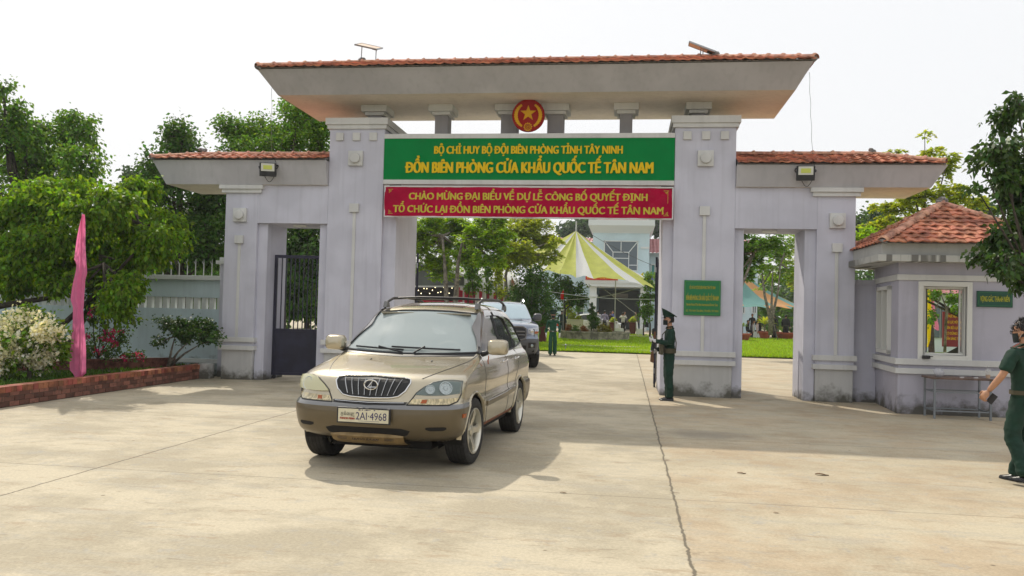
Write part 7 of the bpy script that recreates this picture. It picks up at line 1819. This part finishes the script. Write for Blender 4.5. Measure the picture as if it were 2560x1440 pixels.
def win(parent, pxa, pxb, pya, pyb, Y, bars=(), m=M_BGLASS, fw_=.09):
    xa, xb, za, zb = X(pxa, Y), X(pxb, Y), at(pxa, pyb, Y).z, at(pxa, pya, Y).z
    mb = MB(); 
    for q in ((xa, xa + fw_, za, zb), (xb - fw_, xb, za, zb), (xa + fw_, xb - fw_, za, za + fw_), (xa + fw_, xb - fw_, zb - fw_, zb)): mb.box(q[0], q[1], Y - .10, Y - .003, q[2], q[3])
    for (ua, va, ub, vb) in bars:
        a = Vector((xa + (xb - xa) * ua, Y - .07, za + (zb - za) * va)); b = Vector((xa + (xb - xa) * ub, Y - .07, za + (zb - za) * vb)); d = b - a; mb.cbox((a + b) / 2, d.length, .06, .07, M=Matrix.Rotation(-math.atan2(d.z, d.x), 3, 'Y'))
    f = mb.build('window', M_BWHITE, parent); mb = MB(); mb.box(xa + .02, xb - .02, Y - .03, Y - .004, za + .02, zb - .02); mb.build('pane', m, f); return f
win(B, 1508, 1594, 601, 677, BY, bars=((0, 1, .27, .62), (1, 1, .73, .62), (.27, .62, .73, .62), (.5, .62, .5, 1), (.27, .62, .27, 0), (.73, .62, .73, 0), (.27, .42, .73, .42), (.73, .2, 1, .2), (0, .3, .27, .3)))
mb = MB(); mb.box(X(1600), X(1622), BY - .08, BY - .003, Z(621), Z(616)); mb.build('string_course', M_BWHITE, B)
for a, b in ((1626, 1638), (1650, 1662)): win(B, a, b, 660, 696, BY + 2.5, m=M_TEAL)
for a, b in ((1852, 1864), (1880, 1893)): win(B, a, b, 757, 784, BY + 2.5, bars=((.5, 0, .5, 1),))
win(B, 1440, 1456, 640, 680, BY + 2.5); win(B, 1444, 1462, 735, 790, BY + 2.5)
# porch
pz0, pz1 = Z(717, BY - 4), Z(704, BY - 4)
mb = MB(); mb.box(X(1464, BY - 4), X(1650, BY - 4), BY - 4, BY - .002, pz0, pz1); mb.box(X(1464, BY - 4) - .1, X(1650, BY - 4), BY - 4.1, BY - 4.003, pz1 - .15, pz1 + .1); mb.build('porch_slab', M_BWHITE, B)
for a, b in ((1475, 1492), (1602, 1619)):
    mb = MB(); x0, x1 = X(a, BY - 3.6), X(b, BY - 3.6); mb.box(x0, x1, BY - 3.6, BY - 2.9, g0, pz0 - .002); mb.box(x0 - .08, x1 + .08, BY - 3.68, BY - 2.82, pz0 - .9, pz0 - .72); mb.build('porch_column', M_BWHITE, B)
mb = MB(); mb.box(X(1493), X(1601), BY + 5.6, BY + 5.99, g0, pz0); mb.build('porch_back_wall', M_BDARK, B)  # dark sheet before the pale wall, the porch's shade put into its colour
mb = MB(); mb.box(X(1530), X(1571), BY + 5.4, BY + 5.55, pz0 - .75, pz0 - .35); mb.build('pale_panel', mat('porch_panel', (.35, .32, .28), .8), B)  # panel paler than the sheet behind it
s_ = thing('porch_sign', 'red sign with yellow words on the porch roof under the awning', 'sign', (X(1490, BY - 4), BY - 4.1, pz1)); 
xa, xb = X(1464, BY - 4), X(1545, BY - 4)
mb = MB(); mb.box(xa, xb, BY - 4.2, BY - 4.1, pz1 + .1, pz1 + .62); mb.build('board', mat('sign_red', (.50, .02, .01), .6), s_)
mb = MB(); text_mb(mb, 'ĐỒN BIÊN PHÒNG CỬA KHẨU', ((xa + xb) / 2, BY - 4.21, pz1 + .22), (xb - xa) * .9, .24, None, bold=.03, ext=.01); mb.build('lettering', M_YEL, s_, merge=False)
# low pale building seen through the hut window
B2 = thing('office_block', 'low pale office with maroon roof seen through the hut window', 'building', at(2360, 860, 30))
mb = MB(); xa, xb = at(2290, 800, 30).x, at(2480, 800, 30).x; zt = at(2360, 738, 30).z; mb.box(xa, xb, 30, 36, 0, zt); mb.build('wall', M_BWHITE, B2)
mb = MB(); ribbed_roof(mb, (xa - .5, 29.4, zt + .05), (xb + .5, 29.4, zt + .05), (xb + .5, 33, zt + 1.5), (xa - .5, 33, zt + 1.5)); mb.build('roof', M_RROOF, B2, merge=False)
for a, b in ((2336, 2348), (2352, 2368), (2382, 2396)):
    x0, x1 = at(a, 800, 30).x, at(b, 800, 30).x; mb = MB(); mb.box(x0, x1, 29.9, 29.997, .9, zt - .6); f = mb.build('window', M_BGLASS, B2)
# red notice board
rb0, rb1 = at(2357, 779, 14), at(2412, 868, 14)
s_ = thing('notice_board', 'tall red notice board with rows of yellow words seen through the hut window', 'sign', (rb0.x, 14, 0))
mb = MB(); mb.box(rb0.x, rb1.x, 14, 14.06, rb1.z, rb0.z); mb.build('board', mat('notice_red', (.16, .012, .012), .6), s_)
mb = MB(); mb.box(rb0.x + .1, rb0.x + .16, 14.061, 14.11, 0, rb0.z - .1); mb.box(rb1.x - .16, rb1.x - .1, 14.061, 14.11, 0, rb0.z - .1); mb.build('post', M_STEEL, s_)
mb = MB(); W_ = rb1.x - rb0.x; H_ = rb0.z - rb1.z
for t_, z_, w_ in (('THỰC HIỆN TỐT', .84, .6), ('CHỦ LỰC MỘT CHỖ', .67, .8), ('TRÊN BỘ LỰC BIÊN', .51, .86), ('CÓ DŨNG ỨNG', .35, .7), ('SẴN SÀNG TRẬN', .20, .7)): text_mb(mb, t_, (rb0.x + W_ * .52, 13.995, rb1.z + H_ * z_), W_ * w_, H_ * .075, None, bold=.02, ext=.003)
mb.build('lettering', M_YEL, s_, merge=False)
q = at(2348, 868, 13); mb = MB(); mb.lathe([(.30, 0), (.26, .5), (.36, .52), (.40, .62), (.0, .63)], (q.x, 13, 0), 24); tag(mb.build('stone_stool', mat('reddish_stone', (.20, .09, .08), .8, var=.2), smooth=True, loc=(q.x, 13, 0)), 'reddish stone garden stool seen through the hut window', 'stool')
cl = pxclumps([(2340, 735, 16, 12, 260), (2330, 790, 12, 20, 260), (2385, 745, 14, 14, 300), (2395, 770, 14, 10, 200)], 8.5, dY=.2)
tree('garden_sapling', 'young tree with a thin pale trunk seen through the hut window', 'tree', at(2362, 880, 8.5), cl, 'crown', .09, L_MID, BARKL, tr=.045, spread=.1, tl=14, stems=[[at(2362, 880, 8.5), at(2364, 820, 8.5), at(2370, 770, 8.5), at(2376, 725, 8.5)], [at(2364, 820, 8.5), at(2366, 770, 8.5), at(2352, 735, 8.5)]])
lw2 = MB(); lw2.grid([[(10.3 + i * 1.2, 1.2 + j * 1.2, .03) for i in range(20)] for j in range(9)]); tag(lw2.build('side_lawn', M_LAWN), kind='structure')
lw2 = MB(); lw2.grid([[(15.0 + i * 1.2, 14 + j * 2.4, .035 + gz(14 + j * 2.4)) for i in range(14)] for j in range(9)]); tag(lw2.build('far_lawn', M_LAWN), kind='structure')

# --- awnings
def awning(name, label, apex, rim, mats, Y0, sag=.35, scallop=.25, n_sub=10):
    T = thing(name, label, 'awning', (apex.x, apex.y, gz(apex.y))); k = len(rim); mb = MB(); ap = Vector(apex)
    for i in range(k):
        a, b = Vector(rim[i]), Vector(rim[(i + 1) % k]); P = []
        for r in range(n_sub + 1):
            t = r / n_sub; row = []
            for c in range(7):
                u = c / 6; e = a.lerp(b, u); inset = (ap - e); inset.z = 0; e = e + inset * (.06 * math.sin(PI * u)) + Vector((0, 0, scallop * math.sin(PI * u) * .5))
                p = ap.lerp(e, t); p.z -= sag * math.sin(PI * t) * (.6 + .4 * math.sin(PI * u)) ; p += Vector((0, 0, .035 * math.sin(9 * u + 14 * t + i * 2) * t)); row.append(p)
            P.append(row)
        mb.grid(P, mats[i % len(mats)])
    mb.build('canopy', None, T, smooth='all', merge=False); return T
M_LIME = mat('lime_fabric', (.58, .60, .13), .75, transl=.45, var=.05, vscale=1.5); M_WFAB = mat('white_fabric', (.68, .68, .70), .75, transl=.35); 
A_ = at(1440, 577, 37)
rim = [at(px, py, yy) for px, py, yy in ((1300, 640, 35), (1322, 668, 32.5), (1355, 678, 31.5), (1397, 686, 31), (1440, 694, 31), (1484, 696, 31), (1565, 702, 31), (1612, 716, 32), (1637, 719, 33.5), (1640, 712, 37), (1630, 704, 41), (1590, 700, 43), (1540, 698, 44), (1490, 694, 44.5), (1440, 688, 44.5), (1390, 680, 44), (1340, 660, 42), (1305, 645, 39))]
aw = awning('lime_awning', 'big lime and white striped awning peaked before the main building', A_, rim, [M_LIME, M_WFAB, M_LIME, M_LIME, M_WFAB, M_LIME, M_WFAB, M_LIME, M_LIME, M_WFAB, M_LIME, M_LIME, M_WFAB, M_LIME, M_WFAB, M_LIME, M_WFAB, M_LIME], 37, sag=.25)
M_POLE = mat('tent_pole', (.42, .42, .40), .4, .5)
for a, b, Y, r in ((1539, 700, 40, .035), (1421, 690, 38, .05), (1440, 577, 37, .05)):
    mb = MB(); p = at(a, b, Y); 
    if a == 1440: mb.tube([(p.x, Y, p.z - .05), at(1441, 553, 37)], .05, 8)
    else: mb.tube([(p.x, Y, gz(Y)), p], r, 8)
    mb.build('tent_pole', M_POLE if a != 1421 else BARKL, aw, smooth=True)
M_ROPE = mat('pale_rope', (.55, .55, .55), .8); M_ROPEB = mat('dark_rope', (.04, .04, .04), .8)
for lb, p, q, m, sg in (('pale rope stretched from the white marquee to the awning', at(1288, 713, 28), at(1640, 748, 34), M_ROPE, .25), ('pale rope running from the awning pole down to the right', at(1500, 715, 36), at(1592, 786, 34), M_ROPE, .0),
                     ('dark rope running from the awning peak to the right drive gate leaf', at(1476, 585, 37), at(1637, 666, 34), M_ROPEB, .1), ('pale rope crossing low before the porch columns', at(1400, 750, 34), at(1640, 705, 38), M_ROPE, .3), ('slack pale rope looping left below the awning', at(1432, 760, 38), at(1475, 737, 38), M_ROPE, .25)):
    hang(lb, p, q, sag=sg, r=.013, name='guy_rope', m=m, cat='rope')
A_ = at(1822, 655, 46)
rim = []
for i in range(16):
    t = 2 * PI * i / 16 + .1; rim.append(Vector((A_.x + (5.9 if math.cos(t) > 0 else 4.2) * math.cos(t), 47 + 5.2 * math.sin(t), at(1925, 768, 44).z)))
awning('blue_orange_awning', 'turquoise and orange striped awning in the right passage view', A_, rim, [mat('turquoise_fabric', (.20, .42, .42), .75, transl=.4), mat('orange_fabric', (.75, .42, .20), .75, transl=.4)], 46, sag=.7)

# --- grey marquee and red/white draped marquee
M_GFAB = mat('grey_tarpaulin', (.105, .115, .115), .6, var=.12, vscale=1.5, bump=.4, bscale=3); M_CURT = mat('crimson_curtain', (.38, .008, .03), .7); M_TRED = mat('tent_red', (.42, .01, .05), .7)
G1 = thing('grey_marquee', 'grey marquee with dark valance behind the two feathery trunks', 'tent', at(1100, 850, 25))
def quad(mb, pts, Y, m=None, th=.03): mb.add([at(px, py, Y) for px, py in pts] + [at(px, py, Y) + Vector((0, th, 0)) for px, py in pts], [tuple(range(len(pts))), tuple(range(2 * len(pts) - 1, len(pts) - 1, -1))] + [(i, i + len(pts), (i + 1) % len(pts) + len(pts), (i + 1) % len(pts)) for i in range(len(pts))], m)
mb = MB(); quad(mb, [(960, 640), (1043, 660), (1100, 672), (1160, 692), (1160, 714), (960, 714)], 25); mb.build('valance', M_GFAB, G1)
mb = MB(); quad(mb, [(960, 714), (1162, 714), (1162, 718), (960, 718)], 24.9); quad(mb, [(1160, 690), (1163, 690), (1163, 716), (1160, 716)], 24.88); 
rf = [at(px, py, yy) for px, py, yy in ((960, 634, 24.8), (1043, 655, 24.8), (1100, 667, 24.8), (1163, 687, 24.8))]
mb.build('white_edge', M_WFAB, G1)
mb = MB(); mb.grid([rf, [p + Vector((0, 6, .35)) for p in rf], [p + Vector((0, 12, -.2)) for p in rf]]); mb.grid([[p + Vector((0, 0, -.10)) for p in rf], rf]); mb.build('roof_sheet', M_WFAB, G1, smooth='all', merge=False)
mb = MB(); p0, p1 = at(960, 850, 31), at(1165, 850, 31); mb.box(p0.x, p1.x, 31, 31.1, 0, 3.2); mb.build('shade_sheet', mat('marquee_shade', (.02, .018, .018), .9), G1)  # near-black sheet, its colour standing for the shade inside the marquee
mb = MB(); p0, p1 = at(1050, 742, 30), at(1150, 742, 30); P = [[(p0.x + (p1.x - p0.x) * i / 20, 30, z - .25 * abs(math.sin(i * .47)) * (z < 2)) for i in range(21)] for z in (1.5, 2.25)]; mb.grid(P); mb.build('red_swag', M_CURT, G1, smooth='all')
mb = MB()
for i in range(16):
    q = at(1046 + 7 * i, 726 + 8 * math.sin(i * 1.9) , 29); mb.ell(q, .028, .028, .028, 6)
mb.build('fairy_lights', mat('fairy_bulb', (1, .9, .6), .5, emit=((1, .85, .5), 4.)), G1)
G2 = thing('striped_marquee', 'white roofed marquee with crimson and white pleated drapes', 'tent', at(1225, 850, 29))
Yd = 29; xs0, xs1 = at(1142, 800, Yd).x, at(1292, 800, Yd).x; ztop = at(1220, 716, Yd).z; n = 150; P0, P1 = [], []
mb = MB(); zb = .05
for i in range(n):
    xa = xs0 + (xs1 - xs0) * i / n; xb = xs0 + (xs1 - xs0) * (i + 1) / n; f = lambda x: Yd + .07 * math.sin(x * 14)
    u = i / n; mm = M_TRED if (u < .30 or int((u - .30) * 17) % 2 == 1) else M_WFAB
    mb.add([(xa, f(xa), zb), (xb, f(xb), zb), (xb, f(xb), ztop), (xa, f(xa), ztop)], [(0, 1, 2, 3)], mm)
mb.build('drape', None, G2, smooth='all')
ra = [at(px, py, 28.7) for px, py in ((1150, 712), (1175, 716), (1200, 714), (1225, 719), (1250, 717), (1272, 722), (1294, 718))]; rb = [at(px, py, 31) for px, py in ((1080, 676), (1120, 674), (1160, 672), (1200, 671), (1235, 671), (1265, 672), (1285, 674))]
mb = MB(); mb.grid([[p + Vector((0, -.02, -.30 - .06 * math.sin(i * 3))) for i, p in enumerate(ra)], ra, rb, [p + Vector((0, 4, -.8)) for p in ra]]); mb.build('roof_sheet', M_WFAB, G2, smooth='all', merge=False)
mb = MB(); quad(mb, [(1279, 690), (1292, 720), (1296, 736), (1290, 742), (1276, 740)], 28.5); mb.build('end_curtain', mat('cream_print_cloth', (.55, .48, .36), .8, var=.35, vscale=4, col2=(.5, .15, .08)), G2)
mb = MB(); quad(mb, [(1276, 740), (1292, 740), (1298, 756), (1276, 756)], 28.45); mb.build('red_skirt', M_TRED, G2)
for px in (1160, 1276): mb = MB(); p = at(px, 700, 28.4); mb.tube([(p.x, 28.4, 0), p], .05, 8); mb.build('post', M_POLE, G2)

# --- round planter with shrubs
rc = at(1484, 845, 33.5); rr = (at(1576, 850, 32).x - at(1393, 850, 32).x) / 2
pz = thing('round_planter', 'low round stone planter on the lawn', 'planter', (rc.x, 33.6, gz(33)))
mb = MB(); mb.lathe([(rr, 0), (rr, .42), (rr + .06, .42), (rr + .06, .52), (rr - .22, .52), (rr - .22, .3)], (rc.x, 33.6, gz(33)), 48, caps=False); mb.build('kerb_wall', mat('mossy_stone', (.24, .22, .17), .9, var=.4, vscale=4, bump=.5), pz, smooth=True)
mb = MB(); mb.lathe([(rr - .21, .38), (.01, .46)], (rc.x, 33.6, gz(33)), 32); mb.build('soil', M_SOIL, pz)
def bush(label, cl_, Y, m, size=.10, name='clipped_shrub', base_=(0, 838), grp=None, **kw):
    cl = pxclumps(cl_, Y, dY=.05); q = at(cl_[0][0], base_[1], Y); return tree(name, label, 'shrub', (q.x, Y, gz(Y) + (.45 if Y < 36 else 0)), cl, 'foliage', size, m, BARKL, tr=.04, spread=.10, tl=14, fork=.3, twigs=False, group=grp, **kw)
bush('dark ball shaped shrub in the middle of the round planter', [(1484, 806, 17, 18, 1700)], 33.2, L_DARK)
L_GOLD = leafm('leaf_gold', (.26, .25, .03)); L_RUST = leafm('leaf_rust', (.28, .13, .04))
for px, w, lb, m in ((1421, 8, 'rusty red leafed shrub leftmost on the round planter', L_RUST), (1438, 10, 'dark green shrub second from the left on the round planter', L_MID), (1459, 10, 'rusty and gold shrub left of the ball shrub on the planter', L_RUST), (1505, 13, 'gold green shrub right of the ball shrub on the planter', L_GOLD), (1521, 10, 'gold green shrub rightmost on the round planter', L_GOLD)):
    bush(lb, [(px, 824, w, 13, 700)], 32.8, m, .08, grp='low shrubs on the round planter')
bush('loose yellow green shrub rising behind the guard', [(1425, 775, 14, 34, 900), (1432, 800, 16, 20, 500)], 38, L_YEL, .13, name='garden_shrub')
# tiered conifer
def tiered(px, py0, py1, Y, label, tiers=5, w=12):
    q = at(px, py1, Y); cl = pxclumps([(px + (3 if i % 2 else -3), py0 + (py1 - py0) * .75 * i / tiers, w * (.35 + .65 * i / tiers), 4, int(140 + 90 * i)) for i in range(tiers)], Y, dY=0)
    tree('tiered_conifer', label, 'shrub', (q.x, Y, gz(Y)), cl, 'foliage', .10, L_DARK, BARK, tr=.05, spread=.06, tl=12, fork=.9, twigs=False)
tiered(1480, 760, 812, 38, 'small cloud pruned conifer before the left porch column'); tiered(1610, 768, 800, 40, 'small cloud pruned conifer beside the right porch column', 4, 8)
# fan palms
def palm(px, py, Y, r, label, m=L_MID, n=26, pot=None, name='fan_palm', z0=None):
    q = at(px, py, Y); T = thing(name, label, 'plant', (q.x, Y, z0 if z0 is not None else gz(Y))); mb = MB(); rm = R(0)
    for k_ in range(n):
        t = 2 * PI * k_ / n + .3 * math.sin(k_ * 3); el = R(25 + 55 * ((k_ * 7) % n) / n); d = Vector((math.cos(t) * math.cos(el), math.sin(t) * math.cos(el), math.sin(el))); s = d.cross(Vector((0, 0, 1))).normalized(); P = []
        for u in np.linspace(0, 1, 7): c = q + d * r * u + Vector((0, 0, -.35 * r * u * u)); w = r * .085 * math.sin(PI * (.1 + .9 * u)) ; P.append([c - s * w + Vector((0, 0, .4 * w)), c, c + s * w + Vector((0, 0, .4 * w))])
        mb.grid(P)
    mb.build('fronds', m, T, smooth='all', merge=False)
    if pot:
        pr, ph, pm = pot; z_ = z0 if z0 is not None else gz(Y); mb = MB(); mb.lathe([(pr * .55, 0), (pr * .62, .03), (pr * .95, ph * .8), (pr * 1.06, ph * .84), (pr * 1.06, ph), (pr * .9, ph), (pr * .88, ph * .9), (.01, ph * .9)], (q.x, Y, z_), 28); mb.build('pot', pm, T, smooth=True)
    mb = MB(); zb_ = (z0 if z0 is not None else gz(Y)) + (pot[1] * .85 if pot else 0); mb.tube([(q.x, Y, zb_), q + Vector((0, 0, .04))], .05, 8); mb.build('stem', BARKL, T); return T
M_POT = mat('terracotta_pot', (.33, .07, .04), .7, var=.1)
palm(1445, 782, 42, .85, 'dark spiky palm left of the porch', L_DARK)
palm(1912, 812, 41, .95, 'large yellow green palm in a red pot beyond the right passage', L_YEL, pot=(.42, .55, M_POT))
palm(1856, 818, 37, .5, 'leafy plant in a wide red bowl at the left of the right passage view', L_MID, pot=(.55, .5, M_POT), name='potted_plant')
palm(1965, 822, 41.5, .3, 'low plant in a large red pot behind the man in black', L_MID, pot=(.62, .5, M_POT), name='potted_plant')
palm(1942, 822, 43, .3, 'low plant in a dark red pot beside the forked tree', L_MID, pot=(.38, .5, M_POT), name='potted_plant')
# --- furniture in front of the porch
def boxtable(px0, px1, py0, py1, Y, label, m, name='plant_box', depth=.7, plant=True, cat='planter', grp=None):
    a, b = at(px0, py1, Y), at(px1, py0, Y); T = thing(name, label, cat, (a.x, Y, gz(Y)), grp); z0 = gz(Y)
    mb = MB(); mb.frustum((a.x + .04, b.x - .04, Y + .03, Y + depth - .03, z0), (a.x, b.x, Y, Y + depth, b.z - .06)); mb.box(a.x - .03, b.x + .03, Y - .03, Y + depth + .03, b.z - .06, b.z); mb.build('box', m, T, bevel=.01)
    if plant:
        c = ((a.x + b.x) / 2, Y + depth / 2, b.z + .12); C, D, tw = sprays([(c, ((b.x - a.x) * .4, .25, .2), 260)], 1, 12, .08); leaf_mesh('foliage', C, D, .16, .3, L_YEL, T)
    return T
M_MAROON = mat('maroon_box', (.13, .03, .025), .7)
boxtable(1523, 1541, 806, 832, 42, 'maroon plant box left of the person in white', M_MAROON, grp='maroon plant boxes'); boxtable(1573, 1590, 806, 832, 42, 'maroon plant box before the white saloon', M_MAROON, grp='maroon plant boxes'); boxtable(1346, 1366, 798, 838, 27, 'dark red plant box left of the guard', M_MAROON, grp='maroon plant boxes')
T = boxtable(1416, 1456, 799, 826, 36, 'long table with cream pleated cloth and pot plants behind the guard', mat('cream_cloth', (.60, .58, .40), .8, bump=.6, bscale=5), name='buffet_table', depth=1.2, cat='table')
M_CHW = mat('chair_cover_white', (.66, .66, .68), .8)
def chair(px, Y, face, label):
    T = thing('covered_chair', label, 'chair', (0, 0, 0), 'white covered chairs', local=True)
    mb = MB(); mb.frustum((-.27, .27, -.27, .27, 0), (-.22, .22, -.22, .22, .47)); mb.build('seat_cover', M_CHW, T, bevel=.02); mb = MB(); mb.frustum((-.23, .23, .17, .26, .47), (-.20, .20, .22, .28, .95)); mb.build('back_cover', M_CHW, T, bevel=.03)
    q = at(px, 830, Y); T.location = (q.x, Y, gz(Y) + .01); T.rotation_euler = (0, 0, face)
for px, Y, f_, lb in ((1548, 42, R(60), 'white covered chair left of the person in white'), (1600, 42, R(80), 'white covered chair with a dark jacket right of the maroon box'), (1893, 43.1, R(75), 'white covered chair under the person in pale pink')): chair(px, Y, f_, lb)
q = at(1604, 812, 42); mb = MB(); P = [[(q.x + .2 + .1 * i, 42 - .1 + .03 * math.sin(i * 2), gz(42) + .62 + .36 * j / 3 - abs(i - 1.5) * .04) for i in range(4)] for j in range(4)]; mb.grid(P); tag(mb.build('folded_jacket', M_DSH, smooth='all', loc=(q.x, 42, gz(42) + .5)), 'dark jacket draped over the white chair near the saloon', 'jacket')
# lawn lamp/sprinkler
q = at(1414, 876, 19.5); mb = MB(); mb.tube([(q.x, 19.5, .04), (q.x, 19.5, .26)], .02, 6); mb.ell((q.x, 19.5, .28), .05, .05, .05, 8); tag(mb.build('sprinkler', M_STEEL, smooth=True, loc=(q.x, 19.5, .04)), 'small metal sprinkler standing in the lawn right of the guard', 'sprinkler')
# tree guard stakes
q = at(1938, 838, 38.8); mb = MB(); mb.tube([(q.x + .2, 38.8, gz(39)), at(1926, 780, 39)], .03, 6); tag(mb.build('tree_stake', BARKL, loc=(q.x, 38.8, gz(39))), 'slanting wooden stake propping the forked tree', 'stake')
# small litter on the concrete
M_LEAFD = mat('dry_leaf', (.16, .09, .04), .8)
for px, py, s, lb in ((1612, 1188, .05, None), (2055, 1188, .07, 'dry curled leaf on the concrete right of the long crack'), (1854, 1184, .045, 'small brown twig on the concrete right of the long crack'), (1408, 1233, .03, 'tiny pebble left of the long crack'), (1940, 1283, .022, 'tiny dark pebble right of the long crack'), (476, 1204, .0, None)):
    if not lb: continue
    p = atz(px, py, .0); mb = MB(); P = [[p + Vector((s * (u - .5) * 2, s * .45 * (v - .5) * math.sin(PI * (.12 + .76 * u)) * 2, .004 + .25 * s * abs(v - .5) + .1 * s * math.sin(u * 5))) for v in (0, .5, 1)] for u in np.linspace(0, 1, 6)]
    mb.grid(P); tag(mb.build('fallen_leaf' if s > .04 else 'pebble', M_LEAFD, smooth='all', loc=tuple(p)), lb, 'litter')

# ---------------------------------------------------------------- haze over the far grounds
mh = bpy.data.materials.new('thin_haze'); mh.use_nodes = True; nt = mh.node_tree; nt.nodes.clear()
pvn = nt.nodes.new('ShaderNodeVolumePrincipled'); pvn.inputs['Color'].default_value = (.93, .96, 1.0, 1); pvn.inputs['Density'].default_value = .0005; pvn.inputs['Anisotropy'].default_value = .3
om = nt.nodes.new('ShaderNodeOutputMaterial'); nt.links.new(pvn.outputs[0], om.inputs['Volume'])
mb = MB(); mb.box(-905, 905, -125, 1505, -1.05, 40); hz = mb.build('haze', mh, merge=False); tag(hz, kind='stuff')
